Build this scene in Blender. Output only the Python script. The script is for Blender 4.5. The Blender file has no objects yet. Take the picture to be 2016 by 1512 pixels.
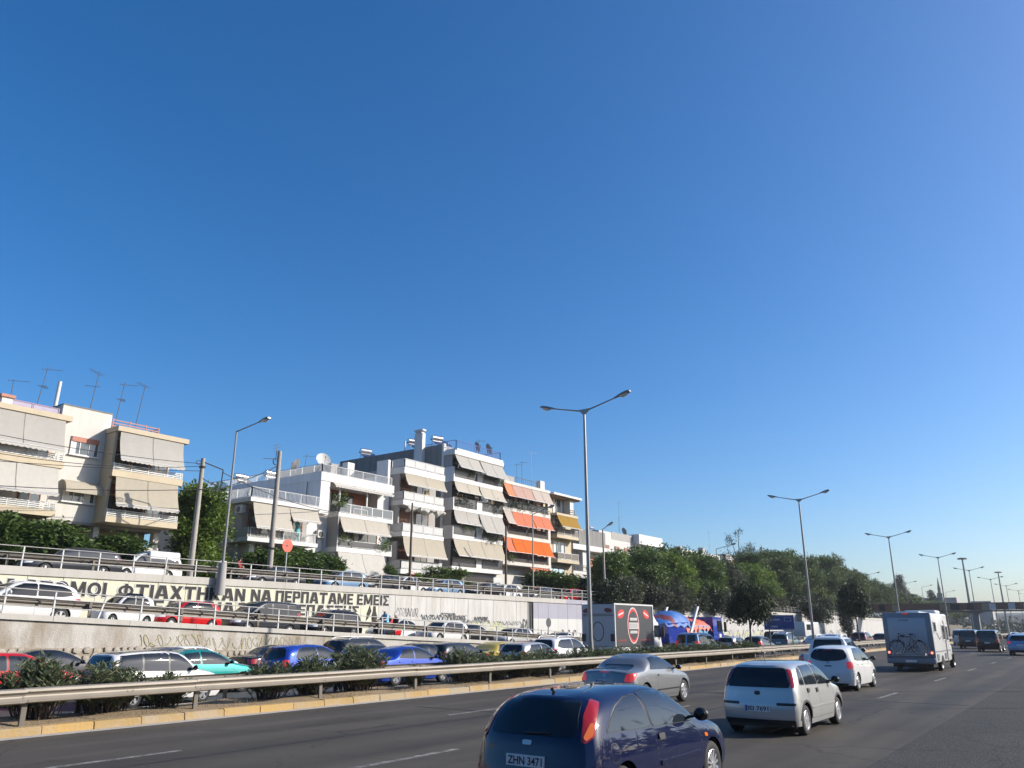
import bpy, bmesh, math, random
import numpy as np
from mathutils import Vector, Matrix
from mathutils.bvhtree import BVHTree
R = math.radians
PI = math.pi
random.seed(7)
rng = np.random.default_rng(7)
SC = bpy.context.scene
COL = SC.collection

# ------------------------------------------------------------------ camera
cam_d = bpy.data.cameras.new('camera')
cam = bpy.data.objects.new('camera', cam_d)
COL.objects.link(cam)
cam.location = (0, 0, 2.13)
cam.rotation_euler = (R(90 + 17.144), 0, R(35.744))
cam_d.sensor_fit = 'HORIZONTAL'
cam_d.sensor_width = 36
cam_d.lens = 1556 / 2016 * 36
cam_d.clip_start = 0.1
cam_d.clip_end = 6000
SC.camera = cam

# ------------------------------------------------------------------ sky, sun, exposure
SUN_AZ = 38.0      # degrees from +X (across the road) towards +Y (down the road)
SUN_EL = 27.0
world = bpy.data.worlds.new('World')
SC.world = world
world.use_nodes = True
wn = world.node_tree.nodes
wl = world.node_tree.links
bg = wn['Background']
sky = wn.new('ShaderNodeTexSky')
sky.sky_type = 'NISHITA'
sky.sun_disc = False
sky.sun_elevation = R(SUN_EL)
sky.sun_rotation = R(90 - SUN_AZ)
sky.altitude = 100
sky.air_density = 0.9
sky.dust_density = 1.7
sky.ozone_density = 4.0
hs = wn.new('ShaderNodeHueSaturation')
hs.inputs['Saturation'].default_value = 1.29
hs.inputs['Hue'].default_value = 0.502
wl.new(sky.outputs[0], hs.inputs['Color'])
wl.new(hs.outputs[0], bg.inputs[0])
bg.inputs[1].default_value = 0.136
sun_d = bpy.data.lights.new('sun', 'SUN')
sun_d.energy = 5.0
sun_d.angle = R(0.53)
sun_d.color = (1.0, 0.93, 0.83)
sun = bpy.data.objects.new('sun', sun_d)
COL.objects.link(sun)
_sd = Vector((math.cos(R(SUN_EL)) * math.cos(R(SUN_AZ)), math.cos(R(SUN_EL)) * math.sin(R(SUN_AZ)), math.sin(R(SUN_EL))))
sun.rotation_euler = _sd.to_track_quat('Z', 'Y').to_euler()
sun.location = _sd * 200
SC.view_settings.view_transform = 'Standard'
SC.view_settings.look = 'None'
SC.view_settings.exposure = 0.42
SC.view_settings.gamma = 1.0
SC.view_settings.use_curve_mapping = False
SC.cycles.max_bounces = 6
SC.cycles.diffuse_bounces = 3
SC.cycles.glossy_bounces = 3
SC.cycles.transmission_bounces = 4
SC.cycles.transparent_max_bounces = 6
SC.cycles.caustics_reflective = False
SC.cycles.caustics_refractive = False
SC.cycles.use_denoising = True
SC.cycles.sample_clamp_indirect = 4.0

# ------------------------------------------------------------------ materials
MATS = {}
def _new(name):
    m = bpy.data.materials.new(name)
    m.use_nodes = True
    MATS[name] = m
    return m, m.node_tree.nodes, m.node_tree.links, m.node_tree.nodes['Principled BSDF']
def _set(b, **k):
    for a, v in k.items():
        b.inputs[a].default_value = v
def plain(name, col, rough=0.6, metal=0.0, spec=0.5, coat=0.0, var=0.0, vscale=3.0, bump=0.0, bscale=40.0, emis=None, estr=0.0):
    """plain surface with optional large-scale colour variation and fine bump"""
    m, n, l, b = _new(name)
    _set(b, **{'Base Color': (*col, 1), 'Roughness': rough, 'Metallic': metal, 'Specular IOR Level': spec, 'Coat Weight': coat, 'Coat Roughness': 0.04})
    if emis:
        _set(b, **{'Emission Color': (*emis, 1), 'Emission Strength': estr})
    tc = None
    if var or bump:
        tc = n.new('ShaderNodeNewGeometry')
    if var:
        t = n.new('ShaderNodeTexNoise')
        t.inputs['Scale'].default_value = vscale
        t.inputs['Detail'].default_value = 6
        l.new(tc.outputs['Position'], t.inputs['Vector'])
        mx = n.new('ShaderNodeMix'); mx.data_type = 'RGBA'
        mx.inputs[6].default_value = (*[max(0, c * (1 - var)) for c in col], 1)
        mx.inputs[7].default_value = (*[min(1, c * (1 + var)) for c in col], 1)
        l.new(t.outputs['Fac'], mx.inputs[0])
        l.new(mx.outputs[2], b.inputs['Base Color'])
    if bump:
        t2 = n.new('ShaderNodeTexNoise')
        t2.inputs['Scale'].default_value = bscale
        t2.inputs['Detail'].default_value = 4
        l.new(tc.outputs['Position'], t2.inputs['Vector'])
        bp = n.new('ShaderNodeBump')
        bp.inputs['Strength'].default_value = bump
        bp.inputs['Distance'].default_value = 0.02
        l.new(t2.outputs['Fac'], bp.inputs['Height'])
        l.new(bp.outputs[0], b.inputs['Normal'])
    return m
def stained(name, col, stain, rough=0.85, amount=0.5, vert=True, bump=0.25, freq=1.3):
    """masonry with rain streaks running down and blotches"""
    m, n, l, b = _new(name)
    _set(b, Roughness=rough)
    g = n.new('ShaderNodeNewGeometry')
    mp = n.new('ShaderNodeMapping')
    mp.inputs['Scale'].default_value = (freq, freq, 0.2) if vert else (1, 1, 1)
    l.new(g.outputs['Position'], mp.inputs[0])
    t = n.new('ShaderNodeTexNoise'); t.inputs['Scale'].default_value = 1.6; t.inputs['Detail'].default_value = 9; t.inputs['Roughness'].default_value = 0.65
    l.new(mp.outputs[0], t.inputs['Vector'])
    r = n.new('ShaderNodeValToRGB')
    r.color_ramp.elements[0].position = 0.42; r.color_ramp.elements[1].position = 0.75
    r.color_ramp.elements[0].color = (0, 0, 0, 1); r.color_ramp.elements[1].color = (amount,) * 3 + (1,)
    l.new(t.outputs['Fac'], r.inputs[0])
    t3 = n.new('ShaderNodeTexNoise'); t3.inputs['Scale'].default_value = 0.7; t3.inputs['Detail'].default_value = 7
    l.new(g.outputs['Position'], t3.inputs['Vector'])
    mx0 = n.new('ShaderNodeMix'); mx0.data_type = 'RGBA'
    mx0.inputs[6].default_value = (*[c * 0.86 for c in col], 1); mx0.inputs[7].default_value = (*[min(1, c * 1.1) for c in col], 1)
    l.new(t3.outputs['Fac'], mx0.inputs[0])
    mx = n.new('ShaderNodeMix'); mx.data_type = 'RGBA'
    l.new(mx0.outputs[2], mx.inputs[6]); mx.inputs[7].default_value = (*stain, 1)
    l.new(r.outputs[0], mx.inputs[0]); l.new(mx.outputs[2], b.inputs['Base Color'])
    t2 = n.new('ShaderNodeTexNoise'); t2.inputs['Scale'].default_value = 14; t2.inputs['Detail'].default_value = 8
    l.new(g.outputs['Position'], t2.inputs['Vector'])
    bp = n.new('ShaderNodeBump'); bp.inputs['Strength'].default_value = bump; bp.inputs['Distance'].default_value = 0.03
    l.new(t2.outputs['Fac'], bp.inputs['Height']); l.new(bp.outputs[0], b.inputs['Normal'])
    return m
def asphalt(name, base, grain=260.0, contrast=0.35, rough=0.75, wear=0.25, bump=0.35, crack=0.55):
    m, n, l, b = _new(name)
    g = n.new('ShaderNodeNewGeometry')
    t = n.new('ShaderNodeTexNoise'); t.inputs['Scale'].default_value = grain; t.inputs['Detail'].default_value = 3
    l.new(g.outputs['Position'], t.inputs['Vector'])
    mp = n.new('ShaderNodeMapping'); mp.inputs['Scale'].default_value = (0.9, 0.05, 1)
    l.new(g.outputs['Position'], mp.inputs[0])
    t2 = n.new('ShaderNodeTexNoise'); t2.inputs['Scale'].default_value = 1.0; t2.inputs['Detail'].default_value = 5
    l.new(mp.outputs[0], t2.inputs['Vector'])
    t3 = n.new('ShaderNodeTexNoise'); t3.inputs['Scale'].default_value = 0.35; t3.inputs['Detail'].default_value = 8; t3.inputs['Roughness'].default_value = 0.6
    l.new(g.outputs['Position'], t3.inputs['Vector'])
    def ramp(src, lo, hi):
        r = n.new('ShaderNodeMapRange'); r.inputs[1].default_value = 0.3; r.inputs[2].default_value = 0.7
        r.inputs[3].default_value = lo; r.inputs[4].default_value = hi
        l.new(src.outputs['Fac'], r.inputs[0]); return r
    a = ramp(t, 1 - contrast, 1 + contrast); c = ramp(t2, 1 - wear, 1 + wear); d = ramp(t3, 0.85, 1.15)
    m1 = n.new('ShaderNodeMath'); m1.operation = 'MULTIPLY'; l.new(a.outputs[0], m1.inputs[0]); l.new(c.outputs[0], m1.inputs[1])
    m2 = n.new('ShaderNodeMath'); m2.operation = 'MULTIPLY'; l.new(m1.outputs[0], m2.inputs[0]); l.new(d.outputs[0], m2.inputs[1])
    wv = n.new('ShaderNodeTexNoise'); wv.inputs['Scale'].default_value = 1.1; wv.inputs['Detail'].default_value = 6
    l.new(g.outputs['Position'], wv.inputs['Vector'])
    av = n.new('ShaderNodeVectorMath'); av.operation = 'MULTIPLY_ADD'; av.inputs[1].default_value = (1.2, 1.2, 0); l.new(wv.outputs['Color'], av.inputs[0]); l.new(g.outputs['Position'], av.inputs[2])
    vo = n.new('ShaderNodeTexVoronoi'); vo.feature = 'DISTANCE_TO_EDGE'; vo.inputs['Scale'].default_value = 0.22
    l.new(av.outputs[0], vo.inputs['Vector'])
    ck = n.new('ShaderNodeMapRange'); ck.inputs[1].default_value = 0.0; ck.inputs[2].default_value = 0.006; ck.inputs[3].default_value = crack; ck.inputs[4].default_value = 1.0
    l.new(vo.outputs['Distance'], ck.inputs[0])
    oi_ = n.new('ShaderNodeTexNoise'); oi_.inputs['Scale'].default_value = 0.9; oi_.inputs['Detail'].default_value = 3
    l.new(g.outputs['Position'], oi_.inputs['Vector'])
    os_ = n.new('ShaderNodeMapRange'); os_.inputs[1].default_value = 0.66; os_.inputs[2].default_value = 0.76; os_.inputs[3].default_value = 1.0; os_.inputs[4].default_value = 0.72
    l.new(oi_.outputs['Fac'], os_.inputs[0])
    m3 = n.new('ShaderNodeMath'); m3.operation = 'MULTIPLY'; l.new(ck.outputs[0], m3.inputs[0]); l.new(os_.outputs[0], m3.inputs[1])
    m4 = n.new('ShaderNodeMath'); m4.operation = 'MULTIPLY'; l.new(m2.outputs[0], m4.inputs[0]); l.new(m3.outputs[0], m4.inputs[1]); m2 = m4
    mx = n.new('ShaderNodeVectorMath'); mx.operation = 'SCALE'; mx.inputs[0].default_value = base
    l.new(m2.outputs[0], mx.inputs['Scale']); l.new(mx.outputs[0], b.inputs['Base Color'])
    rr = ramp(t2, rough - 0.1, rough + 0.08); l.new(rr.outputs[0], b.inputs['Roughness'])
    bp = n.new('ShaderNodeBump'); bp.inputs['Strength'].default_value = bump; bp.inputs['Distance'].default_value = 0.008
    l.new(t.outputs['Fac'], bp.inputs['Height']); l.new(bp.outputs[0], b.inputs['Normal'])
    _set(b, **{'Specular IOR Level': 0.18})
    return m
def paint(name, col, metal=0.0, rough=0.35):
    m, n, l, b = _new(name)
    _set(b, **{'Base Color': (*col, 1), 'Roughness': rough, 'Metallic': metal, 'Coat Weight': 1.0, 'Coat Roughness': 0.03, 'Specular IOR Level': 0.05})
    # road dust: slightly dull coat in blotches
    g = n.new('ShaderNodeNewGeometry'); t = n.new('ShaderNodeTexNoise'); t.inputs['Scale'].default_value = 2.5; t.inputs['Detail'].default_value = 6
    l.new(g.outputs['Position'], t.inputs['Vector'])
    r = n.new('ShaderNodeMapRange'); r.inputs[1].default_value = 0.35; r.inputs[2].default_value = 0.75; r.inputs[3].default_value = 0.015; r.inputs[4].default_value = 0.06
    l.new(t.outputs['Fac'], r.inputs[0]); l.new(r.outputs[0], b.inputs['Coat Roughness'])
    return m
def foliage(name, c1, c2, trans=0.25, rough=0.55):
    m, n, l, b = _new(name)
    g = n.new('ShaderNodeNewGeometry')
    t = n.new('ShaderNodeTexNoise'); t.inputs['Scale'].default_value = 0.75; t.inputs['Detail'].default_value = 6
    l.new(g.outputs['Position'], t.inputs['Vector'])
    ad = n.new('ShaderNodeMath'); ad.operation = 'MULTIPLY_ADD'; ad.inputs[1].default_value = 0.32
    l.new(g.outputs['Random Per Island'], ad.inputs[0])
    mr = n.new('ShaderNodeMapRange'); mr.inputs[1].default_value = 0.3; mr.inputs[2].default_value = 0.7; mr.inputs[3].default_value = 0; mr.inputs[4].default_value = 0.7
    l.new(t.outputs['Fac'], mr.inputs[0]); l.new(mr.outputs[0], ad.inputs[2])
    mx = n.new('ShaderNodeMix'); mx.data_type = 'RGBA'; mx.inputs[6].default_value = (*c1, 1); mx.inputs[7].default_value = (*c2, 1)
    l.new(ad.outputs[0], mx.inputs[0]); l.new(mx.outputs[2], b.inputs['Base Color'])
    _set(b, Roughness=rough, **{'Specular IOR Level': 0.3})
    tr = n.new('ShaderNodeBsdfTranslucent'); l.new(mx.outputs[2], tr.inputs[0])
    ms = n.new('ShaderNodeMixShader'); ms.inputs[0].default_value = trans
    l.new(b.outputs[0], ms.inputs[1]); l.new(tr.outputs[0], ms.inputs[2])
    l.new(ms.outputs[0], n['Material Output'].inputs[0])
    return m

asphalt('asphalt', (0.068, 0.060, 0.050), grain=150, contrast=0.55, wear=0.36)
asphalt('asphalt_rough', (0.052, 0.050, 0.047), grain=32, contrast=1.0, wear=0.1, bump=1.0, rough=0.9)
asphalt('asphalt_far', (0.07, 0.069, 0.068), grain=40)
asphalt('tar', (0.012, 0.012, 0.013), grain=90, rough=0.5)
asphalt('dirt', (0.25, 0.185, 0.115), grain=30, contrast=0.5, wear=0.2, bump=0.8, rough=0.95)
plain('ground_soil', (0.12, 0.10, 0.07), 0.95, var=0.3, vscale=0.3)
m_, n_, l_, b_ = _new('road_paint')
_g = n_.new('ShaderNodeNewGeometry'); _t = n_.new('ShaderNodeTexNoise'); _t.inputs['Scale'].default_value = 5; _t.inputs['Detail'].default_value = 10; _t.inputs['Roughness'].default_value = 0.7
l_.new(_g.outputs['Position'], _t.inputs['Vector'])
_r = n_.new('ShaderNodeValToRGB'); _r.color_ramp.elements[0].position = 0.44; _r.color_ramp.elements[1].position = 0.66
_r.color_ramp.elements[0].color = (0.072, 0.070, 0.067, 1); _r.color_ramp.elements[1].color = (0.30, 0.29, 0.28, 1)
l_.new(_t.outputs['Fac'], _r.inputs[0]); l_.new(_r.outputs[0], b_.inputs['Base Color']); _set(b_, Roughness=0.75)
stained('kerb_yellow', (0.335, 0.226, 0.0897), (0.34, 0.30, 0.25), amount=0.75, vert=False, bump=0.5)
stained('kerb_faded', (0.33, 0.245, 0.125), (0.27, 0.25, 0.22), amount=0.9, vert=False, bump=0.5)
stained('kerb_bright', (0.40, 0.255, 0.085), (0.30, 0.26, 0.2), amount=0.5, vert=False, bump=0.5)
plain('kerb_grey', (0.36, 0.34, 0.31), 0.9, var=0.25, vscale=5, bump=0.3)
plain('galv', (0.265, 0.235, 0.195), 0.6, metal=0.25, var=0.22, vscale=1.5)
plain('galv_dark', (0.13, 0.115, 0.095), 0.6, metal=0.3, var=0.3, vscale=3)
plain('pipe_white', (0.484, 0.484, 0.468), 0.45, var=0.12, vscale=5)
plain('pipe_grey', (0.312, 0.304, 0.289), 0.5, var=0.2, vscale=3)
plain('pole_steel', (0.26, 0.25, 0.235), 0.45, metal=0.6, var=0.15)
plain('pole_concrete', (0.31, 0.285, 0.25), 0.9, var=0.2, vscale=2, bump=0.2)
plain('wood_pole', (0.11, 0.08, 0.06), 0.85, var=0.3)
stained('wall_cream', (0.56, 0.55, 0.42), (0.40, 0.38, 0.30), amount=0.35)
stained('wall_beige', (0.50, 0.488, 0.46), (0.27, 0.24, 0.19), amount=0.65)
stained('wall_lilac', (0.312, 0.304, 0.351), (0.30, 0.29, 0.32), amount=0.3)
stained('wall_white', (0.515, 0.507, 0.484), (0.42, 0.40, 0.36), amount=0.35)
stained('wall_far', (0.46, 0.45, 0.43), (0.30, 0.28, 0.26), amount=0.5)
stained('coping', (0.43, 0.41, 0.37), (0.28, 0.25, 0.21), amount=0.45)
stained('plaster_old', (0.42, 0.40, 0.365), (0.17, 0.125, 0.075), amount=1.0, bump=0.6, freq=0.55)
stained('rubble', (0.36, 0.32, 0.26), (0.20, 0.17, 0.13), amount=0.6, vert=False, bump=0.8)
plain('mortar', (0.26, 0.22, 0.17), 0.95, var=0.3, vscale=6)
plain('letter_black', (0.032, 0.029, 0.028), 0.85, var=0.3, vscale=4)
plain('graf_yellow', (0.33, 0.29, 0.15), 0.8, var=0.3)
plain('graf_dark', (0.06, 0.065, 0.07), 0.8, var=0.4)
plain('graf_white', (0.53, 0.53, 0.499), 0.8, var=0.1)
plain('graf_teal', (0.13, 0.27, 0.25), 0.8, var=0.2)
plain('graf_pale', (0.484, 0.484, 0.312), 0.8, var=0.15)
stained('b_white', (0.624, 0.616, 0.601), (0.36, 0.33, 0.29), amount=0.45, bump=0.1)
stained('b_offwhite', (0.546, 0.527, 0.484), (0.40, 0.36, 0.30), amount=0.45, bump=0.1)
stained('b_cream', (0.484, 0.413, 0.296), (0.40, 0.32, 0.22), amount=0.5, bump=0.1)
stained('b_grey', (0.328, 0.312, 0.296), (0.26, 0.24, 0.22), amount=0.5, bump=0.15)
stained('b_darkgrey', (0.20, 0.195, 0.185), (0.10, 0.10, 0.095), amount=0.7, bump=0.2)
stained('b_brown', (0.234, 0.156, 0.0936), (0.20, 0.13, 0.08), amount=0.4, bump=0.1)
plain('terracotta', (0.40, 0.16, 0.09), 0.8, var=0.2)
plain('roof_lilac', (0.32, 0.29, 0.38), 0.7, var=0.15)
plain('roof_rail', (0.32, 0.22, 0.28), 0.6)
plain('rail_red', (0.36, 0.15, 0.10), 0.6, var=0.2)
plain('rail_blue', (0.10, 0.13, 0.34), 0.5)
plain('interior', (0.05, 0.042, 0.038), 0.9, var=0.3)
plain('dark_panel', (0.045, 0.045, 0.05), 0.35)
plain('mesh_panel', (0.429, 0.429, 0.421), 0.6, var=0.1)
plain('alu', (0.62, 0.62, 0.62), 0.4, metal=0.3)
plain('steel', (0.55, 0.55, 0.56), 0.25, metal=0.9)
plain('collector', (0.02, 0.022, 0.03), 0.15, coat=1.0)
plain('dish', (0.484, 0.476, 0.445), 0.5, var=0.1)
plain('dish_dark', (0.16, 0.16, 0.165), 0.6, var=0.15)
plain('shutter_red', (0.36, 0.13, 0.08), 0.6, var=0.1)
plain('shutter_brown', (0.22, 0.10, 0.055), 0.6, var=0.15)
plain('wood_brown', (0.25, 0.10, 0.05), 0.6, var=0.2)
plain('curtain', (0.60, 0.59, 0.56), 0.9, var=0.1)
plain('curtain_blue', (0.45, 0.60, 0.62), 0.8, var=0.25, vscale=2)
def fabric(name, c, trans=0.3):
    m = plain(name, c, 0.9, spec=0.15, var=0.10, vscale=4.0)
    n = m.node_tree.nodes; l = m.node_tree.links; b = n['Principled BSDF']
    tr = n.new('ShaderNodeBsdfTranslucent'); tr.inputs[0].default_value = (*c, 1)
    ms = n.new('ShaderNodeMixShader'); ms.inputs[0].default_value = trans
    l.new(b.outputs[0], ms.inputs[1]); l.new(tr.outputs[0], ms.inputs[2]); l.new(ms.outputs[0], n['Material Output'].inputs[0])
fabric('aw_cream', (0.515, 0.476, 0.406))
fabric('aw_grey', (0.468, 0.448, 0.413))
fabric('aw_white', (0.562, 0.538, 0.491))
fabric('aw_beige', (0.484, 0.437, 0.351))
fabric('aw_coral', (0.624, 0.211, 0.125))
fabric('aw_orange', (0.655, 0.156, 0.0351))
fabric('aw_peach', (0.671, 0.281, 0.148))
fabric('aw_pink', (0.515, 0.343, 0.289))
fabric('aw_pale', (0.515, 0.445, 0.398))
fabric('aw_mustard', (0.359, 0.218, 0.0468))
foliage('leaf_olean', (0.060, 0.078, 0.036), (0.16, 0.19, 0.095), 0.3, 0.5)
foliage('leaf_orange', (0.030, 0.060, 0.014), (0.11, 0.17, 0.038), 0.3, 0.4)
foliage('leaf_bright', (0.065, 0.115, 0.02), (0.19, 0.27, 0.045), 0.4)
foliage('leaf_mid', (0.040, 0.078, 0.018), (0.145, 0.205, 0.045), 0.18)
foliage('leaf_dark', (0.016, 0.028, 0.012), (0.045, 0.066, 0.025), 0.15)
foliage('leaf_pine', (0.042, 0.070, 0.026), (0.165, 0.215, 0.065), 0.18)
foliage('leaf_grey', (0.050, 0.058, 0.034), (0.105, 0.115, 0.07), 0.25)
foliage('leaf_cypress', (0.012, 0.018, 0.012), (0.03, 0.042, 0.022), 0.1)
foliage('dry_grass', (0.15, 0.11, 0.05), (0.30, 0.23, 0.11), 0.3)
foliage('petal_red', (0.35, 0.02, 0.03), (0.6, 0.05, 0.06), 0.3)
plain('bark', (0.085, 0.065, 0.05), 0.95, var=0.35, vscale=6, bump=0.6)
# vehicle materials
for nm, c, mt in (('p_navy', (0.0025, 0.006, 0.034), 0.0), ('p_silver', (0.48, 0.48, 0.468), 0.5), ('p_cc', (0.21, 0.215, 0.22), 0.5),
                  ('p_white', (0.64, 0.64, 0.632), 0.0), ('p_blue', (0.012, 0.045, 0.31), 0.2), ('p_teal', (0.014, 0.23, 0.21), 0.2),
                  ('p_red', (0.46, 0.010, 0.012), 0.0), ('p_black', (0.010, 0.010, 0.012), 0.0), ('p_dark', (0.030, 0.033, 0.040), 0.3),
                  ('p_yellow', (0.42, 0.32, 0.06), 0.0), ('p_greyblue', (0.17, 0.26, 0.40), 0.3), ('p_maroon', (0.10, 0.012, 0.015), 0.2),
                  ('p_truckblue', (0.015, 0.035, 0.26), 0.0), ('p_midgrey', (0.16, 0.165, 0.17), 0.5), ('p_lightblue', (0.16, 0.27, 0.42), 0.3),
                  ('p_greengrey', (0.10, 0.13, 0.125), 0.4)):
    paint(nm, c, mt)
plain('glass', (0.006, 0.008, 0.010), 0.03, spec=0.5)
plain('glass_side', (0.016, 0.022, 0.030), 0.03, spec=0.55)
plain('glass_house', (0.06, 0.075, 0.085), 0.05, spec=0.9)
plain('black_trim', (0.012, 0.012, 0.013), 0.45)
plain('rubber', (0.016, 0.016, 0.016), 0.8, var=0.3, vscale=20)
plain('rim', (0.58, 0.58, 0.58), 0.3, metal=0.7)
plain('rim_dark', (0.10, 0.10, 0.105), 0.4, metal=0.6)
plain('chrome', (0.32, 0.32, 0.33), 0.3, metal=1.0)
plain('lamp_red', (0.34, 0.010, 0.008), 0.12, coat=1.0)
plain('lamp_orange', (0.75, 0.16, 0.02), 0.15, coat=1.0)
plain('lamp_redlit', (0.45, 0.02, 0.015), 0.2, coat=1.0, emis=(1.0, 0.05, 0.03), estr=0.22)
plain('lamp_lit', (0.9, 0.3, 0.25), 0.2, emis=(1.0, 0.22, 0.16), estr=2.0)
plain('lamp_clear', (0.70, 0.71, 0.72), 0.12, coat=1.0)
plain('plate_white', (0.66, 0.67, 0.68), 0.4)
plain('plate_blue', (0.03, 0.08, 0.38), 0.4)
plain('plate_ink', (0.02, 0.02, 0.025), 0.5)
plain('mirror', (0.5, 0.52, 0.54), 0.05, metal=1.0)
plain('white_gloss', (0.562, 0.562, 0.546), 0.35, coat=0.3, var=0.05)
plain('rv_grey', (0.17, 0.19, 0.22), 0.4, coat=0.3, var=0.05)  # camper grey, deepened by the shade of its rear face
plain('rv_panel', (0.34, 0.375, 0.42), 0.4, coat=0.3, var=0.05)
plain('truck_black', (0.035, 0.036, 0.042), 0.5, var=0.1)
plain('truck_grey', (0.40, 0.42, 0.45), 0.5, var=0.08)
plain('logo_red', (0.55, 0.03, 0.03), 0.5)
plain('logo_darkred', (0.16, 0.03, 0.03), 0.5)
plain('logo_white', (0.562, 0.546, 0.523), 0.5)
plain('tarp_blue', (0.03, 0.12, 0.36), 0.6, var=0.25)
plain('tarp_red', (0.52, 0.10, 0.055), 0.65, var=0.25)
plain('skip_blue', (0.14, 0.33, 0.50), 0.6, var=0.25)
plain('sign_blue', (0.010, 0.045, 0.22), 0.4)
plain('sign_print', (0.42, 0.48, 0.58), 0.5)
plain('sign_red', (0.62, 0.07, 0.035), 0.5)
plain('sign_back', (0.05, 0.05, 0.055), 0.6)
plain('cable', (0.02, 0.02, 0.022), 0.7)
plain('lamp_glass', (0.55, 0.55, 0.50), 0.15, coat=1.0)
plain('rust', (0.17, 0.085, 0.055), 0.8, var=0.45, vscale=2)
plain('panel_tan', (0.30, 0.23, 0.15), 0.8, var=0.3)
plain('skin', (0.42, 0.24, 0.16), 0.6)
plain('cloth_blue', (0.22, 0.48, 0.62), 0.9)
plain('cloth_navy', (0.03, 0.06, 0.20), 0.9)
plain('cloth_teal', (0.12, 0.42, 0.42), 0.9)
plain('cloth_dark', (0.03, 0.028, 0.03), 0.9)
plain('cloth_red', (0.42, 0.05, 0.05), 0.9)
plain('hair', (0.02, 0.014, 0.01), 0.7)

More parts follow.
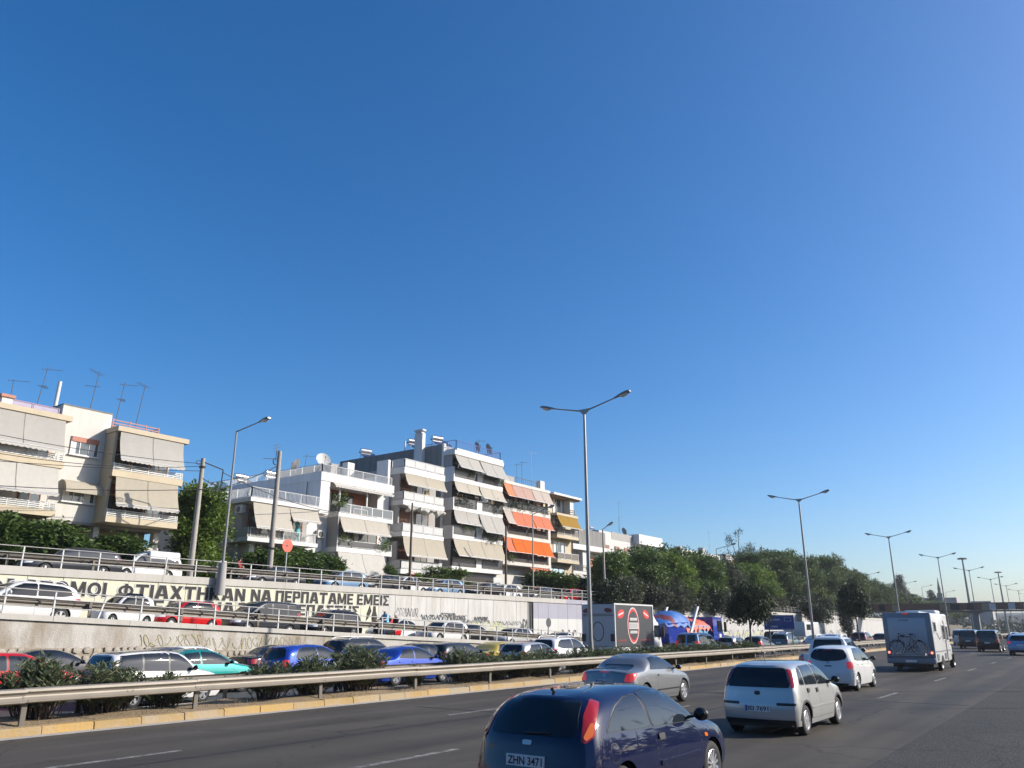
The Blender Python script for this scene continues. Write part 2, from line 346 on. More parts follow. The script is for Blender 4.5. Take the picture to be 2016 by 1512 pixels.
# ------------------------------------------------------------------ mesh helpers
ORG = {}
def org(o):
    return ORG.get(o.name, Vector((0, 0, 0)))
class MB:
    def __init__(s):
        s.v = []; s.f = []; s.m = []
    def add(s, vs, fs, m=0):
        k = len(s.v)
        s.v += [tuple(p) for p in vs]
        s.f += [tuple(i + k for i in f) for f in fs]
        s.m += [m] * len(fs)
        return s
    def box(s, x0, x1, y0, y1, z0, z1, m=0):
        x0, x1 = min(x0, x1), max(x0, x1); y0, y1 = min(y0, y1), max(y0, y1); z0, z1 = min(z0, z1), max(z0, z1)
        return s.add([(x0, y0, z0), (x1, y0, z0), (x1, y1, z0), (x0, y1, z0), (x0, y0, z1), (x1, y0, z1), (x1, y1, z1), (x0, y1, z1)],
                     [(3, 2, 1, 0), (4, 5, 6, 7), (0, 1, 5, 4), (1, 2, 6, 5), (2, 3, 7, 6), (3, 0, 4, 7)], m)
    def hexa(s, b, t, m=0):
        """b, t: four bottom and four top points, counter-clockwise from above"""
        return s.add(list(b) + list(t), [(3, 2, 1, 0), (4, 5, 6, 7), (0, 1, 5, 4), (1, 2, 6, 5), (2, 3, 7, 6), (3, 0, 4, 7)], m)
    def tube(s, p0, p1, r0, r1=None, n=8, m=0, cap=True):
        r1 = r0 if r1 is None else r1
        p0, p1 = Vector(p0), Vector(p1)
        d = p1 - p0
        if d.length < 1e-6: return s
        q = d.to_track_quat('Z', 'Y')
        a = [p0 + q @ Vector((r0 * math.cos(2 * PI * i / n), r0 * math.sin(2 * PI * i / n), 0)) for i in range(n)]
        b = [p1 + q @ Vector((r1 * math.cos(2 * PI * i / n), r1 * math.sin(2 * PI * i / n), 0)) for i in range(n)]
        fs = [(i, (i + 1) % n, n + (i + 1) % n, n + i) for i in range(n)]
        if cap:
            fs += [tuple(range(n - 1, -1, -1)), tuple(range(n, 2 * n))]
        return s.add(a + b, fs, m)
    def path(s, pts, r, n=6, m=0):
        for a, b in zip(pts[:-1], pts[1:]):
            s.tube(a, b, r, n=n, m=m)
        return s
    def prism(s, poly, axis, a0, a1, m=0):
        """poly in the plane normal to axis (x: (y,z), y: (x,z), z: (x,y))"""
        def P(p, a):
            return (a, p[0], p[1]) if axis == 'x' else (p[0], a, p[1]) if axis == 'y' else (p[0], p[1], a)
        n = len(poly)
        vs = [P(p, a0) for p in poly] + [P(p, a1) for p in poly]
        fs = [(i, (i + 1) % n, n + (i + 1) % n, n + i) for i in range(n)] + [tuple(range(n - 1, -1, -1)), tuple(range(n, 2 * n))]
        return s.add(vs, fs, m)
    def lathe(s, prof, c, axis='z', n=20, m=0):
        """prof: (radius, along) pairs"""
        c = Vector(c); vs = []
        for r, h in prof:
            for i in range(n):
                a = 2 * PI * i / n
                u, w = r * math.cos(a), r * math.sin(a)
                vs.append(c + (Vector((u, w, h)) if axis == 'z' else Vector((h, u, w)) if axis == 'x' else Vector((u, h, w))))
        fs = []
        for j in range(len(prof) - 1):
            for i in range(n):
                fs.append((j * n + i, j * n + (i + 1) % n, (j + 1) * n + (i + 1) % n, (j + 1) * n + i))
        return s.add(vs, fs, m)
    def sphere(s, c, r, n=10, k=6, m=0, sz=(1, 1, 1)):
        vs = []; fs = []
        for j in range(k + 1):
            t = PI * j / k
            for i in range(n):
                a = 2 * PI * i / n
                vs.append((c[0] + r * sz[0] * math.sin(t) * math.cos(a), c[1] + r * sz[1] * math.sin(t) * math.sin(a), c[2] + r * sz[2] * math.cos(t)))
        for j in range(k):
            for i in range(n):
                fs.append((j * n + i, (j + 1) * n + i, (j + 1) * n + (i + 1) % n, j * n + (i + 1) % n))
        return s.add(vs, fs, m)
    def mesh(s, name, off=None, smooth=False, angle=None):
        me = bpy.data.meshes.new(name)
        vs = s.v
        if off is not None and off.length > 0:
            ox, oy, oz = off
            vs = [(a - ox, b - oy, c - oz) for a, b, c in s.v]
        me.from_pydata(vs, [], s.f)
        bm = bmesh.new(); bm.from_mesh(me)
        bmesh.ops.recalc_face_normals(bm, faces=bm.faces)
        bm.to_mesh(me); bm.free()
        if any(s.m):
            me.polygons.foreach_set('material_index', s.m)
        if smooth:
            me.polygons.foreach_set('use_smooth', [True] * len(me.polygons))
            me.set_sharp_from_angle(angle=R(angle or 35))
        return me
    def build(s, name, mat, parent=None, smooth=False, angle=None, loc=None):
        """points are world points; parent may be an untilted thing whose origin is known"""
        o_ = org(parent) if parent is not None else Vector((0, 0, 0))
        if parent is None and loc is not None:
            o_ = Vector(loc)
        me = s.mesh(name, o_, smooth, angle)
        for mm in ([mat] if isinstance(mat, str) else mat):
            me.materials.append(MATS[mm])
        o = bpy.data.objects.new(name, me)
        COL.objects.link(o)
        if parent is not None:
            o.parent = parent
            ORG[o.name] = org(parent)
        elif loc is not None:
            o.location = loc
            ORG[o.name] = Vector(loc)
        return o
def link(name, me, parent=None, loc=(0, 0, 0), rot=(0, 0, 0), scale=None, mat=None):
    o = bpy.data.objects.new(name, me)
    COL.objects.link(o)
    if parent is not None: o.parent = parent
    o.location = loc; o.rotation_euler = rot
    if scale is not None: o.scale = scale
    if mat is not None:
        if not me.materials: me.materials.append(None)
        o.material_slots[0].link = 'OBJECT'
        o.material_slots[0].material = MATS[mat]
    return o
def tag(o, label=None, cat=None, group=None, kind=None):
    if label: o['label'] = label
    if cat: o['category'] = cat
    if group: o['group'] = group
    if kind: o['kind'] = kind
    return o
def thing(name, label, cat, loc=(0, 0, 0), rz=0, group=None):
    o = bpy.data.objects.new(name, None)
    COL.objects.link(o)
    o.empty_display_size = 0.2
    o.location = loc; o.rotation_euler = (0, 0, rz)
    ORG[o.name] = Vector(loc)
    return tag(o, label, cat, group)
def one(mb, name, mat, label, cat, group=None, smooth=False, loc=None):
    return tag(mb.build(name, mat, smooth=smooth, loc=loc), label, cat, group)
def text_mesh(txt, size, bold=0.0, width=1.0, shear=0.0):
    cu = bpy.data.curves.new('lettering', 'FONT')
    cu.body = txt; cu.size = size; cu.offset = bold; cu.shear = shear
    cu.align_x = 'CENTER'; cu.align_y = 'CENTER'
    cu.resolution_u = 3
    o = bpy.data.objects.new('lettering', cu)
    COL.objects.link(o)
    dg = bpy.context.evaluated_depsgraph_get()
    me = bpy.data.meshes.new_from_object(o.evaluated_get(dg))
    bpy.data.objects.remove(o); bpy.data.curves.remove(cu)
    return me
def text_obj(txt, size, mat, parent, loc, rot, bold=0.0, fit=None, name='lettering'):
    """fit = (width, height): scale to that box; loc is in the parent's frame"""
    me = text_mesh(txt, size, bold)
    if len(me.vertices) and fit:
        co = np.empty(len(me.vertices) * 3, 'f'); me.vertices.foreach_get('co', co); co = co.reshape(-1, 3)
        lo, hi = co.min(0), co.max(0)
        co -= (lo + hi) / 2
        co[:, 0] *= fit[0] / max(1e-5, hi[0] - lo[0]); co[:, 1] *= fit[1] / max(1e-5, hi[1] - lo[1])
        me.vertices.foreach_set('co', co.ravel())
    me.materials.clear(); me.materials.append(MATS[mat])
    me.name = name
    return link(name, me, parent, loc, rot)
def pchip(pts):
    x = np.array([p[0] for p in pts], float); y = np.array([p[1] for p in pts], float)
    h = np.diff(x); d = np.diff(y) / h
    m = np.zeros(len(x))
    for i in range(1, len(x) - 1):
        if d[i - 1] * d[i] > 0:
            w1, w2 = 2 * h[i] + h[i - 1], h[i] + 2 * h[i - 1]
            m[i] = (w1 + w2) / (w1 / d[i - 1] + w2 / d[i])
    m[0], m[-1] = d[0], d[-1]
    def f(t):
        t = min(max(t, x[0]), x[-1])
        i = min(max(int(np.searchsorted(x, t)) - 1, 0), len(h) - 1)
        s = (t - x[i]) / h[i]
        return float((2 * s**3 - 3 * s**2 + 1) * y[i] + (s**3 - 2 * s**2 + s) * h[i] * m[i] + (-2 * s**3 + 3 * s**2) * y[i + 1] + (s**3 - s**2) * h[i] * m[i + 1])
    return f
# ------------------------------------------------------------------ vehicles
WHEELS = {}
def wheel_meshes(r, w, style):
    key = (round(r, 3), w, style)
    if key in WHEELS: return WHEELS[key]
    t = MB().lathe([(r * .62, -w / 2 + .012), (r * .70, -w / 2), (r * .93, -w / 2 + .004), (r, -w / 2 + .03), (r * 1.005, 0), (r, w / 2 - .03), (r * .93, w / 2 - .004), (r * .70, w / 2), (r * .62, w / 2 - .012)], (0, 0, 0), 'y', 24)
    tm = t.mesh('tyre', smooth=True, angle=50); tm.materials.append(MATS['rubber'])
    q = MB()
    q.lathe([(r * .66, -w / 2 + .002), (r * .63, -w / 2 - .004), (r * .58, -w / 2 + .012), (r * .55, -w / 2 + .05), (r * .56, w / 2)], (0, 0, 0), 'y', 24)
    q.lathe([(0.001, -w / 2 + .07), (r * .56, -w / 2 + .075)], (0, 0, 0), 'y', 20, m=1)
    ns, sw = {'spoke5': (5, .075), 'spoke7': (7, .05), 'fine': (12, .026), 'cap': (8, .062)}[style]
    for i in range(ns):
        a = 2 * PI * i / ns + .2
        c, s = math.cos(a), math.sin(a)
        def pt(rad, tan, h): return (rad * c - tan * s, h, rad * s + tan * c)
        i0, o0 = r * .12, r * .6
        b = sw * (1.15 if style == 'cap' else 1)
        q.hexa([pt(i0, -b * .6, -w / 2 + .06), pt(o0, -b, -w / 2 + .05), pt(o0, b, -w / 2 + .05), pt(i0, b * .6, -w / 2 + .06)],
               [pt(i0, -b * .45, -w / 2 - .0), pt(o0, -b * .7, -w / 2 + .006), pt(o0, b * .7, -w / 2 + .006), pt(i0, b * .45, -w / 2 - .0)])
    q.lathe([(0.001, -w / 2 - .008), (r * .14, -w / 2 - .006), (r * .2, -w / 2 + .02), (r * .2, -w / 2 + .07)], (0, 0, 0), 'y', 14)
    qm = q.mesh('rim', smooth=True, angle=30); qm.materials.append(MATS['rim']); qm.materials.append(MATS['rim_dark'])
    WHEELS[key] = (tm, qm)
    return WHEELS[key]
def round_poly(pts, r, seg=3):
    out = []
    n = len(pts)
    for i in range(n):
        p0, p, p1 = (np.array(pts[k % n], float) for k in (i - 1, i, i + 1))
        a = p0 - p; b = p1 - p
        la, lb = np.linalg.norm(a), np.linalg.norm(b)
        rr = min(r, la * .45, lb * .45)
        s, e = p + a / la * rr, p + b / lb * rr
        for k in range(seg + 1):
            t = k / seg
            out.append(tuple((1 - t) ** 2 * s + 2 * t * (1 - t) * p + t * t * e))
    return out
class Car:
    """a car body lofted along its length; panes, lamps and trims are laid on its surface"""
    def __init__(s, L, W, H, axles, r, top, rear, front, shoulder, tum=.22, sill=.2, arch=None, n_roof=5.0, wheel='spoke5', tyre=.19, capbulge=.07, side_bulge=.05, rear_plan=.90):
        s.parts = []
        s.W, s.H, s.L, s.r, s.axles = W, H, L, r, axles
        s.wheel, s.tyre = wheel, tyre
        ft, fr, ff, fs = pchip(top), pchip(rear), pchip(front), pchip(shoulder)
        Ra = arch or r + .055
        xr0, xf0 = fr(.45), ff(.45)
        xs = list(np.linspace(xr0, xf0, 44))
        for a in axles:
            xs += [a + Ra * math.cos(t) for t in np.linspace(0, PI, 17)] + [a - Ra - .006, a + Ra + .006]
        xs += [xr0 + .015, xr0 + .04, xr0 + .08, xf0 - .015, xf0 - .04, xf0 - .08]
        for (p, q) in zip(top[:-1], top[1:]):
            if abs(q[1] - p[1]) > .15: xs += list(np.linspace(p[0], q[0], 7))
        xs = sorted(set(round(float(x), 4) for x in xs if xr0 <= x <= xf0))
        ug = [(x - xr0) / (xf0 - xr0) for x in xs]
        plan = pchip([(0, rear_plan), (.008, rear_plan + .035), (.03, .975), (.08, .995), (.2, 1), (.72, 1), (.86, .985), (.93, .95), (.97, .89), (.99, .82), (1, .76)])
        NL, NG = 9, 13
        rings = []
        for u, x0 in zip(ug, xs):
            def X(z): return fr(z) + u * (ff(z) - fr(z))
            zt = ft(x0)
            for _ in range(6): zt = .5 * zt + .5 * ft(X(zt))
            xsft = X(min(.8, zt))
            zs = min(fs(xsft), zt - .03)
            zb = sill
            for a in axles:
                dx = abs(x0 - a)
                if dx < Ra: zb = max(zb, min(r + math.sqrt(Ra * Ra - dx * dx), zs - .05))
            hw = W / 2 * plan(u)
            zm = .58 * zs
            def side(z):
                return hw * (1 - .075 * max(0, (zm - z) / (zm - .12)) ** 2 - side_bulge * max(0, (z - zm) / (zs - zm)) ** 2)
            ring = []
            for k in range(NL):
                z = zb + (zs - zb) * k / (NL - 1)
                ring.append((X(z), side(z), z))
            hg = zt - zs
            w = min(1, max(0, (hg - .1) / .22)); w = w * w * (3 - 2 * w)
            n = 2.4 + w * (n_roof - 2.4)
            ys = side(zs)
            for k in range(1, NG + 1):
                th = PI / 2 * k / NG
                cz = math.sin(th) ** (2 / n); cy = math.cos(th) ** (2 / n) if k < NG else 0
                z = zs + hg * cz
                y = (ys - tum * hg * cz) * cy if k < NG else 0
                ring.append((X(z), max(y, 0), z))
            rings.append(ring)
        bm = bmesh.new()
        nr = NL + NG
        VR = []
        for ring in rings:
            rr = [bm.verts.new((x, -y, z)) for x, y, z in ring] + [bm.verts.new((x, y, z)) for x, y, z in reversed(ring[:-1])]
            VR.append(rr)
        for a, b in zip(VR[:-1], VR[1:]):
            for k in range(len(a) - 1):
                try: bm.faces.new((a[k], a[k + 1], b[k + 1], b[k]))
                except ValueError: pass
        # end caps
        for ring, sgn, fx in ((rings[0], -1, fr), (rings[-1], 1, ff)):
            nc = 12
            J = [k for k in range(nr) if ring[k][1] > .55 * ring[0][1]]
            ymax = max(p[1] for p in ring)
            topc = sorted([(p[1], p[2]) for p in ring[J[-1]:]])
            def ztop(y):
                ys_ = [q[0] for q in topc]; zs_ = [q[1] for q in topc]
                return float(np.interp(y, ys_, zs_))
            rows = []
            for k in J:
                x, ye, z = ring[k]
                row = []
                for c in range(nc + 1):
                    t = -1 + 2 * c / nc
                    y = ye * t
                    row.append(bm.verts.new((x + sgn * capbulge * (1 - abs(t) ** 3) * (1 if sgn < 0 else 1.6), y, z)))
                rows.append(row)
            x, ye, z = ring[J[-1]]
            row = []
            for c in range(nc + 1):
                t = -1 + 2 * c / nc
                y = ye * t; zz = ztop(abs(y))
                row.append(bm.verts.new((ring[-1][0] + sgn * .35 * capbulge * (1 - abs(t) ** 3), y, zz + .001)))
            rows.append(row)
            # closing strip from the cap's top edge back to the roof ring
            row = [bm.verts.new((ring[-1][0] - sgn * .03, v.co.y, v.co.z + .002)) for v in rows[-1]]
            rows.append(row)
            for a, b in zip(rows[:-1], rows[1:]):
                for c in range(nc):
                    try: bm.faces.new((a[c], a[c + 1], b[c + 1], b[c]))
                    except ValueError: pass
        bmesh.ops.remove_doubles(bm, verts=bm.verts, dist=.0012)
        bmesh.ops.recalc_face_normals(bm, faces=bm.faces)
        s.bvh = BVHTree.FromBMesh(bm)
        me = bpy.data.meshes.new('body'); bm.to_mesh(me); bm.free()
        me.polygons.foreach_set('use_smooth', [True] * len(me.polygons))
        me.set_sharp_from_angle(angle=R(38))
        s.body = s.add('body', me, 'paint')
        u = MB()
        u.box(fr(.3) + .12, ff(.3) - .12, -W / 2 + .13, W / 2 - .13, sill - .04, r + .12)
        for a in axles:
            for sg in (-1, 1):
                y0, y1 = sg * (W / 2 * .955), sg * (W / 2 - .34)
                vs = []; fs = []
                for k in range(13):
                    t = PI * k / 12
                    for y in (y0, y1):
                        vs.append((a + Ra * math.cos(t), y, r - .02 + Ra * math.sin(t)))
                for k in range(12): fs.append((2 * k, 2 * k + 1, 2 * k + 3, 2 * k + 2))
                u.add(vs, fs)
                u.add([(a + Ra * math.cos(PI * k / 12), y1, r - .02 + Ra * math.sin(PI * k / 12)) for k in range(13)], [tuple(range(13))])
        s.add('underbody', u.mesh('underbody'), 'black_trim')
        tm, qm = wheel_meshes(r, tyre, wheel)
        s.wheels = []
        for a in axles:
            for sg in (-1, 1):
                i = s.add('wheel', tm, None, loc=(a, sg * (W / 2 - tyre / 2 - .025), r), rot=(0, 0, 0 if sg < 0 else PI))
                s.parts[i][0] = 'tyre_wheel'
                s.wheels.append(i)
                s.add('rim', qm, None, par=i)
    def add(s, name, me, mat, par=None, loc=(0, 0, 0), rot=(0, 0, 0)):
        s.parts.append([name, me, mat, par, loc, rot])
        if mat not in (None, 'paint') and not me.materials: me.materials.append(MATS[mat])
        elif mat == 'paint' and not me.materials: me.materials.append(None)
        return len(s.parts) - 1
    def patch(s, name, pts, d, mat, off=.005, par=None, step=.07, depth=.014, mirror=False, rnd=0.0):
        """lay a polygon (3-D points near the surface) on the body, looking along d"""
        res = []
        for sg in ((1, -1) if mirror else (1,)):
            dv = Vector((d[0], d[1] * sg, d[2])).normalized()
            P = [Vector((p[0], p[1] * sg, p[2])) for p in pts]
            h = Vector((0, 0, 1)).cross(dv) if abs(dv.z) < .9 else Vector((1, 0, 0))
            h.normalize(); b = dv.cross(h); 
            q = [(p.dot(h), p.dot(b)) for p in P]
            if rnd: q = round_poly(q, rnd)
            bm = bmesh.new()
            f = bm.faces.new([bm.verts.new((a, c, 0)) for a, c in q])
            bmesh.ops.triangulate(bm, faces=[f])
            for ax in (0, 1):
                lo, hi = min(p[ax] for p in q), max(p[ax] for p in q)
                nn = int((hi - lo) / step)
                for k in range(1, nn + 1):
                    co = [0, 0, 0]; no = [0, 0, 0]; co[ax] = lo + (hi - lo) * k / (nn + 1); no[ax] = 1
                    bmesh.ops.bisect_plane(bm, geom=bm.verts[:] + bm.edges[:] + bm.faces[:], plane_co=co, plane_no=no)
            hits = {}; last = None
            for v in bm.verts:
                o = h * v.co.x + b * v.co.y - dv * 8
                hp = s.bvh.ray_cast(o, dv)
                hits[v.index if v.index >= 0 else id(v)] = None
                v.tag = hp[0] is not None
                if hp[0] is not None:
                    t = (hp[0] - o).length
                    v.co.z = t; last = t
                else: v.co.z = -1
            good = [v for v in bm.verts if v.co.z > 0]
            for v in bm.verts:
                if v.co.z < 0 and good:
                    v.co.z = min(good, key=lambda w: (w.co.x - v.co.x) ** 2 + (w.co.y - v.co.y) ** 2).co.z
            for v in bm.verts:
                v.co = h * v.co.x + b * v.co.y + dv * (v.co.z - 8 - off)
            be = [e for e in bm.edges if e.is_boundary]
            ex = bmesh.ops.extrude_edge_only(bm, edges=be)
            bmesh.ops.translate(bm, verts=[g for g in ex['geom'] if isinstance(g, bmesh.types.BMVert)], vec=dv * depth)
            bmesh.ops.recalc_face_normals(bm, faces=bm.faces)
            me = bpy.data.meshes.new(name); bm.to_mesh(me); bm.free()
            me.polygons.foreach_set('use_smooth', [True] * len(me.polygons))
            me.set_sharp_from_angle(angle=R(40))
            res.append(s.add(name, me, mat, par))
        return res
    def hit(s, p, d):
        dv = Vector(d).normalized(); o = Vector(p) - dv * 8
        r = s.bvh.ray_cast(o, dv)
        return r[0] if r[0] is not None else Vector(p)
    def side(s, name, poly, mat, off=.005, rnd=0.03, mirror=True, **k):
        return s.patch(name, [(x, 0, z) for x, z in poly], (0, 1, 0), mat, off, mirror=mirror, rnd=rnd, **k)
    def window(s, poly, mat='glass_side', rnd=.05, name='side_window', grow=.02, frame=True):
        if frame:
            c = np.mean(np.array(poly), 0)
            big = [tuple(np.array(p) + (np.array(p) - c) / np.linalg.norm(np.array(p) - c) * grow * 1.3) for p in poly]
            fr_ = s.side('window_frame', big, 'black_trim', off=.003, rnd=rnd + grow)
        w = s.side(name, poly, mat, off=.008, rnd=rnd)
        if frame:
            for a, b in zip(fr_, w): s.parts[a][3] = b if b < a else None
            for a, b in zip(fr_, w): s.parts[b][3] = None
        return w
    def rear(s, name, poly, mat, off=.006, rnd=.04, **k):
        return s.patch(name, [(0, y, z) for y, z in poly], (1, 0, 0), mat, off, rnd=rnd, **k)
    def front(s, name, poly, mat, off=.006, rnd=.04, **k):
        return s.patch(name, [(0, y, z) for y, z in poly], (-1, 0, 0), mat, off, rnd=rnd, **k)
    def seam(s, pts, w=.007, mirror=True):
        """panel gap as a thin dark line on the side"""
        P = np.array(pts, float); a = []; b = []
        for i in range(len(P)):
            t = P[min(i + 1, len(P) - 1)] - P[max(i - 1, 0)]
            nrm = np.array([-t[1], t[0]]) / np.linalg.norm(t) * w / 2
            a.append(tuple(P[i] + nrm)); b.append(tuple(P[i] - nrm))
        s.side('panel_gap', a + b[::-1], 'black_trim', off=.0012, rnd=0, mirror=mirror, step=.12, depth=.004)
    def mirror_pair(s, x, z, size=(.10, .20, .14), mat='paint'):
        for sg in (-1, 1):
            p = s.hit((x, 0, z), (0, -sg, 0))
            y = p.y
            m = MB()
            w, d, h = size
            m.hexa([(x - w * .3, y - .02 * sg, z - .02), (x + w * .3, y - .02 * sg, z - .02), (x + w * .3, y + sg * .08, z), (x - w * .3, y + sg * .08, z)],
                   [(x - w * .3, y - .02 * sg, z + .02), (x + w * .3, y - .02 * sg, z + .02), (x + w * .3, y + sg * .08, z + .03), (x - w * .3, y + sg * .08, z + .03)], 0)
            i = s.add('wing_mirror', m.mesh('wing_mirror'), 'black_trim')
            q = MB(); q.sphere((x + .01, y + sg * (.06 + d / 2), z + .045), .5, 12, 8, 0, (w, d, h))
            s.add('mirror_shell', q.mesh('mirror_shell', smooth=True, angle=80), mat, par=i)
            g = MB(); g.sphere((x - w * .32, y + sg * (.06 + d / 2), z + .045), .5, 12, 6, 0, (w * .5, d * .82, h * .8))
            s.add('mirror_glass', g.mesh('mirror_glass', smooth=True, angle=80), 'glass', par=i)
    def handle(s, x, z, w=.16, h=.045, mat='paint', mirror=True):
        s.side('door_handle', [(x - w / 2, z - h / 2), (x + w / 2, z - h / 2), (x + w / 2, z + h / 2), (x - w / 2, z + h / 2)], mat, off=.022, rnd=.02, depth=.03, mirror=mirror)
    def plate(s, y, z, txt, w=.46, h=.11, x=None, tilt=0.0, blue=True):
        p = s.hit((0, y, z), (1, 0, 0)); xx = p.x - .012
        m = MB().box(xx - .006, xx + .02, y - w / 2, y + w / 2, z - h / 2, z + h / 2)
        i = s.add('number_plate', m.mesh('number_plate'), 'plate_white')
        if blue:
            m = MB().box(xx - .009, xx, y + w / 2 - .05, y + w / 2 - .004, z - h / 2 + .004, z + h / 2 - .004)
            s.add('plate_band', m.mesh('plate_band'), 'plate_blue', par=i)
        if txt:
            me = text_mesh(txt, .1, .002)
            co = np.empty(len(me.vertices) * 3, 'f'); me.vertices.foreach_get('co', co); co = co.reshape(-1, 3)
            lo, hi = co.min(0), co.max(0); co -= (lo + hi) / 2
            co[:, 0] *= (w - (.09 if blue else .05)) / (hi[0] - lo[0]); co[:, 1] *= (h * .72) / (hi[1] - lo[1])
            me.vertices.foreach_set('co', co.ravel()); me.materials.clear()
            s.add('lettering', me, 'plate_ink', par=i, loc=(xx - .0095, y - (.02 if blue else 0), z), rot=(PI / 2, 0, -PI / 2))
        return i
CARS = {}
def put_car(ty, label, x, y, z=0.0, head=90, col='p_white', group=None, name='car', cat='car', lod=0, slope=0.0, swap=None, skip=(), sc=None):
    t = CARS[ty]
    root = thing(name, label, cat, (x, y, z), R(head), group)
    if sc: root.scale = sc
    if slope: root.rotation_euler = (0, -slope, R(head))
    made = {}
    drop = {'panel_gap', 'door_handle', 'wiper', 'lettering', 'plate_band', 'badge', 'fuel_flap', 'mirror_glass'} if lod >= 1 else set()
    if lod >= 2: drop |= {'window_frame', 'wing_mirror', 'mirror_shell', 'trim', 'number_plate', 'reflector'}
    drop |= set(skip)
    for i, (nm, me, mat, par, loc, rot) in enumerate(t.parts):
        if nm in drop: continue
        if par is not None and par not in made: continue
        m = col if mat == 'paint' else None
        if swap and mat in swap: m = swap[mat]
        if nm == 'tyre_wheel':
            nm = 'wheel'
            w = thing_part('wheel', root, loc, rot)
            link('tyre', me, w)
            made[i] = w
            continue
        o = link(nm, me, made[par] if par is not None else root, loc, rot, mat=m)
        made[i] = o
    return root
def thing_part(name, parent, loc, rot):
    o = bpy.data.objects.new(name, None); COL.objects.link(o); o.parent = parent
    o.empty_display_size = .1; o.location = loc; o.rotation_euler = rot
    return o
def wiper(c, y0, y1, z0, z1):
    m = MB()
    pts = []
    for k in range(7):
        t = k / 6
        p = c.hit((0, y0 + (y1 - y0) * t, z0 + (z1 - z0) * t), (1, 0, 0)); pts.append((p.x - .022, p.y, p.z))
    m.path(pts, .009, 5)
    c.add('wiper', m.mesh('wiper'), 'black_trim')

# --- three-door navy hatchback nearest the camera
c = Car(4.15, 1.70, 1.43, (-1.335, 1.28), .305,
        top=[(-1.86, 1.325), (-1.75, 1.345), (-1.3, 1.405), (-.6, 1.43), (-.05, 1.415), (.35, 1.345), (1.08, .985), (1.55, .90), (1.92, .76), (2.05, .68)],
        rear=[(.18, -1.97), (.32, -2.06), (.5, -2.075), (.6, -2.05), (.78, -2.01), (.95, -1.97), (1.1, -1.88), (1.34, -1.66)],
        front=[(.18, 1.92), (.4, 2.05), (.6, 2.07), (.75, 2.02), (1.4, 1.95)],
        shoulder=[(-2.05, .93), (-1.9, .955), (-1.0, .945), (.3, .90), (1.1, .85), (1.7, .76), (2.05, .60)], tum=.27, n_roof=4.2, wheel='fine', arch=.36, capbulge=.10, rear_plan=.86, side_bulge=.075)
CARS['focus'] = c
c.rear('rear_window', [(-.50, 1.315), (.50, 1.315), (.60, 1.01), (.55, .955), (-.55, .955), (-.60, 1.01)], 'glass', off=.008, rnd=.05)
for sg in (1, -1):
    i = c.patch('tail_light', [(-1.66, -.60 * sg, 1.335), (-1.55, -.66 * sg, 1.30), (-1.70, -.70 * sg, 1.15), (-1.86, -.755 * sg, .965), (-1.97, -.70 * sg, .90), (-1.96, -.625 * sg, .92), (-1.80, -.575 * sg, 1.18)], (.8, .6 * sg, 0), 'lamp_red', off=.012, rnd=.02, step=.05)
    c.patch('indicator_lens', [(-1.80, -.665 * sg, 1.10), (-1.77, -.70 * sg, 1.10), (-1.86, -.735 * sg, .975), (-1.945, -.69 * sg, .925), (-1.93, -.64 * sg, .96)], (.8, .6 * sg, 0), 'lamp_orange', off=.019, rnd=.02, step=.05, par=i[0])
c.window([(-1.62, .985), (-.52, .955), (-.62, 1.335), (-.95, 1.305), (-1.25, 1.23), (-1.48, 1.11)], rnd=.05)
c.window([(-.46, .953), (.82, .925), (.80, .96), (.30, 1.25), (.10, 1.325), (-.12, 1.352), (-.56, 1.352)], rnd=.04)
c.front('windscreen', [(-.56, 1.30), (.56, 1.30), (.64, 1.03), (-.64, 1.03)], 'glass', off=.01)
c.seam([(-.56, 1.34), (-.46, .95), (-.44, .55), (-.46, .32)]); c.seam([(.80, .94), (.92, .62), (.90, .32)]); c.seam([(-.46, .30), (.9, .30)])
c.handle(-.30, .83, .17, .07, 'black_trim')
c.side('side_moulding', [(-.40, .50), (.86, .50), (.86, .56), (-.40, .56)], 'paint', off=.018, rnd=.01)
c.side('side_repeater', [(1.03, .70), (1.13, .69), (1.13, .735), (1.03, .745)], 'lamp_orange', off=.012, rnd=.015)
c.side('fuel_flap', [(-1.62, .66), (-1.42, .66), (-1.42, .87), (-1.62, .87)], 'black_trim', off=.0012, rnd=.09, mirror=False)
c.side('fuel_flap', [(-1.612, .668), (-1.428, .668), (-1.428, .862), (-1.612, .862)], 'paint', off=.004, rnd=.085, mirror=False)
c.mirror_pair(.70, .965, (.11, .22, .17), 'black_trim')
c.plate(0, .69, 'ZHN 3471', .52, .12, blue=False)
c.rear('badge', [(-.065, .855), (.065, .855), (.065, .905), (-.065, .905)], 'chrome', off=.012, rnd=.025)
c.rear('trim', [(-.75, .44), (.75, .44), (.75, .49), (-.75, .49)], 'black_trim', off=.02, rnd=.01)
wiper(c, .05, -.30, .975, .99)
me_ = text_mesh('fida', .09, .001); c.add('lettering', me_, 'chrome', loc=(c.hit((0, .52, .80), (1, 0, 0)).x - .008, .52, .80), rot=(PI / 2, 0, -PI / 2))
c.add('roof_aerial', MB().tube((-1.5, 0, 1.38), (-1.56, 0, 1.42), .02).mesh('roof_aerial'), 'black_trim')

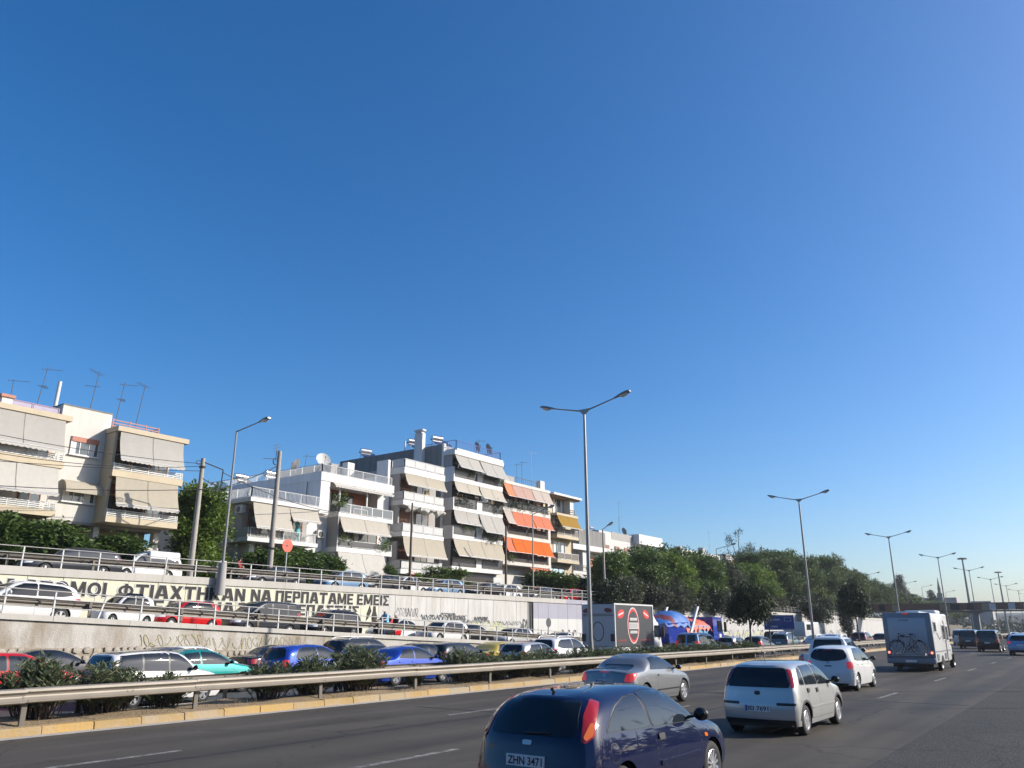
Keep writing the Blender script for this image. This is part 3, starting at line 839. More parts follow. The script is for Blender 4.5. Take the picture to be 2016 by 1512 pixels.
# --- silver five-door hatchback
c = Car(3.82, 1.65, 1.44, (-1.33, 1.16), .295,
        top=[(-1.78, 1.33), (-1.68, 1.36), (-1.3, 1.42), (-.6, 1.44), (0, 1.425), (.35, 1.35), (1.02, .985), (1.45, .89), (1.78, .74), (1.88, .66)],
        rear=[(.18, -1.82), (.32, -1.89), (.6, -1.905), (.68, -1.87), (.92, -1.83), (1.1, -1.76), (1.35, -1.60)],
        front=[(.18, 1.78), (.4, 1.88), (.6, 1.90), (.72, 1.85), (1.4, 1.78)],
        shoulder=[(-1.88, .92), (-1.0, .93), (.3, .89), (1.0, .85), (1.6, .75), (1.88, .60)], tum=.20, wheel='cap', arch=.35, capbulge=.08, rear_plan=.89)
CARS['corsa'] = c
c.rear('rear_window', [(-.54, 1.32), (.54, 1.32), (.66, 1.0), (.64, .94), (-.64, .94), (-.66, 1.0)], 'glass', off=.008, rnd=.06)
for sg in (1, -1):
    c.patch('tail_light', [(-1.70, -.60 * sg, 1.31), (-1.63, -.665 * sg, 1.29), (-1.72, -.74 * sg, 1.12), (-1.80, -.77 * sg, .95), (-1.85, -.70 * sg, .93), (-1.80, -.66 * sg, 1.1)], (.75, .66 * sg, 0), 'lamp_red', off=.016, rnd=.03, step=.05)
c.window([(-1.50, 1.0), (-1.22, .985), (-1.22, 1.32), (-1.40, 1.24)], rnd=.03)
c.window([(-1.14, .98), (-.32, .955), (-.38, 1.35), (-1.14, 1.335)], rnd=.04)
c.window([(-.24, .95), (.80, .92), (.40, 1.20), (.12, 1.325), (-.30, 1.352)], rnd=.04)
c.front('windscreen', [(-.56, 1.30), (.56, 1.30), (.64, 1.03), (-.64, 1.03)], 'glass', off=.01)
c.seam([(-.34, 1.36), (-.28, .95), (-.27, .30)]); c.seam([(.80, .93), (.84, .6), (.82, .3)]); c.seam([(-1.17, 1.33), (-1.16, .95), (-1.05, .66), (-.95, .32)]); c.seam([(-.95, .30), (.82, .30)])
c.handle(-.42, .84, .13, .085, 'black_trim'); c.handle(-1.05, .86, .13, .085, 'black_trim')
c.side('side_moulding', [(-.93, .50), (.80, .50), (.80, .535), (-.93, .535)], 'paint', off=.014, rnd=.01)
c.mirror_pair(.66, .96, (.10, .20, .15), 'black_trim')
c.plate(-.0, .53, 'IEI 7691', .52, .12)
c.rear('badge', [(-.06, .79), (.06, .79), (.06, .87), (-.06, .87)], 'black_trim', off=.01, rnd=.035)
for sg in (-1, 1): c.rear('trim', sorted([(sg * .40, .60), (sg * .77, .60)]) + sorted([(sg * .77, .65), (sg * .40, .65)], reverse=True), 'black_trim', off=.02, rnd=.01)
c.rear('bumper_skirt', [(-.72, .19), (.72, .19), (.74, .32), (-.74, .32)], 'black_trim', off=.012, rnd=.02)
c.add('roof_aerial', MB().tube((-1.25, -.0, 1.42), (-1.45, 0, 1.66), .007).mesh('roof_aerial'), 'black_trim')
c.seam([(-1.80, .72), (-1.55, .66)]);
for sg in (-1, 1):
    for a in (-1.33, 1.16): c.patch('arch_trim', [(a + q * math.cos(t), -sg, .295 + q * math.sin(t)) for q, ts in ((.40, np.linspace(0.05, PI - .05, 15)), (.353, np.linspace(PI - .05, 0.05, 15))) for t in ts], (0, sg, 0), 'rim_dark', off=.008, step=.15)

# --- white rounded five-door
c = Car(3.78, 1.665, 1.525, (-1.25, 1.20), .295,
        top=[(-1.74, 1.40), (-1.6, 1.445), (-1.2, 1.505), (-.5, 1.525), (.1, 1.495), (.45, 1.41), (1.08, 1.03), (1.5, .92), (1.78, .76), (1.86, .68)],
        rear=[(.18, -1.80), (.35, -1.87), (.6, -1.88), (.78, -1.845), (.95, -1.81), (1.15, -1.75), (1.42, -1.62)],
        front=[(.18, 1.76), (.4, 1.86), (.6, 1.88), (.74, 1.82), (1.5, 1.76)],
        shoulder=[(-1.86, .96), (-1.0, .97), (.3, .93), (1.0, .89), (1.6, .78), (1.86, .62)], tum=.20, wheel='spoke7', arch=.35, n_roof=4.2, capbulge=.10, rear_plan=.87)
CARS['micra'] = c
c.rear('rear_window', [(-.50, 1.40), (.50, 1.40), (.63, 1.20), (.60, 1.08), (.35, 1.015), (0, 1.0), (-.35, 1.015), (-.60, 1.08), (-.63, 1.20)], 'glass', off=.008, rnd=.08)
c.rear('brake_light', [(-.15, 1.345), (.15, 1.345), (.15, 1.385), (-.15, 1.385)], 'lamp_red', off=.02, rnd=.01)
for sg in (1, -1):
    c.patch('tail_light', [(-1.84, -.60 * sg, .98), (-1.76, -.74 * sg, 1.0), (-1.68, -.80 * sg, .97), (-1.70, -.80 * sg, .78), (-1.80, -.74 * sg, .74), (-1.86, -.63 * sg, .76)], (.8, .6 * sg, 0), 'lamp_redlit', off=.018, rnd=.05, step=.05)
c.window([(-1.36, 1.06), (-.98, 1.02), (-.30, 1.0), (-.36, 1.425), (-1.0, 1.40), (-1.25, 1.28)], rnd=.06)
c.window([(-.22, .995), (.86, .975), (.46, 1.25), (.15, 1.385), (-.28, 1.428)], rnd=.04)
c.front('windscreen', [(-.55, 1.38), (.55, 1.38), (.64, 1.07), (-.64, 1.07)], 'glass', off=.01)
c.seam([(-.32, 1.43), (-.26, .98), (-.27, .30)]); c.seam([(.84, .97), (.86, .6), (.84, .3)]); c.seam([(-1.05, .98), (-.95, .7), (-.88, .32)])
c.handle(-.42, .86); c.handle(-1.02, .88)
c.mirror_pair(.70, 1.0, (.11, .22, .16), 'black_trim')
c.plate(-.0, .52, '', .50, .12)
c.rear('plate_recess', [(-.12, .82), (.12, .82), (.12, .86), (-.12, .86)], 'black_trim', off=.004, rnd=.01)
c.rear('badge', [(-.05, .92), (.05, .92), (.05, .98), (-.05, .98)], 'chrome', off=.01, rnd=.025)
c.rear('bumper_skirt', [(-.60, .19), (.60, .19), (.62, .27), (-.62, .27)], 'black_trim', off=.012, rnd=.02)
wiper(c, 0, .25, 1.0, 1.01)

# --- grey coupe-cabriolet with a notched tail
c = Car(4.04, 1.75, 1.40, (-1.24, 1.30), .315,
        top=[(-2.0, .985), (-1.7, 1.03), (-1.36, 1.055), (-.80, 1.30), (-.35, 1.395), (.05, 1.385), (.42, 1.29), (1.12, .965), (1.6, .86), (1.9, .72), (2.0, .64)],
        rear=[(.18, -1.92), (.35, -2.0), (.55, -2.02), (.75, -1.995), (.98, -1.94)],
        front=[(.18, 1.88), (.4, 2.0), (.6, 2.02), (.72, 1.96), (1.4, 1.9)],
        shoulder=[(-2.0, .90), (-1.0, .945), (.3, .90), (1.1, .85), (1.7, .74), (2.0, .58)], tum=.30, n_roof=4.0, wheel='spoke7', arch=.37, capbulge=.10, rear_plan=.86)
CARS['cc'] = c
c.patch('rear_window', [(-.74, -.52, 1.31), (-.74, .52, 1.31), (-1.38, .66, 1.065), (-1.38, -.66, 1.065)], (.35, 0, -.94), 'glass', off=.012, rnd=.05)
c.window([(-.88, 1.0), (.84, .965), (.44, 1.20), (.18, 1.30), (-.25, 1.33), (-.62, 1.29)], rnd=.06)
c.front('windscreen', [(-.56, 1.27), (.56, 1.27), (.66, 1.0), (-.66, 1.0)], 'glass', off=.01)
for sg in (1, -1):
    c.patch('tail_light', [(-1.97, -.52 * sg, .72), (-1.95, -.60 * sg, .90), (-1.82, -.78 * sg, .94), (-1.68, -.85 * sg, .93), (-1.80, -.83 * sg, .80), (-1.93, -.74 * sg, .70)], (.8, .6 * sg, 0), 'lamp_redlit', off=.016, rnd=.03, step=.05)
c.rear('tail_recess', [(-.40, .60), (.40, .60), (.44, .78), (-.44, .78)], 'paint', off=.004, rnd=.04)
c.plate(0, .69, 'ZZM 8570', .50, .12)
c.rear('badge', [(-.045, .83), (.045, .83), (.045, .92), (-.045, .92)], 'chrome', off=.01, rnd=.03)
c.rear('brake_light', [(-.13, .945), (.13, .945), (.13, .965), (-.13, .965)], 'lamp_redlit', off=.012, rnd=.006)
c.seam([(-.62, .98), (-.52, .6), (-.56, .3)]); c.seam([(.84, .96), (.93, .6), (.9, .3)]); c.seam([(-.56, .29), (.9, .29)])
c.side('side_moulding', [(-.54, .42), (.9, .42), (.9, .455), (-.54, .455)], 'black_trim', off=.012, rnd=.01)
c.handle(-.36, .84, .17, .05)
c.mirror_pair(.72, .97, (.11, .20, .15))

# --- generic bodies for the rest of the traffic
def lamps(c, zr=.85, hr=.12, zf=.66, wr=.16, lit='lamp_red'):
    hw = c.W / 2
    for sg in (1, -1):
        xr = c.hit((0, -sg * (hw - .22), zr), (1, 0, 0)).x
        c.patch('tail_light', [(xr, -sg * (hw - .30), zr - hr), (xr, -sg * (hw - .30), zr + hr), (xr + .22, -sg * hw, zr + hr), (xr + .2, -sg * hw, zr - hr)], (.8, .6 * sg, 0), lit, off=.014, rnd=.03, step=.1)
        xf = c.hit((0, -sg * (hw - .35), zf), (-1, 0, 0)).x
        c.patch('headlight', [(xf, -sg * (hw - .46), zf - .06), (xf, -sg * (hw - .46), zf + .05), (xf - .28, -sg * (hw + .02), zf + .10), (xf - .24, -sg * (hw + .02), zf - .03)], (-.8, .6 * sg, 0), 'lamp_clear', off=.012, rnd=.03, step=.1)
c = Car(3.95, 1.68, 1.46, (-1.28, 1.20), .30,
        top=[(-1.84, 1.33), (-1.7, 1.37), (-1.3, 1.435), (-.6, 1.46), (0, 1.44), (.35, 1.37), (1.05, .99), (1.5, .89), (1.82, .75), (1.94, .66)],
        rear=[(.18, -1.86), (.35, -1.95), (.6, -1.96), (.72, -1.92), (.95, -1.88), (1.15, -1.78), (1.36, -1.64)],
        front=[(.18, 1.82), (.4, 1.95), (.6, 1.97), (.74, 1.9), (1.45, 1.82)],
        shoulder=[(-1.94, .93), (-1.0, .93), (.3, .90), (1.0, .86), (1.6, .76), (1.94, .60)], tum=.21, wheel='cap')
CARS['hatch'] = c
c.rear('rear_window', [(-.52, 1.335), (.52, 1.335), (.62, 1.0), (-.62, 1.0)], 'glass', off=.008, rnd=.06)
c.window([(-1.48, 1.02), (-.34, .965), (-.38, 1.365), (-1.15, 1.33)], rnd=.05)
c.window([(-.26, .96), (.82, .935), (.42, 1.21), (.12, 1.34), (-.30, 1.37)], rnd=.04)
c.front('windscreen', [(-.56, 1.32), (.56, 1.32), (.65, 1.03), (-.65, 1.03)], 'glass', off=.01)
lamps(c, .93, .13); c.handle(-.42, .85); c.handle(-1.08, .87); c.mirror_pair(.68, .97); c.plate(0, .66, '')
c.seam([(-.34, 1.37), (-.28, .95), (-.28, .3)]); c.seam([(.82, .93), (.86, .6), (.84, .3)])
c = Car(4.45, 1.76, 1.44, (-1.36, 1.34), .315,
        top=[(-2.17, .99), (-1.75, 1.035), (-1.55, 1.05), (-.95, 1.34), (-.4, 1.44), (.05, 1.43), (.42, 1.34), (1.15, .99), (1.7, .88), (2.05, .74), (2.19, .66)],
        rear=[(.18, -2.10), (.35, -2.2), (.55, -2.22), (.75, -2.19), (.99, -2.12)],
        front=[(.18, 2.05), (.4, 2.2), (.6, 2.22), (.74, 2.14), (1.45, 2.05)],
        shoulder=[(-2.2, .91), (-1.0, .945), (.3, .91), (1.1, .87), (1.8, .75), (2.2, .60)], tum=.25, wheel='spoke5', n_roof=4.2)
CARS['sedan'] = c
c.patch('rear_window', [(-.98, -.52, 1.33), (-.98, .52, 1.33), (-1.52, .63, 1.07), (-1.52, -.63, 1.07)], (.4, 0, -.92), 'glass', off=.012, rnd=.05)
c.window([(-1.22, 1.01), (-.36, .97), (-.38, 1.355), (-.85, 1.30)], rnd=.05)
c.window([(-.28, .965), (.90, .94), (.48, 1.21), (.15, 1.33), (-.30, 1.36)], rnd=.04)
c.front('windscreen', [(-.57, 1.30), (.57, 1.30), (.67, 1.02), (-.67, 1.02)], 'glass', off=.01)
lamps(c, .82, .09); c.handle(-.45, .86); c.handle(-1.15, .87); c.mirror_pair(.75, .97); c.plate(0, .62, '')
c.seam([(-.34, 1.36), (-.30, .95), (-.3, .3)]); c.seam([(.9, .93), (.95, .6), (.92, .3)])
c = Car(4.42, 1.83, 1.66, (-1.36, 1.30), .345,
        top=[(-2.0, 1.50), (-1.85, 1.55), (-1.4, 1.63), (-.6, 1.66), (.05, 1.64), (.45, 1.55), (1.15, 1.14), (1.65, 1.05), (2.02, .90), (2.16, .80)],
        rear=[(.24, -2.08), (.4, -2.18), (.7, -2.19), (.85, -2.14), (1.05, -2.09), (1.3, -1.98), (1.55, -1.80)],
        front=[(.24, 2.02), (.45, 2.17), (.7, 2.19), (.9, 2.12), (1.6, 2.0)],
        shoulder=[(-2.17, 1.07), (-1.0, 1.06), (.3, 1.02), (1.1, .98), (1.8, .87), (2.16, .70)], tum=.22, wheel='spoke5', sill=.27, arch=.41)
CARS['suv'] = c
c.rear('rear_window', [(-.50, 1.525), (.50, 1.525), (.68, 1.24), (.60, 1.14), (-.60, 1.14), (-.68, 1.24)], 'glass', off=.008, rnd=.07)
c.window([(-1.78, 1.20), (-1.32, 1.12), (-.38, 1.09), (-.40, 1.555), (-1.30, 1.515), (-1.62, 1.42)], rnd=.05)
c.window([(-.30, 1.085), (.88, 1.07), (.50, 1.38), (.18, 1.52), (-.32, 1.56)], rnd=.04)
c.front('windscreen', [(-.60, 1.51), (.60, 1.51), (.69, 1.18), (-.69, 1.18)], 'glass', off=.01)
lamps(c, 1.0, .09); c.handle(-.45, .98); c.handle(-1.15, 1.0); c.mirror_pair(.74, 1.1, (.12, .23, .18)); c.plate(0, .80, '')
c.rear('bumper_skirt', [(-.80, .26), (.80, .26), (.82, .42), (-.82, .42)], 'black_trim', off=.012, rnd=.02)
for sg in (-1, 1):
    m = MB().path([(-1.5, sg * .60, 1.60), (-1.3, sg * .62, 1.70), (.0, sg * .62, 1.715), (.2, sg * .6, 1.64)], .018, 6)
    c.add('roof_rail', m.mesh('roof_rail'), 'alu')
c.seam([(-.36, 1.56), (-.32, 1.07), (-.32, .36)])
c = Car(4.20, 1.80, 1.82, (-1.35, 1.33), .31,
        top=[(-2.04, 1.74), (-1.9, 1.775), (-1.3, 1.81), (-.3, 1.82), (.3, 1.78), (.62, 1.66), (1.25, 1.18), (1.68, 1.06), (1.95, .88), (2.06, .76)],
        rear=[(.2, -2.0), (.35, -2.08), (.7, -2.09), (1.1, -2.06), (1.75, -1.95)],
        front=[(.2, 1.95), (.42, 2.07), (.7, 2.09), (.9, 2.0), (1.7, 1.9)],
        shoulder=[(-2.07, 1.10), (-1.0, 1.10), (.4, 1.07), (1.2, 1.02), (1.7, .88), (2.06, .68)], tum=.10, wheel='cap', n_roof=7)
CARS['mpv'] = c
for sg in (-1, 1): c.rear('rear_window', [(sg * .05, 1.66), (sg * .60, 1.66), (sg * .64, 1.16), (sg * .05, 1.16)], 'glass', off=.008, rnd=.05)
c.window([(-1.88, 1.19), (-1.20, 1.17), (-1.20, 1.66), (-1.84, 1.64)], rnd=.05)
c.window([(-1.10, 1.16), (-.18, 1.13), (-.18, 1.68), (-1.10, 1.665)], rnd=.05)
c.window([(-.08, 1.125), (1.02, 1.10), (.62, 1.42), (.34, 1.62), (-.08, 1.68)], rnd=.04)
c.front('windscreen', [(-.64, 1.64), (.64, 1.64), (.72, 1.24), (-.72, 1.24)], 'glass', off=.01)
lamps(c, 1.05, .24); c.handle(-.28, .98); c.mirror_pair(.88, 1.14, (.12, .22, .2), 'black_trim'); c.plate(0, .82, '')
c = Car(4.90, 1.92, 1.96, (-1.52, 1.45), .34,
        top=[(-2.36, 1.86), (-2.2, 1.90), (-1.5, 1.95), (-.2, 1.96), (.6, 1.93), (1.0, 1.80), (1.72, 1.22), (2.05, 1.10), (2.3, .92), (2.41, .80)],
        rear=[(.24, -2.34), (.4, -2.43), (.8, -2.44), (1.2, -2.41), (1.88, -2.30)],
        front=[(.24, 2.3), (.45, 2.42), (.75, 2.44), (.95, 2.36), (1.8, 2.2)],
        shoulder=[(-2.42, 1.15), (-1.0, 1.15), (.4, 1.12), (1.4, 1.08), (2.1, .94), (2.41, .72)], tum=.12, wheel='cap', n_roof=7, sill=.25)
CARS['van'] = c
c.rear('rear_window', [(-.70, 1.74), (.70, 1.74), (.76, 1.22), (-.76, 1.22)], 'glass', off=.008, rnd=.06)
c.window([(-2.15, 1.22), (-.95, 1.21), (-.95, 1.78), (-2.12, 1.75)], rnd=.05)
c.window([(-.85, 1.20), (.35, 1.18), (.35, 1.80), (-.85, 1.785)], rnd=.05)
c.window([(.45, 1.175), (1.42, 1.15), (1.0, 1.55), (.78, 1.74), (.45, 1.79)], rnd=.04)
c.front('windscreen', [(-.70, 1.76), (.70, 1.76), (.80, 1.28), (-.80, 1.28)], 'glass', off=.01)
lamps(c, 1.05, .2); c.handle(.55, 1.0); c.mirror_pair(1.25, 1.2, (.13, .24, .24), 'black_trim'); c.plate(0, .80, '')
# pickup with a double cab
c = Car(5.15, 1.80, 1.78, (-1.55, 1.55), .36,
        top=[(-2.52, 1.10), (-1.13, 1.11), (-1.05, 1.14), (-.88, 1.70), (-.7, 1.75), (-.2, 1.78), (.3, 1.77), (.68, 1.66), (1.3, 1.22), (1.8, 1.12), (2.3, 1.0), (2.5, .85)],
        rear=[(.4, -2.48), (.5, -2.54), (.8, -2.555), (1.1, -2.53)],
        front=[(.3, 2.4), (.5, 2.53), (.8, 2.56), (1.0, 2.48), (1.75, 2.3)],
        shoulder=[(-2.54, 1.02), (-1.0, 1.06), (.4, 1.06), (1.3, 1.04), (2.1, .95), (2.52, .75)], tum=.20, wheel='spoke5', sill=.38, arch=.43, n_roof=5)
CARS['pickup'] = c
c.rear('rear_window', [(-.56, 1.64), (.56, 1.64), (.66, 1.20), (-.66, 1.20)], 'glass', off=.01, rnd=.05)
c.window([(-.82, 1.14), (-.06, 1.12), (-.06, 1.66), (-.72, 1.64)], rnd=.05)
c.window([(.02, 1.12), (1.08, 1.11), (.72, 1.40), (.45, 1.60), (.02, 1.665)], rnd=.04)
c.front('windscreen', [(-.62, 1.62), (.62, 1.62), (.70, 1.26), (-.70, 1.26)], 'glass', off=.01)
lamps(c, .88, .17); c.handle(.12, 1.0); c.mirror_pair(.95, 1.13, (.13, .24, .22)); c.plate(0, .5, '')
for sg in (-1, 1):
    c.add('roof_rail', MB().path([(-.7, sg * .52, 1.74), (-.55, sg * .53, 1.82), (.3, sg * .53, 1.83), (.45, sg * .5, 1.74)], .025, 6).mesh('roof_rail'), 'white_gloss')
c.rear('trim', [(-.78, .36), (.78, .36), (.78, .5), (-.78, .5)], 'black_trim', off=.03, rnd=.02)
# long estate with a black roof
c = Car(5.0, 1.80, 1.56, (-1.42, 1.50), .32,
        top=[(-2.36, 1.42), (-2.2, 1.47), (-1.6, 1.53), (-.6, 1.56), (.2, 1.53), (.6, 1.44), (1.32, 1.02), (1.9, .92), (2.3, .78), (2.45, .68)],
        rear=[(.18, -2.36), (.35, -2.46), (.6, -2.48), (.8, -2.44), (1.0, -2.42), (1.46, -2.2)],
        front=[(.18, 2.32), (.4, 2.45), (.6, 2.48), (.74, 2.4), (1.5, 2.3)],
        shoulder=[(-2.45, .97), (-1.0, .965), (.3, .93), (1.3, .89), (2.0, .79), (2.45, .62)], tum=.18, wheel='spoke5')
CARS['estate'] = c
c.side('pillar_trim', [(-2.2, 1.02), (1.1, .95), (.68, 1.27), (.38, 1.43), (-.04, 1.49), (-1.2, 1.475), (-2.03, 1.43)], 'black_trim', off=.0045, rnd=.04)
c.rear('rear_window', [(-.55, 1.42), (.55, 1.42), (.66, 1.05), (-.66, 1.05)], 'glass', off=.008, rnd=.06)
c.window([(-2.14, 1.05), (-1.20, 1.02), (-1.20, 1.45), (-1.98, 1.41)], rnd=.05)
c.window([(-1.12, 1.015), (-.12, .99), (-.12, 1.465), (-1.12, 1.455)], rnd=.05)
c.window([(-.04, .985), (1.06, .965), (.66, 1.25), (.36, 1.41), (-.04, 1.465)], rnd=.04)
c.front('windscreen', [(-.58, 1.42), (.58, 1.42), (.67, 1.07), (-.67, 1.07)], 'glass', off=.01)
c.patch('roof_skin', [(-2.1, -.56, 1.5), (.35, -.56, 1.5), (.35, .56, 1.5), (-2.1, .56, 1.5)], (0, 0, -1), 'p_black', off=.006, rnd=.08, step=.15)
c.side('trim', [(-2.1, .935), (1.0, .90), (1.0, .93), (-2.1, .965)], 'chrome', off=.012, rnd=.005)
lamps(c, .95, .13); c.handle(-.25, .86); c.handle(-1.25, .88); c.mirror_pair(.92, 1.0, (.11, .2, .15), 'black_trim'); c.plate(0, .7, '')
# ------------------------------------------------------------------ the setting
def ZC(Y): return 4.9 - .0042 * Y                 # top of the upper wall
def ZL(Y): return 3.22 - .0445 * Y                # top of the lower wall
def ZR(Y):                                        # ramp surface
    return max(.012, 2.93 - .0445 * Y)
def sheet(name, x0, x1, y0, y1, z, mat, kind='structure'):
    m = MB(); m.add([(x0, y0, z), (x1, y0, z), (x1, y1, z), (x0, y1, z)], [(0, 1, 2, 3)])
    return tag(m.build(name, mat), kind=kind)
sheet('ground', -1500, 1500, -300, 3000, -.03, 'ground_soil')
sheet('road', -18.6, -3.5, -40, 900, 0, 'asphalt')
sheet('frontage_road', -39.95, -20.75, -40, 900, .001, 'asphalt_far')
sheet('shoulder', -3.5, 14, -40, 900, .006, 'asphalt_rough')
# ramp: a strip that climbs towards the camera side
m = MB()
ys = [-40] + list(np.arange(-30, 64.5, 3.0)) + [65.5]
vs = []; fs = []
for y in ys:
    vs += [(-39.97, y, ZR(y)), (-32.3, y, ZR(y))]
for k in range(len(ys) - 1): fs.append((2 * k, 2 * k + 1, 2 * k + 3, 2 * k + 2))
m.add(vs, fs); tag(m.build('ramp_road', 'asphalt_far'), kind='structure')
# upper street behind the upper wall
m = MB(); m.add([(-46.2, -40, ZC(-40) - .24), (-40.3, -40, ZC(-40) - .24), (-40.3, 260, ZC(260) - .24), (-46.2, 260, ZC(260) - .24)], [(0, 1, 2, 3)])
tag(m.build('upper_street', 'asphalt_far'), kind='structure')
m = MB()
m.hexa([(-47.4, -40, 4), (-46.2, -40, 4), (-46.2, 260, 3), (-47.4, 260, 3)], [(-47.4, -40, ZC(-40)), (-46.2, -40, ZC(-40)), (-46.2, 260, ZC(260)), (-47.4, 260, ZC(260))])
tag(m.build('pavement', 'kerb_grey'), kind='structure')
m = MB()
m.hexa([(-900, -40, -.5), (-47.4, -40, -.5), (-47.4, 900, -.5), (-900, 900, -.5)], [(-900, -40, 4.9), (-47.4, -40, 4.9), (-47.4, 260, 3.8), (-900, 900, 3.8)])
tag(m.build('terrace', 'ground_soil'), kind='structure')
# lane markings and tar seams
marks = []
for X, y0, n in ((-14.05, -4.1, 30), (-10.1, -1.0, 30), (-6.25, -2.8, 30)):
    for k in range(n):
        a = y0 + 10.4 * k
        MB().box(X - .06, X + .06, a, a + 2.9, -.01, .005).build('lane_marking', 'road_paint')
        marks.append(bpy.data.objects[-1] if False else None)
for o in COL.objects:
    if o.name.startswith('lane_marking'): o['kind'] = 'structure'
m = MB().box(-18.46, -18.12, -40, 400, -.01, .004); tag(m.build('gutter', 'kerb_grey'), kind='structure')
m = MB().box(-21.3, -21.15, -40, 400, -.01, .006); tag(m.build('edge_line', 'road_paint'), kind='structure')
# tar-sealed joints and repair patches
for x0, x1, y0, y1, z in ((-16.2, -12.9, 17.9, 18.02, .003), (-13.2, -13.14, 3, 60, .003), (-9.2, -9.15, 12, 90, .003), (-18.0, -3.6, 27.4, 27.47, .003)):
    tag(MB().box(x0, x1, y0, y1, -.01, z).build('tar_joint', 'tar'), kind='structure')
# median: kerb stones, earth, far kerb
kerb = thing('kerb', 'yellow painted kerb along the near edge of the planted median', 'kerb', (-18.45, 0, 0))
kerb['kind'] = 'structure'; del kerb['label']; del kerb['category']
ks = MB().prism([(-.02, -.02), (.0, .15), (.03, .175), (.24, .18), (.24, -.02)], 'y', .012, 1.088).mesh('kerb_stone')
for v in ks.vertices: v.co.x = -v.co.x
ks.flip_normals(); ks.materials.append(MATS['kerb_yellow'])
for k in range(-18, 130):
    link('kerb_stone', ks, kerb, (random.uniform(-.012, .012), k * 1.1, random.uniform(-.018, .006)), (0, 0, random.uniform(-.01, .01)), mat=random.choice(['kerb_yellow', 'kerb_yellow', 'kerb_faded', 'kerb_bright']))
m = MB().box(-18.70, -18.45, 143, 800, 0, .17); o = m.build('kerb_run', 'kerb_yellow', kerb)
# uneven earth
m = MB()
nx, ny = 9, 260
xs = np.linspace(-20.7, -18.68, nx); yy = np.concatenate([np.linspace(-20, 120, 220), np.linspace(124, 500, 40)])
vs = []; fs = []
for j, y in enumerate(yy):
    for i, x in enumerate(xs):
        vs.append((x, y, .15 + (.05 * math.sin(y * 1.7 + x * 3) * math.sin(y * .53) + random.uniform(-.02, .03) + .06 * math.sin(PI * i / (nx - 1)) if 0 < i < nx - 1 else 0)))
for j in range(ny - 1):
    for i in range(nx - 1):
        a = j * nx + i; fs.append((a, a + 1, a + nx + 1, a + nx))
m.add(vs, fs); tag(m.build('median_earth', 'dirt', smooth=True), kind='structure')
m = MB().box(-20.95, -20.70, -40, 500, 0, .15); tag(m.build('far_kerb', 'kerb_grey'), kind='structure')
# guardrails ----------------------------------------------------------
def wprofile(face=1, t=.006):
    p = [(0, 0), (.07, .025), (.08, .075), (.012, .125), (0, .155), (.012, .185), (.08, .235), (.07, .285), (0, .31)]
    q = [(d - t, z) for d, z in p]
    return [(d * face, z) for d, z in p] + [(d * face, z) for d, z in reversed(q)]
WB = {}
def beam_mesh(length, face, mat):
    k = (length, face, mat)
    if k not in WB:
        poly = wprofile(face); n = len(poly); h = n // 2
        mb = MB()
        vs = [(d, 0, z) for d, z in poly] + [(d, length, z) for d, z in poly]
        fs = [(i, (i + 1) % n, n + (i + 1) % n, n + i) for i in range(n)]
        for i in range(h - 1): fs += [(i, i + 1, n - 2 - i, n - 1 - i), (n + i, n + i + 1, 2 * n - 2 - i, 2 * n - 1 - i)]
        mb.add(vs, fs)
        for z in (.07, .24): mb.tube((.075 * face, .12, z), (.092 * face, .12, z), .014, n=6)
        me = mb.mesh('rail_beam', smooth=True, angle=25); me.materials.append(MATS[mat]); WB[k] = me
    return WB[k]
g = thing('guardrail', 'steel guardrail with a double-ridged beam along the yellow kerb', 'guardrail', (-18.92, 0, 0))
bm_ = beam_mesh(4.14, 1, 'galv')
pm = MB().box(-.03, .03, -.055, .055, -.05, .70).box(.03, .09, -.03, .03, .47, .70).mesh('post'); pm.materials.append(MATS['galv_dark'])
for k in range(-5, 42):
    y = 8.5 + 4.08 * k
    link('rail_beam', bm_, g, (.09 + (.004 if k % 2 else 0), y - .03, .60 + random.uniform(-.012, .012)), (random.uniform(-.003, .003), 0, 0))
    link('post', pm, g, (-.03, y + .1, .17), (random.uniform(-.02, .02), random.uniform(-.04, .04), 0))
link('rail_beam', beam_mesh(240, 1, 'galv'), g, (.09, 179.8, .6))
g = thing('guardrail', 'second guardrail behind the median bushes, facing the jammed road', 'guardrail', (-20.45, 0, 0))
bm_ = beam_mesh(4.14, -1, 'galv')
pm2 = MB().box(-.03, .03, -.055, .055, -.05, .68).box(-.09, -.03, -.03, .03, .45, .68).mesh('post'); pm2.materials.append(MATS['galv_dark'])
for k in range(-5, 42):
    y = 10.4 + 4.08 * k
    link('rail_beam', bm_, g, (-.09 + (.004 if k % 2 else 0), y - .03, .58))
    link('post', pm2, g, (.03, y + .1, .15))
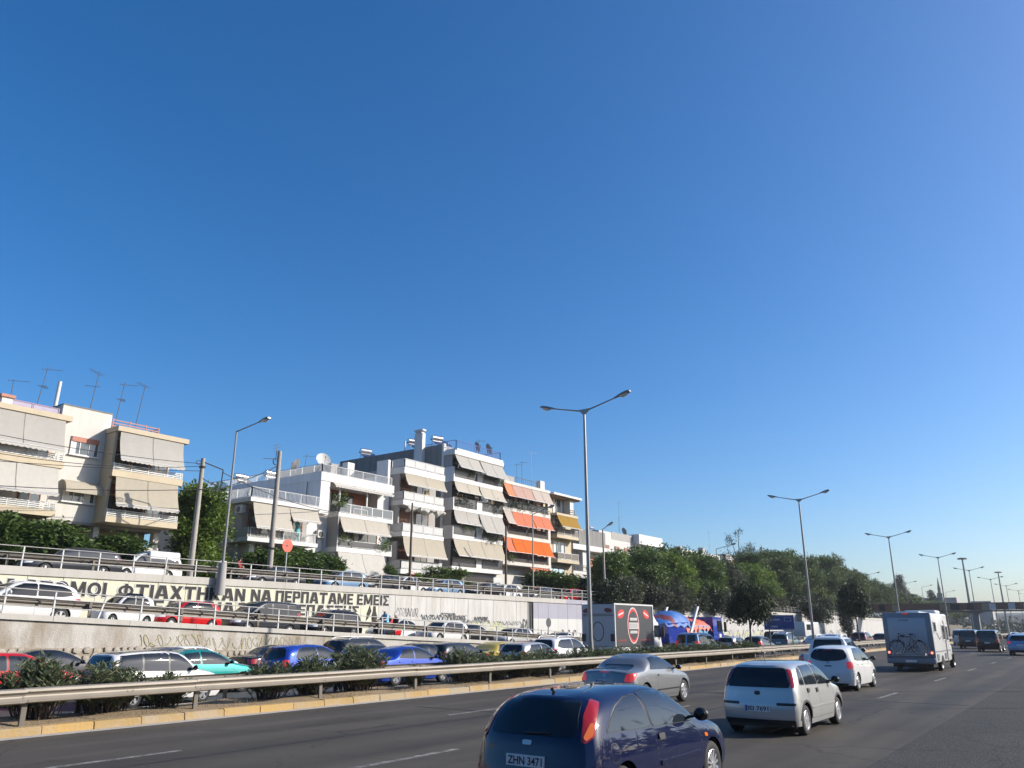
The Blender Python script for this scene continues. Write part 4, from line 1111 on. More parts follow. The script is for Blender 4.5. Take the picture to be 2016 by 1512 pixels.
# upper retaining wall --------------------------------------------------
w = thing('retaining_wall', 'tall concrete panel wall with big black painted Greek letters, below the upper street', 'wall', (-40, 0, 0))
PW = 1.62
k0 = 17.36
m = MB(); m.hexa([(-40.35, -30, -.3), (-40.06, -30, -.3), (-40.06, 240, -.3), (-40.35, 240, -.3)], [(-40.35, -30, ZC(-30) - .05), (-40.06, -30, ZC(-30) - .05), (-40.06, 240, ZC(240) - .05), (-40.35, 240, ZC(240) - .05)])
m.build('wall_core', 'b_darkgrey', w)
for k in range(-10, 115):
    a = k0 + PW * k; b = a + PW - .03
    if 57.7 < a < 58.6: a = 58.75
    mat = 'wall_cream' if b < 41.5 else 'wall_beige' if b < 58.6 else 'wall_lilac' if b < 68 else 'wall_far'
    t0, t1 = ZC(a) - .37, ZC(b) - .37
    d = random.uniform(-.006, .006)
    z0 = -.1
    if mat == 'wall_lilac':
        MB().box(-40.06, -40 + d, a, b, -.1, 2.9).build('panel', 'wall_white', w)
        z0 = 2.9
    MB().hexa([(-40.06, a, z0), (-40 + d, a, z0), (-40 + d, b, z0), (-40.06, b, z0)], [(-40.06, a, t0), (-40 + d, a, t0), (-40 + d, b, t1), (-40.06, b, t1)]).build('panel', mat, w)
for k in range(-4, 30):
    a, b = 8 * k, 8 * k + 7.985
    mm = MB().hexa([(-40.4, a, ZC(a) - .38), (-39.93, a, ZC(a) - .38), (-39.93, b, ZC(b) - .38), (-40.4, b, ZC(b) - .38)], [(-40.4, a, ZC(a)), (-39.93, a, ZC(a)), (-39.93, b, ZC(b)), (-40.4, b, ZC(b))])
    mm.build('coping_stone', 'wall_lilac' if 58 < a < 66 else 'coping', w)
m = MB().tube((-39.9, 58.45, .1), (-39.9, 58.45, ZC(58) - .4), .09, n=10); m.build('drain_pipe', 'cable', w)
def glyphs(ch):
    """block letters as convex polygons in a box one unit high; returns polygons and width"""
    t = .24
    def bar(x0, x1, z0, z1): return [(x0, z0), (x1, z0), (x1, z1), (x0, z1)]
    def dia(x0, z0, x1, z1, w=t * 1.12): return [(x0 - w / 2, z0), (x0 + w / 2, z0), (x1 + w / 2, z1), (x1 - w / 2, z1)]
    def ring(cx, cz, rx, rz, th):
        out = []; n = 14
        for k in range(n):
            a, b = 2 * PI * k / n, 2 * PI * (k + 1) / n
            out.append([(cx + rx * math.cos(a), cz + rz * math.sin(a)), (cx + rx * math.cos(b), cz + rz * math.sin(b)), (cx + (rx - th) * math.cos(b), cz + (rz - th) * math.sin(b)), (cx + (rx - th) * math.cos(a), cz + (rz - th) * math.sin(a))])
        return out
    if ch == 'Ι': return [bar(0, .22, 0, 1)], .22
    if ch == 'Τ': return [bar(0, .8, .79, 1), bar(.29, .51, 0, .79)], .8
    if ch in 'ΑΛΔ':
        p = [dia(.12, 0, .36, 1), dia(.74, 0, .50, 1)]
        if ch == 'Α': p.append(bar(.26, .60, .2, .37))
        if ch == 'Δ': p.append(bar(.05, .81, 0, .18))
        return p, .86
    if ch == 'Χ': return [dia(.13, 0, .67, 1, .25), dia(.67, 0, .13, 1, .25)], .8
    if ch == 'Κ': return [bar(0, .22, 0, 1), dia(.30, .45, .64, 1, .26), dia(.66, 0, .34, .55, .26)], .8
    if ch == 'Ν': return [bar(0, .2, 0, 1), bar(.56, .76, 0, 1), dia(.64, 0, .12, 1, .24)], .76
    if ch == 'Μ': return [bar(0, .2, 0, 1), bar(.72, .92, 0, 1), dia(.46, .1, .14, 1, .22), dia(.46, .1, .78, 1, .22)], .92
    if ch == 'Η': return [bar(0, .22, 0, 1), bar(.52, .74, 0, 1), bar(.22, .52, .4, .6)], .74
    if ch == 'Π': return [bar(0, .22, 0, 1), bar(.52, .74, 0, 1), bar(.22, .52, .8, 1)], .74
    if ch == 'Ε': return [bar(0, .22, 0, 1), bar(.22, .64, .8, 1), bar(.22, .58, .4, .59), bar(.22, .64, 0, .2)], .64
    if ch == 'Γ': return [bar(0, .22, 0, 1), bar(.22, .64, .8, 1)], .64
    if ch == 'Ρ': return [bar(0, .22, 0, 1), bar(.22, .58, .8, 1), bar(.22, .58, .38, .56), bar(.46, .68, .43, .94)], .68
    if ch == 'Σ': return [bar(0, .68, .8, 1), bar(0, .68, 0, .2), dia(.14, .2, .42, .54, .24), dia(.42, .46, .14, .8, .24)], .68
    if ch == 'Ο': return ring(.44, .5, .44, .5, .22), .88
    if ch == 'Φ': return ring(.46, .5, .46, .40, .19) + [bar(.36, .56, 0, 1)], .92
    return [], .4
def wall_text(txt, y0, y1, z0, z1, mat='letter_black', x=-39.985):
    adv = [glyphs(c_) for c_ in txt]; tot = sum(a[1] for a in adv) + .10 * (len(txt) - 1)
    k = (y1 - y0) / tot
    for grow, mt, nm, xo in ((.055, 'graf_white', 'letter_outline', .0), (0, mat, 'painted_letters', .007)):
        m = MB(); cur = 0; n = 0
        for polys, wd in adv:
            for p in polys:
                cx = sum(q[0] for q in p) / len(p); cz = sum(q[1] for q in p) / len(p)
                pts = []
                for a, b in p:
                    dx, dz = a - cx, b - cz; L = math.hypot(dx, dz)
                    a2, b2 = a + dx / L * grow * 1.3, b + dz / L * grow * 1.3
                    pts.append((x + xo + .0004 * (n % 12), y0 + (cur + a2) * k + .004 * math.sin(b2 * 7 + n), z0 + b2 * (z1 - z0)))
                m.add(pts, [tuple(range(len(pts)))]); n += 1
            cur += wd + .10
        m.build(nm, mt, w)
for t, a, b in (('ΟΙ', 15.2, 16.8), ('ΔΡΟΜΟΙ', 17.2, 21.1), ('ΦΤΙΑΧΤΗΚΑΝ', 21.7, 29.25), ('ΝΑ', 29.65, 31.1), ('ΠΕΡΠΑΤΑΜΕ', 31.4, 37.65), ('ΕΜΕΙΣ', 38.0, 41.0)):
    wall_text(t, a, b, 3.58, 4.27)
for t, a, b in (('ΓΕΛ', 22.9, 25.2), ('ΠΙΔΙΑ', 25.6, 28.6), ('ΤΗΣ', 28.85, 31.2), ('ΣΚΕΠΑΣΤΗΣ', 31.7, 38.2)):
    wall_text(t, a, b, 2.86, 3.50)
# stencilled cloaked figure and flag
def wall_shape(poly, mat, name, x=.012, par=None, base=-40):
    m = MB(); n = len(poly)
    m.prism([(y, z) for y, z in poly], 'x', base + x - .01, base + x)
    return m.build(name, mat, par or w)
wall_shape([(39.45, 2.3), (39.4, 2.9), (39.5, 3.2), (39.52, 3.5), (39.64, 3.62), (39.76, 3.5), (39.8, 3.2), (39.92, 2.9), (39.95, 2.3)], 'letter_black', 'stencil_figure')
wall_shape([(38.95, 3.05), (39.2, 3.6), (39.38, 3.2), (39.12, 2.75), (38.9, 2.55)], 'letter_black', 'stencil_flag')
# graffiti along the foot of the wall: looping spray lines
def spray(par, base_x, y0, y1, z0, z1, mat, n=3, thick=.05, name='graffiti', seed=0):
    rd = random.Random(seed)
    m = MB()
    for q in range(n):
        ya = y0 + (y1 - y0) * q / n; yb = y0 + (y1 - y0) * (q + 1) / n
        pts = []
        ph = rd.uniform(0, 6); kx = rd.choice([1, 2, 2, 3]); kz = rd.choice([1, 2, 3])
        for i in range(22):
            t = i / 21
            pts.append(((ya + yb) / 2 + (yb - ya) * .5 * math.sin(2 * PI * kx * t * .5 + ph) * rd.uniform(.8, 1), (z0 + z1) / 2 + (z1 - z0) * .5 * math.cos(2 * PI * kz * t * .5 + ph * 1.7) * rd.uniform(.85, 1)))
        for i in range(len(pts) - 1):
            (a0, b0), (a1, b1) = pts[i], pts[i + 1]
            L = math.hypot(a1 - a0, b1 - b0)
            if L < 1e-4: continue
            nx_, nz_ = -(b1 - b0) / L * thick / 2, (a1 - a0) / L * thick / 2
            ex, ez = (a1 - a0) / L * thick * .3, (b1 - b0) / L * thick * .3
            x = base_x + .004 + .0006 * i + .0002 * q
            m.add([(x, a0 + nx_ - ex, b0 + nz_ - ez), (x, a1 + nx_ + ex, b1 + nz_ + ez), (x, a1 - nx_ + ex, b1 - nz_ + ez), (x, a0 - nx_ - ex, b0 - nz_ - ez)], [(0, 1, 2, 3)])
    o = m.build(name, mat, par); o['kind'] = 'stuff'
    return o
def zr(Y): return ZR(Y)
for k, (a, b, dz0, dz1, mat, n, th) in enumerate([(41.6, 44.0, 1.3, 1.9, 'graf_dark', 9, .025), (44.3, 49.5, 1.3, 1.65, 'graf_dark', 26, .05), (46.3, 48.2, 1.65, 1.8, 'graf_dark', 5, .05), (44.5, 47, 1.1, 1.6, 'graf_white', 5, .07), (50.5, 52.2, 1.55, 1.75, 'graf_dark', 9, .07),
        (49.0, 52.5, 1.25, 1.5, 'graf_dark', 14, .035), (50, 55, .9, 1.4, 'graf_pale', 9, .12), (53, 56.5, 1.3, 1.6, 'graf_dark', 12, .03), (56.6, 57.9, 1.1, 1.9, 'graf_dark', 4, .05),
        (60, 66, .7, 1.5, 'graf_white', 6, .12), (59.3, 61.5, .7, 1.4, 'graf_dark', 4, .05), (63.3, 65.9, .6, 1.8, 'graf_dark', 4, .10), (70, 84, .5, 1.9, 'graf_dark', 12, .06), (72, 90, .5, 1.6, 'graf_pale', 10, .16), (90, 118, .5, 1.8, 'graf_dark', 16, .07), (95, 130, .6, 1.5, 'graf_pale', 12, .18), (120, 160, .5, 1.6, 'graf_dark', 16, .08)]):
    zz = ZR((a + b) / 2)
    up_ = .55 if b < 58 else 0.1
    spray(w, -39.985, a, b, zz + dz0 + up_, zz + dz1 + up_, mat, n, th, seed=k)
for a, z in ((55.0, 1.75), (55.65, 1.7), (56.25, 1.45)):
    wall_shape([(a, ZR(a) + z - .9), (a + .5, ZR(a) + z - .85), (a + .55, ZR(a) + z - .1), (a - .05, ZR(a) + z)], 'graf_teal', 'graffiti_block', .011)
wall_shape([(62.4, .9), (63.2, .9), (63.25, 1.9), (62.4, 1.9)], 'graf_pale', 'graffiti_block', .011)
# railings of both walls ------------------------------------------------
def pipe_railing(label, X, Y0, Y1, step, first, zf, h, lean, beamx, face):
    r = thing('railing', label, 'railing', (X, first, zf(first)))
    n = 0
    pmesh = MB().box(-.03, .03, -.03, .03, -.05, h).mesh('post'); pmesh.materials.append(MATS['pipe_white'])
    k = math.ceil((Y0 - first) / step)
    while first + k * step < Y1:
        y = first + k * step
        link('post', pmesh, r, (0, y - first, zf(y) - zf(first)), (lean.get(k, random.uniform(-.02, .02)), random.uniform(-.015, .015), 0))
        k += 1
    for hh in (h - .02, h * .66, h * .33):
        MB().tube((X + .03, Y0, zf(Y0) + hh), (X + .03, Y1, zf(Y1) + hh), .021, n=8).build('rail_pipe', 'pipe_grey', r, smooth=True)
    L = 4.0; y = Y0
    bmesh_ = beam_mesh(4.05, face, 'galv_dark')
    while y < Y1 - 4:
        sl = math.atan2(zf(y + 4) - zf(y), 4)
        link('rail_beam', bmesh_, r, (beamx - X, y - first, zf(y) - zf(first) + .33), (sl, 0, 0))
        link('beam_post', pm2 if face < 0 else pm, r, (beamx - X + (.12 if face < 0 else -.12), y + .6 - first, zf(y + .6) - zf(first) - .05), scale=(1, 1, .95))
        y += L
    return r
pipe_railing('white pipe railing on top of the lettered upper wall', -40.12, 8, 185, 1.79, 17.02, ZC, .93, {}, -40.75, -1)
pipe_railing('white pipe railing on the lower wall, two posts bent over', -32.15, 4, 60, 1.745, 13.3, ZL, .92, {2: -.28, 10: .16, 4: .06}, -32.6, -1)
# lower retaining wall ---------------------------------------------------
lw = thing('retaining_wall', 'low stained plaster wall with a rubble stone foot, falling away along the ramp', 'wall', (-32, 0, 0))
MB().hexa([(-32.3, -30, -.2), (-32, -30, -.2), (-32, 66, -.2), (-32.3, 66, -.2)], [(-32.3, -30, ZL(-30) - .2), (-32, -30, ZL(-30) - .2), (-32, 66, .1), (-32.3, 66, .1)]).build('plaster_face', 'plaster_old', lw)
for k in range(-10, 22):
    a, b = 3 * k, 3 * k + 2.985
    MB().hexa([(-32.36, a, ZL(a) - .2), (-31.9, a, ZL(a) - .2), (-31.9, b, ZL(b) - .2), (-32.36, b, ZL(b) - .2)], [(-32.36, a, ZL(a)), (-31.9, a, ZL(a)), (-31.9, b, ZL(b)), (-32.36, b, ZL(b))]).build('coping_stone', 'coping', lw)
MB().hexa([(-32.0, 3, -.1), (-31.93, 3, -.1), (-31.93, 42, -.1), (-32.0, 42, -.1)], [(-32.0, 3, 1.78), (-31.93, 3, 1.78), (-31.93, 42, .6), (-32.0, 42, .6)]).build('mortar_bed', 'mortar', lw)
SV = []
for q in range(7):
    nn = random.randint(5, 7); poly = []
    for i in range(nn):
        a = 2 * PI * i / nn + random.uniform(-.25, .25); rr = random.uniform(.42, .52)
        poly.append((rr * math.cos(a), rr * math.sin(a) * random.uniform(.85, 1.1)))
    mb = MB(); nn = len(poly)
    mb.add([(0, y, z) for y, z in poly] + [(.05, y * .86, z * .86) for y, z in poly] + [(.075, 0, 0)], [(i, (i + 1) % nn, nn + (i + 1) % nn, nn + i) for i in range(nn)] + [(nn + i, nn + (i + 1) % nn, 2 * nn) for i in range(nn)])
    me = mb.mesh('stone', smooth=True, angle=30); me.materials.append(MATS['rubble']); SV.append(me)
z = .55; row = 0
while z < 1.55:
    y = 9 + random.uniform(0, .2)
    while y < min(40, 12.5 + (1.58 - z) / .03):
        wd = random.uniform(.26, .46)
        link('stone', random.choice(SV), lw, (.07, y + wd / 2, z + random.uniform(-.03, .03)), (0, 0, 0), (random.uniform(.8, 1.5), wd * 1.02, random.uniform(.27, .34)))
        y += wd
    z += .25; row += 1
spray(lw, -31.99, 18.4, 21.5, ZL(20) - .95, ZL(20) - .45, 'graf_yellow', 10, .022, seed=31)
spray(lw, -31.99, 21.4, 27.2, ZL(24) - .95, ZL(24) - .42, 'graf_yellow', 22, .02, seed=32)
# footbridge over both carriageways ---------------------------------------
fb = thing('footbridge', 'long rusty footbridge with patched side panels crossing the whole road', 'bridge', (-19.8, 178, 0))
def fz(x): return 5.25 + (x + 26) * -.002
MB().box(-48, 26, 176.9, 179.1, 5.05, 5.3).build('deck', 'galv_dark', fb)
for yy_ in (176.95, 179.05):
    MB().box(-48, 26, yy_ - .06, yy_ + .06, 6.55, 6.68).build('top_chord', 'rust', fb)
x = -47.8; k = 0
while x < 25.5:
    wd = random.choice([1.2, 1.6, 1.9])
    mat = ['rust', 'rust', 'rust', 'panel_tan', 'rust', 'cloth_dark', 'rust', 'rust', 'panel_tan', 'cloth_dark'][(k * 7) % 10]
    if k in (20, 22): mat = 'logo_white'
    for yy_ in (176.9,):
        MB().box(x, x + wd - .08, yy_ - .03, yy_, 5.35, 6.5).build('side_panel', mat, fb)
    MB().box(x - .1, x, 176.86, 176.98, 5.05, 6.62).build('upright', 'rust', fb)
    x += wd; k += 1
for px in (-43, -19.8, 3.2):
    MB().box(px - .5, px + .5, 177.3, 178.7, 0, 4.6).build('pier', 'b_darkgrey', fb)
    MB().hexa([(px - .5, 177.2, 4.6), (px + .5, 177.2, 4.6), (px + .5, 178.8, 4.6), (px - .5, 178.8, 4.6)], [(px - 1.5, 177, 5.05), (px + 1.5, 177, 5.05), (px + 1.5, 179, 5.05), (px - 1.5, 179, 5.05)]).build('pier_head', 'b_darkgrey', fb)
# distant city beyond the bridge
far = []
m = MB()
m.add([(-1200, 1300, -1), (1500, 1300, -1), (1500, 1300, 8), (-200, 1300, 14), (-700, 1300, 22), (-1200, 1300, 25), (-1200, 1380, 30), (1500, 1380, 12)], [(0, 1, 2, 3, 4, 5), (5, 4, 3, 2, 7, 6)])
tag(m.build('hills', 'leaf_grey'), kind='structure')
# ------------------------------------------------------------------ apartment houses on the upper street
def bx(r, name, mat, x0, x1, y0, y1, z0, z1):
    return MB().box(x0, x1, y0, y1, z0, z1).build(name, mat, r)
def bar_rail(r, pts, z0, z1, mat='pipe_white', step=.12, name='railing', rad=.011):
    m = MB()
    for (xa, ya), (xb, yb) in zip(pts[:-1], pts[1:]):
        L = math.hypot(xb - xa, yb - ya); n = max(2, int(L / step))
        for i in range(n + 1):
            t = i / n
            x, y = xa + (xb - xa) * t, ya + (yb - ya) * t
            q = .028 if i % 12 == 0 or i == n else rad
            m.box(x - q, x + q, y - q, y + q, z0, z1)
        for zz in (z0 + .06, z1):
            m.tube((xa, ya, zz), (xb, yb, zz), .03 if zz == z1 else .018, n=6)
    return m.build(name, mat, r)
def slat_rail(r, pts, z0, z1, mat='pipe_white', n=4, name='railing'):
    m = MB()
    for (xa, ya), (xb, yb) in zip(pts[:-1], pts[1:]):
        for i in range(n):
            zz = z0 + (z1 - z0) * (i + .6) / n
            d = math.hypot(xb - xa, yb - ya)
            nx_, ny_ = -(yb - ya) / d * .012, (xb - xa) / d * .012
            m.hexa([(xa - nx_, ya - ny_, zz - .03), (xb - nx_, yb - ny_, zz - .03), (xb + nx_, yb + ny_, zz - .03), (xa + nx_, ya + ny_, zz - .03)],
                   [(xa - nx_, ya - ny_, zz + .03), (xb - nx_, yb - ny_, zz + .03), (xb + nx_, yb + ny_, zz + .03), (xa + nx_, ya + ny_, zz + .03)])
        L = math.hypot(xb - xa, yb - ya)
        for i in range(int(L / 1.1) + 1):
            t = min(1, i * 1.1 / L)
            m.box(xa + (xb - xa) * t - .025, xa + (xb - xa) * t + .025, ya + (yb - ya) * t - .025, ya + (yb - ya) * t + .025, z0, z1 + .02)
    return m.build(name, mat, r)
def panel_rail(r, pts, z0, z1, pmat, fmat='pipe_white', seg=1.2):
    """balcony railing: frame with infill panels, each panel a part of its own"""
    m = MB()
    for (xa, ya), (xb, yb) in zip(pts[:-1], pts[1:]):
        L = math.hypot(xb - xa, yb - ya); n = max(1, round(L / seg))
        for i in range(n + 1):
            t = i / n
            m.box(xa + (xb - xa) * t - .025, xa + (xb - xa) * t + .025, ya + (yb - ya) * t - .025, ya + (yb - ya) * t + .025, z0, z1)
        m.tube((xa, ya, z1), (xb, yb, z1), .035, n=6); m.tube((xa, ya, z0 + .06), (xb, yb, z0 + .06), .025, n=6)
        for i in range(n):
            t0, t1 = (i + .04) / n, (i + .96) / n
            p = MB(); d = .012
            ax, ay = xa + (xb - xa) * t0, ya + (yb - ya) * t0; cx, cy = xa + (xb - xa) * t1, ya + (yb - ya) * t1
            nx_, ny_ = -(yb - ya) / L * d, (xb - xa) / L * d
            p.hexa([(ax - nx_, ay - ny_, z0 + .1), (cx - nx_, cy - ny_, z0 + .1), (cx + nx_, cy + ny_, z0 + .1), (ax + nx_, ay + ny_, z0 + .1)],
                   [(ax - nx_, ay - ny_, z1 - .04), (cx - nx_, cy - ny_, z1 - .04), (cx + nx_, cy + ny_, z1 - .04), (ax + nx_, ay + ny_, z1 - .04)])
            p.build('railing_panel', pmat, r)
    return m.build('railing_frame', fmat, r)
def awning(r, x, y0, y1, zt, zb, out, mat, valance=.16, sag=.05, dx=0.0, seam=None, arms=True, name='awning'):
    """sloping cloth from (x, zt) out to (x+out, zb), scalloped hem, front bar, side arms"""
    ny, nx = max(6, int((y1 - y0) / .25)), 6
    m = MB(); vs = []; fs = []
    rd = random.Random(int(y0 * 100 + zt * 10))
    rip = [rd.uniform(-.02, .02) for _ in range(ny + 1)]
    zb += rd.uniform(-.06, .06); sag = sag * rd.uniform(.8, 2.2)
    for lay in (0, -.012):
        for j in range(nx + 1):
            t = j / nx
            for i in range(ny + 1):
                u = i / ny
                vs.append((x + out * t - sag * math.sin(PI * t) * (1 - .2 * math.sin(PI * u)) + rip[i] * math.sin(PI * t) + lay, y0 + (y1 - y0) * u + dx * t, zt + (zb - zt) * t + lay * .5))
    N = (nx + 1) * (ny + 1)
    for j in range(nx):
        for i in range(ny):
            a = j * (ny + 1) + i
            fs += [(a, a + 1, a + ny + 2, a + ny + 1), (N + a, N + a + ny + 1, N + a + ny + 2, N + a + 1)]
    m.add(vs, fs)
    aw = m.build(name, mat, r, smooth=True, angle=60)
    p1 = (x + out, y0 + dx, zb); p2 = (x + out, y1 + dx, zb)
    MB().tube((p1[0] + .02, p1[1] - .04, zb), (p2[0] + .02, p2[1] + .04, zb), .03, n=6).build('front_bar', 'alu', aw)
    if valance:
        n = max(4, int((y1 - y0) / .3)); q = MB(); pts = []
        for i in range(n):
            a = y0 + dx + (y1 - y0) * i / n; b = y0 + dx + (y1 - y0) * (i + 1) / n
            for k in range(5):
                t = k / 4
                pts.append((a + (b - a) * t, zb - valance * (.72 + .28 * math.sin(PI * t))))
        vs = []; fs = []
        for y, z in pts: vs += [(x + out + .025, y, zb - .01), (x + out + .035, y, z)]
        for i in range(len(pts) - 1): fs.append((2 * i, 2 * i + 1, 2 * i + 3, 2 * i + 2))
        q.add(vs, fs); q.build('valance', 'aw_white', aw)
    if arms:
        for y in (y0 + .1 + dx, y1 - .1 + dx):
            MB().path([(x - .05, y - dx, zt - abs(zt - zb) * .62), (x + out, y, zb)], .016, 6).build('arm', 'alu', aw)
    k = seam if seam is not None else int((y1 - y0) / 2.7)
    for i in range(1, k + 1):
        yy = y0 + (y1 - y0) * i / (k + 1)
        q = MB(); pts = []
        for j in range(nx + 1):
            t = j / nx
            pts.append((x + out * t - sag * math.sin(PI * t) * (1 - .2 * math.sin(PI * i / (k + 1))) + .014, yy + dx * t, zt + (zb - zt) * t + .008))
        q.path(pts, .009, 4); q.build('seam', 'galv_dark', aw)
    return aw
def opening(r, x, y0, y1, z0, z1, panes=2, frame='alu', glass='glass_house', shutter=None, roll=0.0, curtain=False, name='window'):
    """window or balcony door facing the road: frame, panes, roller shutter"""
    f = MB(); t = .05
    f.box(x, x + .07, y0, y0 + t, z0, z1).box(x, x + .07, y1 - t, y1, z0, z1).box(x, x + .07, y0 + t, y1 - t, z1 - t, z1).box(x, x + .07, y0 + t, y1 - t, z0, z0 + t)
    for i in range(1, panes):
        yy = y0 + (y1 - y0) * i / panes
        f.box(x, x + .065, yy - t / 2, yy + t / 2, z0 + t, z1 - t)
    w_ = f.build(name, frame, r)
    for i in range(panes):
        a = y0 + (y1 - y0) * i / panes + t * .6; b = y0 + (y1 - y0) * (i + 1) / panes - t * .6
        MB().box(x + .02, x + .03, a, b, z0 + t, z1 - t).build('pane', glass, w_)
        if curtain and i != 1: MB().box(x + .033, x + .038, a + .02, a + (b - a) * .62, z0 + t, z1 - t).build('curtain', 'curtain', w_)
    if shutter:
        h = (z1 - z0) * roll
        if h > 0: MB().box(x + .03, x + .10, y0 + t * .5, y1 - t * .5, z1 - h, z1 - .01).build('shutter', shutter, w_)
    return w_
def sill(r, x, y0, y1, z, mat='b_white'):
    bx(r, 'sill', mat, x, x + .16, y0 - .06, y1 + .06, z - .07, z)
def aerial(r, x, y, z0, z1, lean=0.0, yagi=2, mat='galv_dark', dirn=1):
    top = (x, y + lean, z1)
    m = MB().tube((x, y, z0), top, .028, .018, n=6)
    a = m.build('aerial_mast', mat, r)
    for k in range(yagi):
        t = .95 - .3 * k
        p = Vector((x, y, z0)).lerp(Vector(top), t)
        q = MB()
        dx, dy = (.35, .75 * dirn) if k == 0 else (-.5, .45 * dirn)
        e = p + Vector((dx, dy, .05))
        q.tube(p - (e - p) * .35, e, .012, n=5)
        for j in range(7):
            c = (p - (e - p) * .3).lerp(e, j / 6)
            h = .28 - .025 * j
            n_ = Vector((-dy, dx, 0)).normalized() * h
            q.tube(c - n_, c + n_, .007, n=4)
        q.build('yagi', mat, a)
    return a
def dish(r, x, y, z, rad, mat='dish', az=35, tilt=40, mast=.7):
    d = Vector((math.cos(R(az)), math.sin(R(az)), math.tan(R(tilt)) * .9)).normalized()
    q = d.to_track_quat('Z', 'Y'); m = MB(); vs = []; fs = []; n = 22; k = 6
    for j in range(k + 1):
        rr = rad * j / k; h = .22 * rad * (j / k) ** 2
        for i in range(n):
            a = 2 * PI * i / n
            vs.append(Vector((x, y, z)) + q @ Vector((rr * math.cos(a), rr * math.sin(a), h)))
    for j in range(k):
        for i in range(n): fs.append((j * n + i, j * n + (i + 1) % n, (j + 1) * n + (i + 1) % n, (j + 1) * n + i))
    m.add(vs, fs); dd = m.build('satellite_dish', mat, r, smooth=True, angle=80)
    foc = Vector((x, y, z)) + d * rad * .95
    rim = Vector((x, y, z)) + q @ Vector((0, -rad, .22 * rad))
    MB().tube(rim, foc, .015, n=5).tube(foc, foc + d * -.12, .045, n=8).build('feed_arm', 'galv_dark', dd)
    MB().tube((x, y, z - .02), (x - .1, y, z - mast), .03, n=6).build('mast', 'galv_dark', dd)
    return dd
def heater(r, x, y, z, az=90, tank=.27, L=1.25):
    """solar water heater: steel tank, collector, stand; collector faces az"""
    c, s = math.cos(R(az)), math.sin(R(az))
    def T(u, v, w): return (x + u * c - v * s, y + u * s + v * c, z + w)
    h = thing_part('solar_water_heater', r, tuple(Vector((x, y, z)) - org(r)), (0, 0, 0)); ORG[h.name] = Vector((x, y, z))
    m = MB(); m.tube(T(-.55, -L / 2, 1.15), T(-.55, L / 2, 1.15), tank, n=16)
    m.build('tank', 'steel', h, smooth=True, angle=40)
    m = MB().hexa([T(-.35, -.95, .85), T(.85, -.95, .12), T(.85, .95, .12), T(-.35, .95, .85)], [T(-.31, -.95, .93), T(.89, -.95, .2), T(.89, .95, .2), T(-.31, .95, .93)])
    m.build('collector', 'collector', h)
    m = MB()
    for v in (-.6, .6): m.path([T(.85, v, 0), T(-.7, v, 0), T(-.55, v, .9), T(.85, v, .12)], .02, 5).path([T(-.2, v, 0), T(-.55, v, .9)], .02, 5)
    m.build('stand', 'pipe_white', h)
    return h
def ac_unit(r, x, y, z, face='y'):
    if face == 'y':
        o = bx(r, 'air_conditioner', 'pipe_white', x, x + .8, y - .32, y - .04, z, z + .58)
        MB().lathe([(.02, -.005), (.2, -.01), (.23, 0), (.23, .03)], (x + .32, y - .33, z + .29), 'y', 18).build('fan_grille', 'dark_panel', o)
    else:
        o = bx(r, 'air_conditioner', 'pipe_white', x + .04, x + .32, y, y + .8, z, z + .58)
        MB().lathe([(.02, .005), (.2, .01), (.23, 0), (.23, -.03)], (x + .33, y + .3, z + .29), 'x', 18).build('fan_grille', 'dark_panel', o)
def block(r, name, mat, x0, x1, y0, y1, z0, z1): return bx(r, name, mat, x0, x1, y0, y1, z0, z1)
GZ = 4.55
# --- house 1: two balcony stacks either side of a plain stair wall
b = thing('apartment_block', 'cream three-storey block with drawn grey awnings, at the left edge behind orange trees', 'building', (-52, 21, GZ))
block(b, 'wall', 'b_offwhite', -62, -48.5, 12.2, 28.6, 8.14, 13.62)
block(b, 'stair_wall', 'b_offwhite', -58, -48.47, 21.35, 24.35, 8.13, 14.93)
block(b, 'parapet_cap', 'b_darkgrey', -58.02, -48.44, 21.33, 24.37, 14.931, 15.0)
block(b, 'ground_floor_wall', 'b_cream', -62, -50.4, 12.2, 28.6, GZ - .6, 8.14)
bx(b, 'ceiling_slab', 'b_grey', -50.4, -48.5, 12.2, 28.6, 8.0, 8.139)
for y in (13.5, 20.0, 21.4, 24.4, 28.3): bx(b, 'pillar', 'b_offwhite', -49.2, -48.75, y, y + .35, GZ - .6, 8.0)
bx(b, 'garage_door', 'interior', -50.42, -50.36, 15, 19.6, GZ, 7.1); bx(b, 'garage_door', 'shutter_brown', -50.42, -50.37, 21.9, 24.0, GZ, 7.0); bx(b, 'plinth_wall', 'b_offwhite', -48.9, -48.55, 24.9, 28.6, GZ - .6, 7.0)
for (ya, yb, dz) in ((12.0, 21.25, 0), (24.12, 28.78, .04)):
    bx(b, 'balcony_slab', 'b_cream', -48.499, -47, ya, yb, 8.1 + dz, 8.46 + dz)
    bx(b, 'balcony_slab', 'b_cream', -48.499, -47, ya, yb, 10.84 + dz, 11.24 + dz)
    bx(b, 'roof_slab', 'b_cream', -49.2, -46.95, ya - .05, yb + .08, 13.625 + dz, 13.93 + dz)
    for z0 in (8.46, 11.24):
        slat_rail(b, [(-48.4, ya + .06), (-47.05, ya + .06), (-47.05, yb - .06), (-48.4, yb - .06)], z0 + dz, z0 + dz + .42)
        for k in range(3):
            yy = ya + .8 + (yb - ya - 2) * k / 2
            opening(b, -48.49, yy - .6 + .3, yy + .9, z0 + dz + .02, z0 + 2.2, 2, 'wood_brown', shutter='shutter_brown', roll=.35, name='balcony_door')
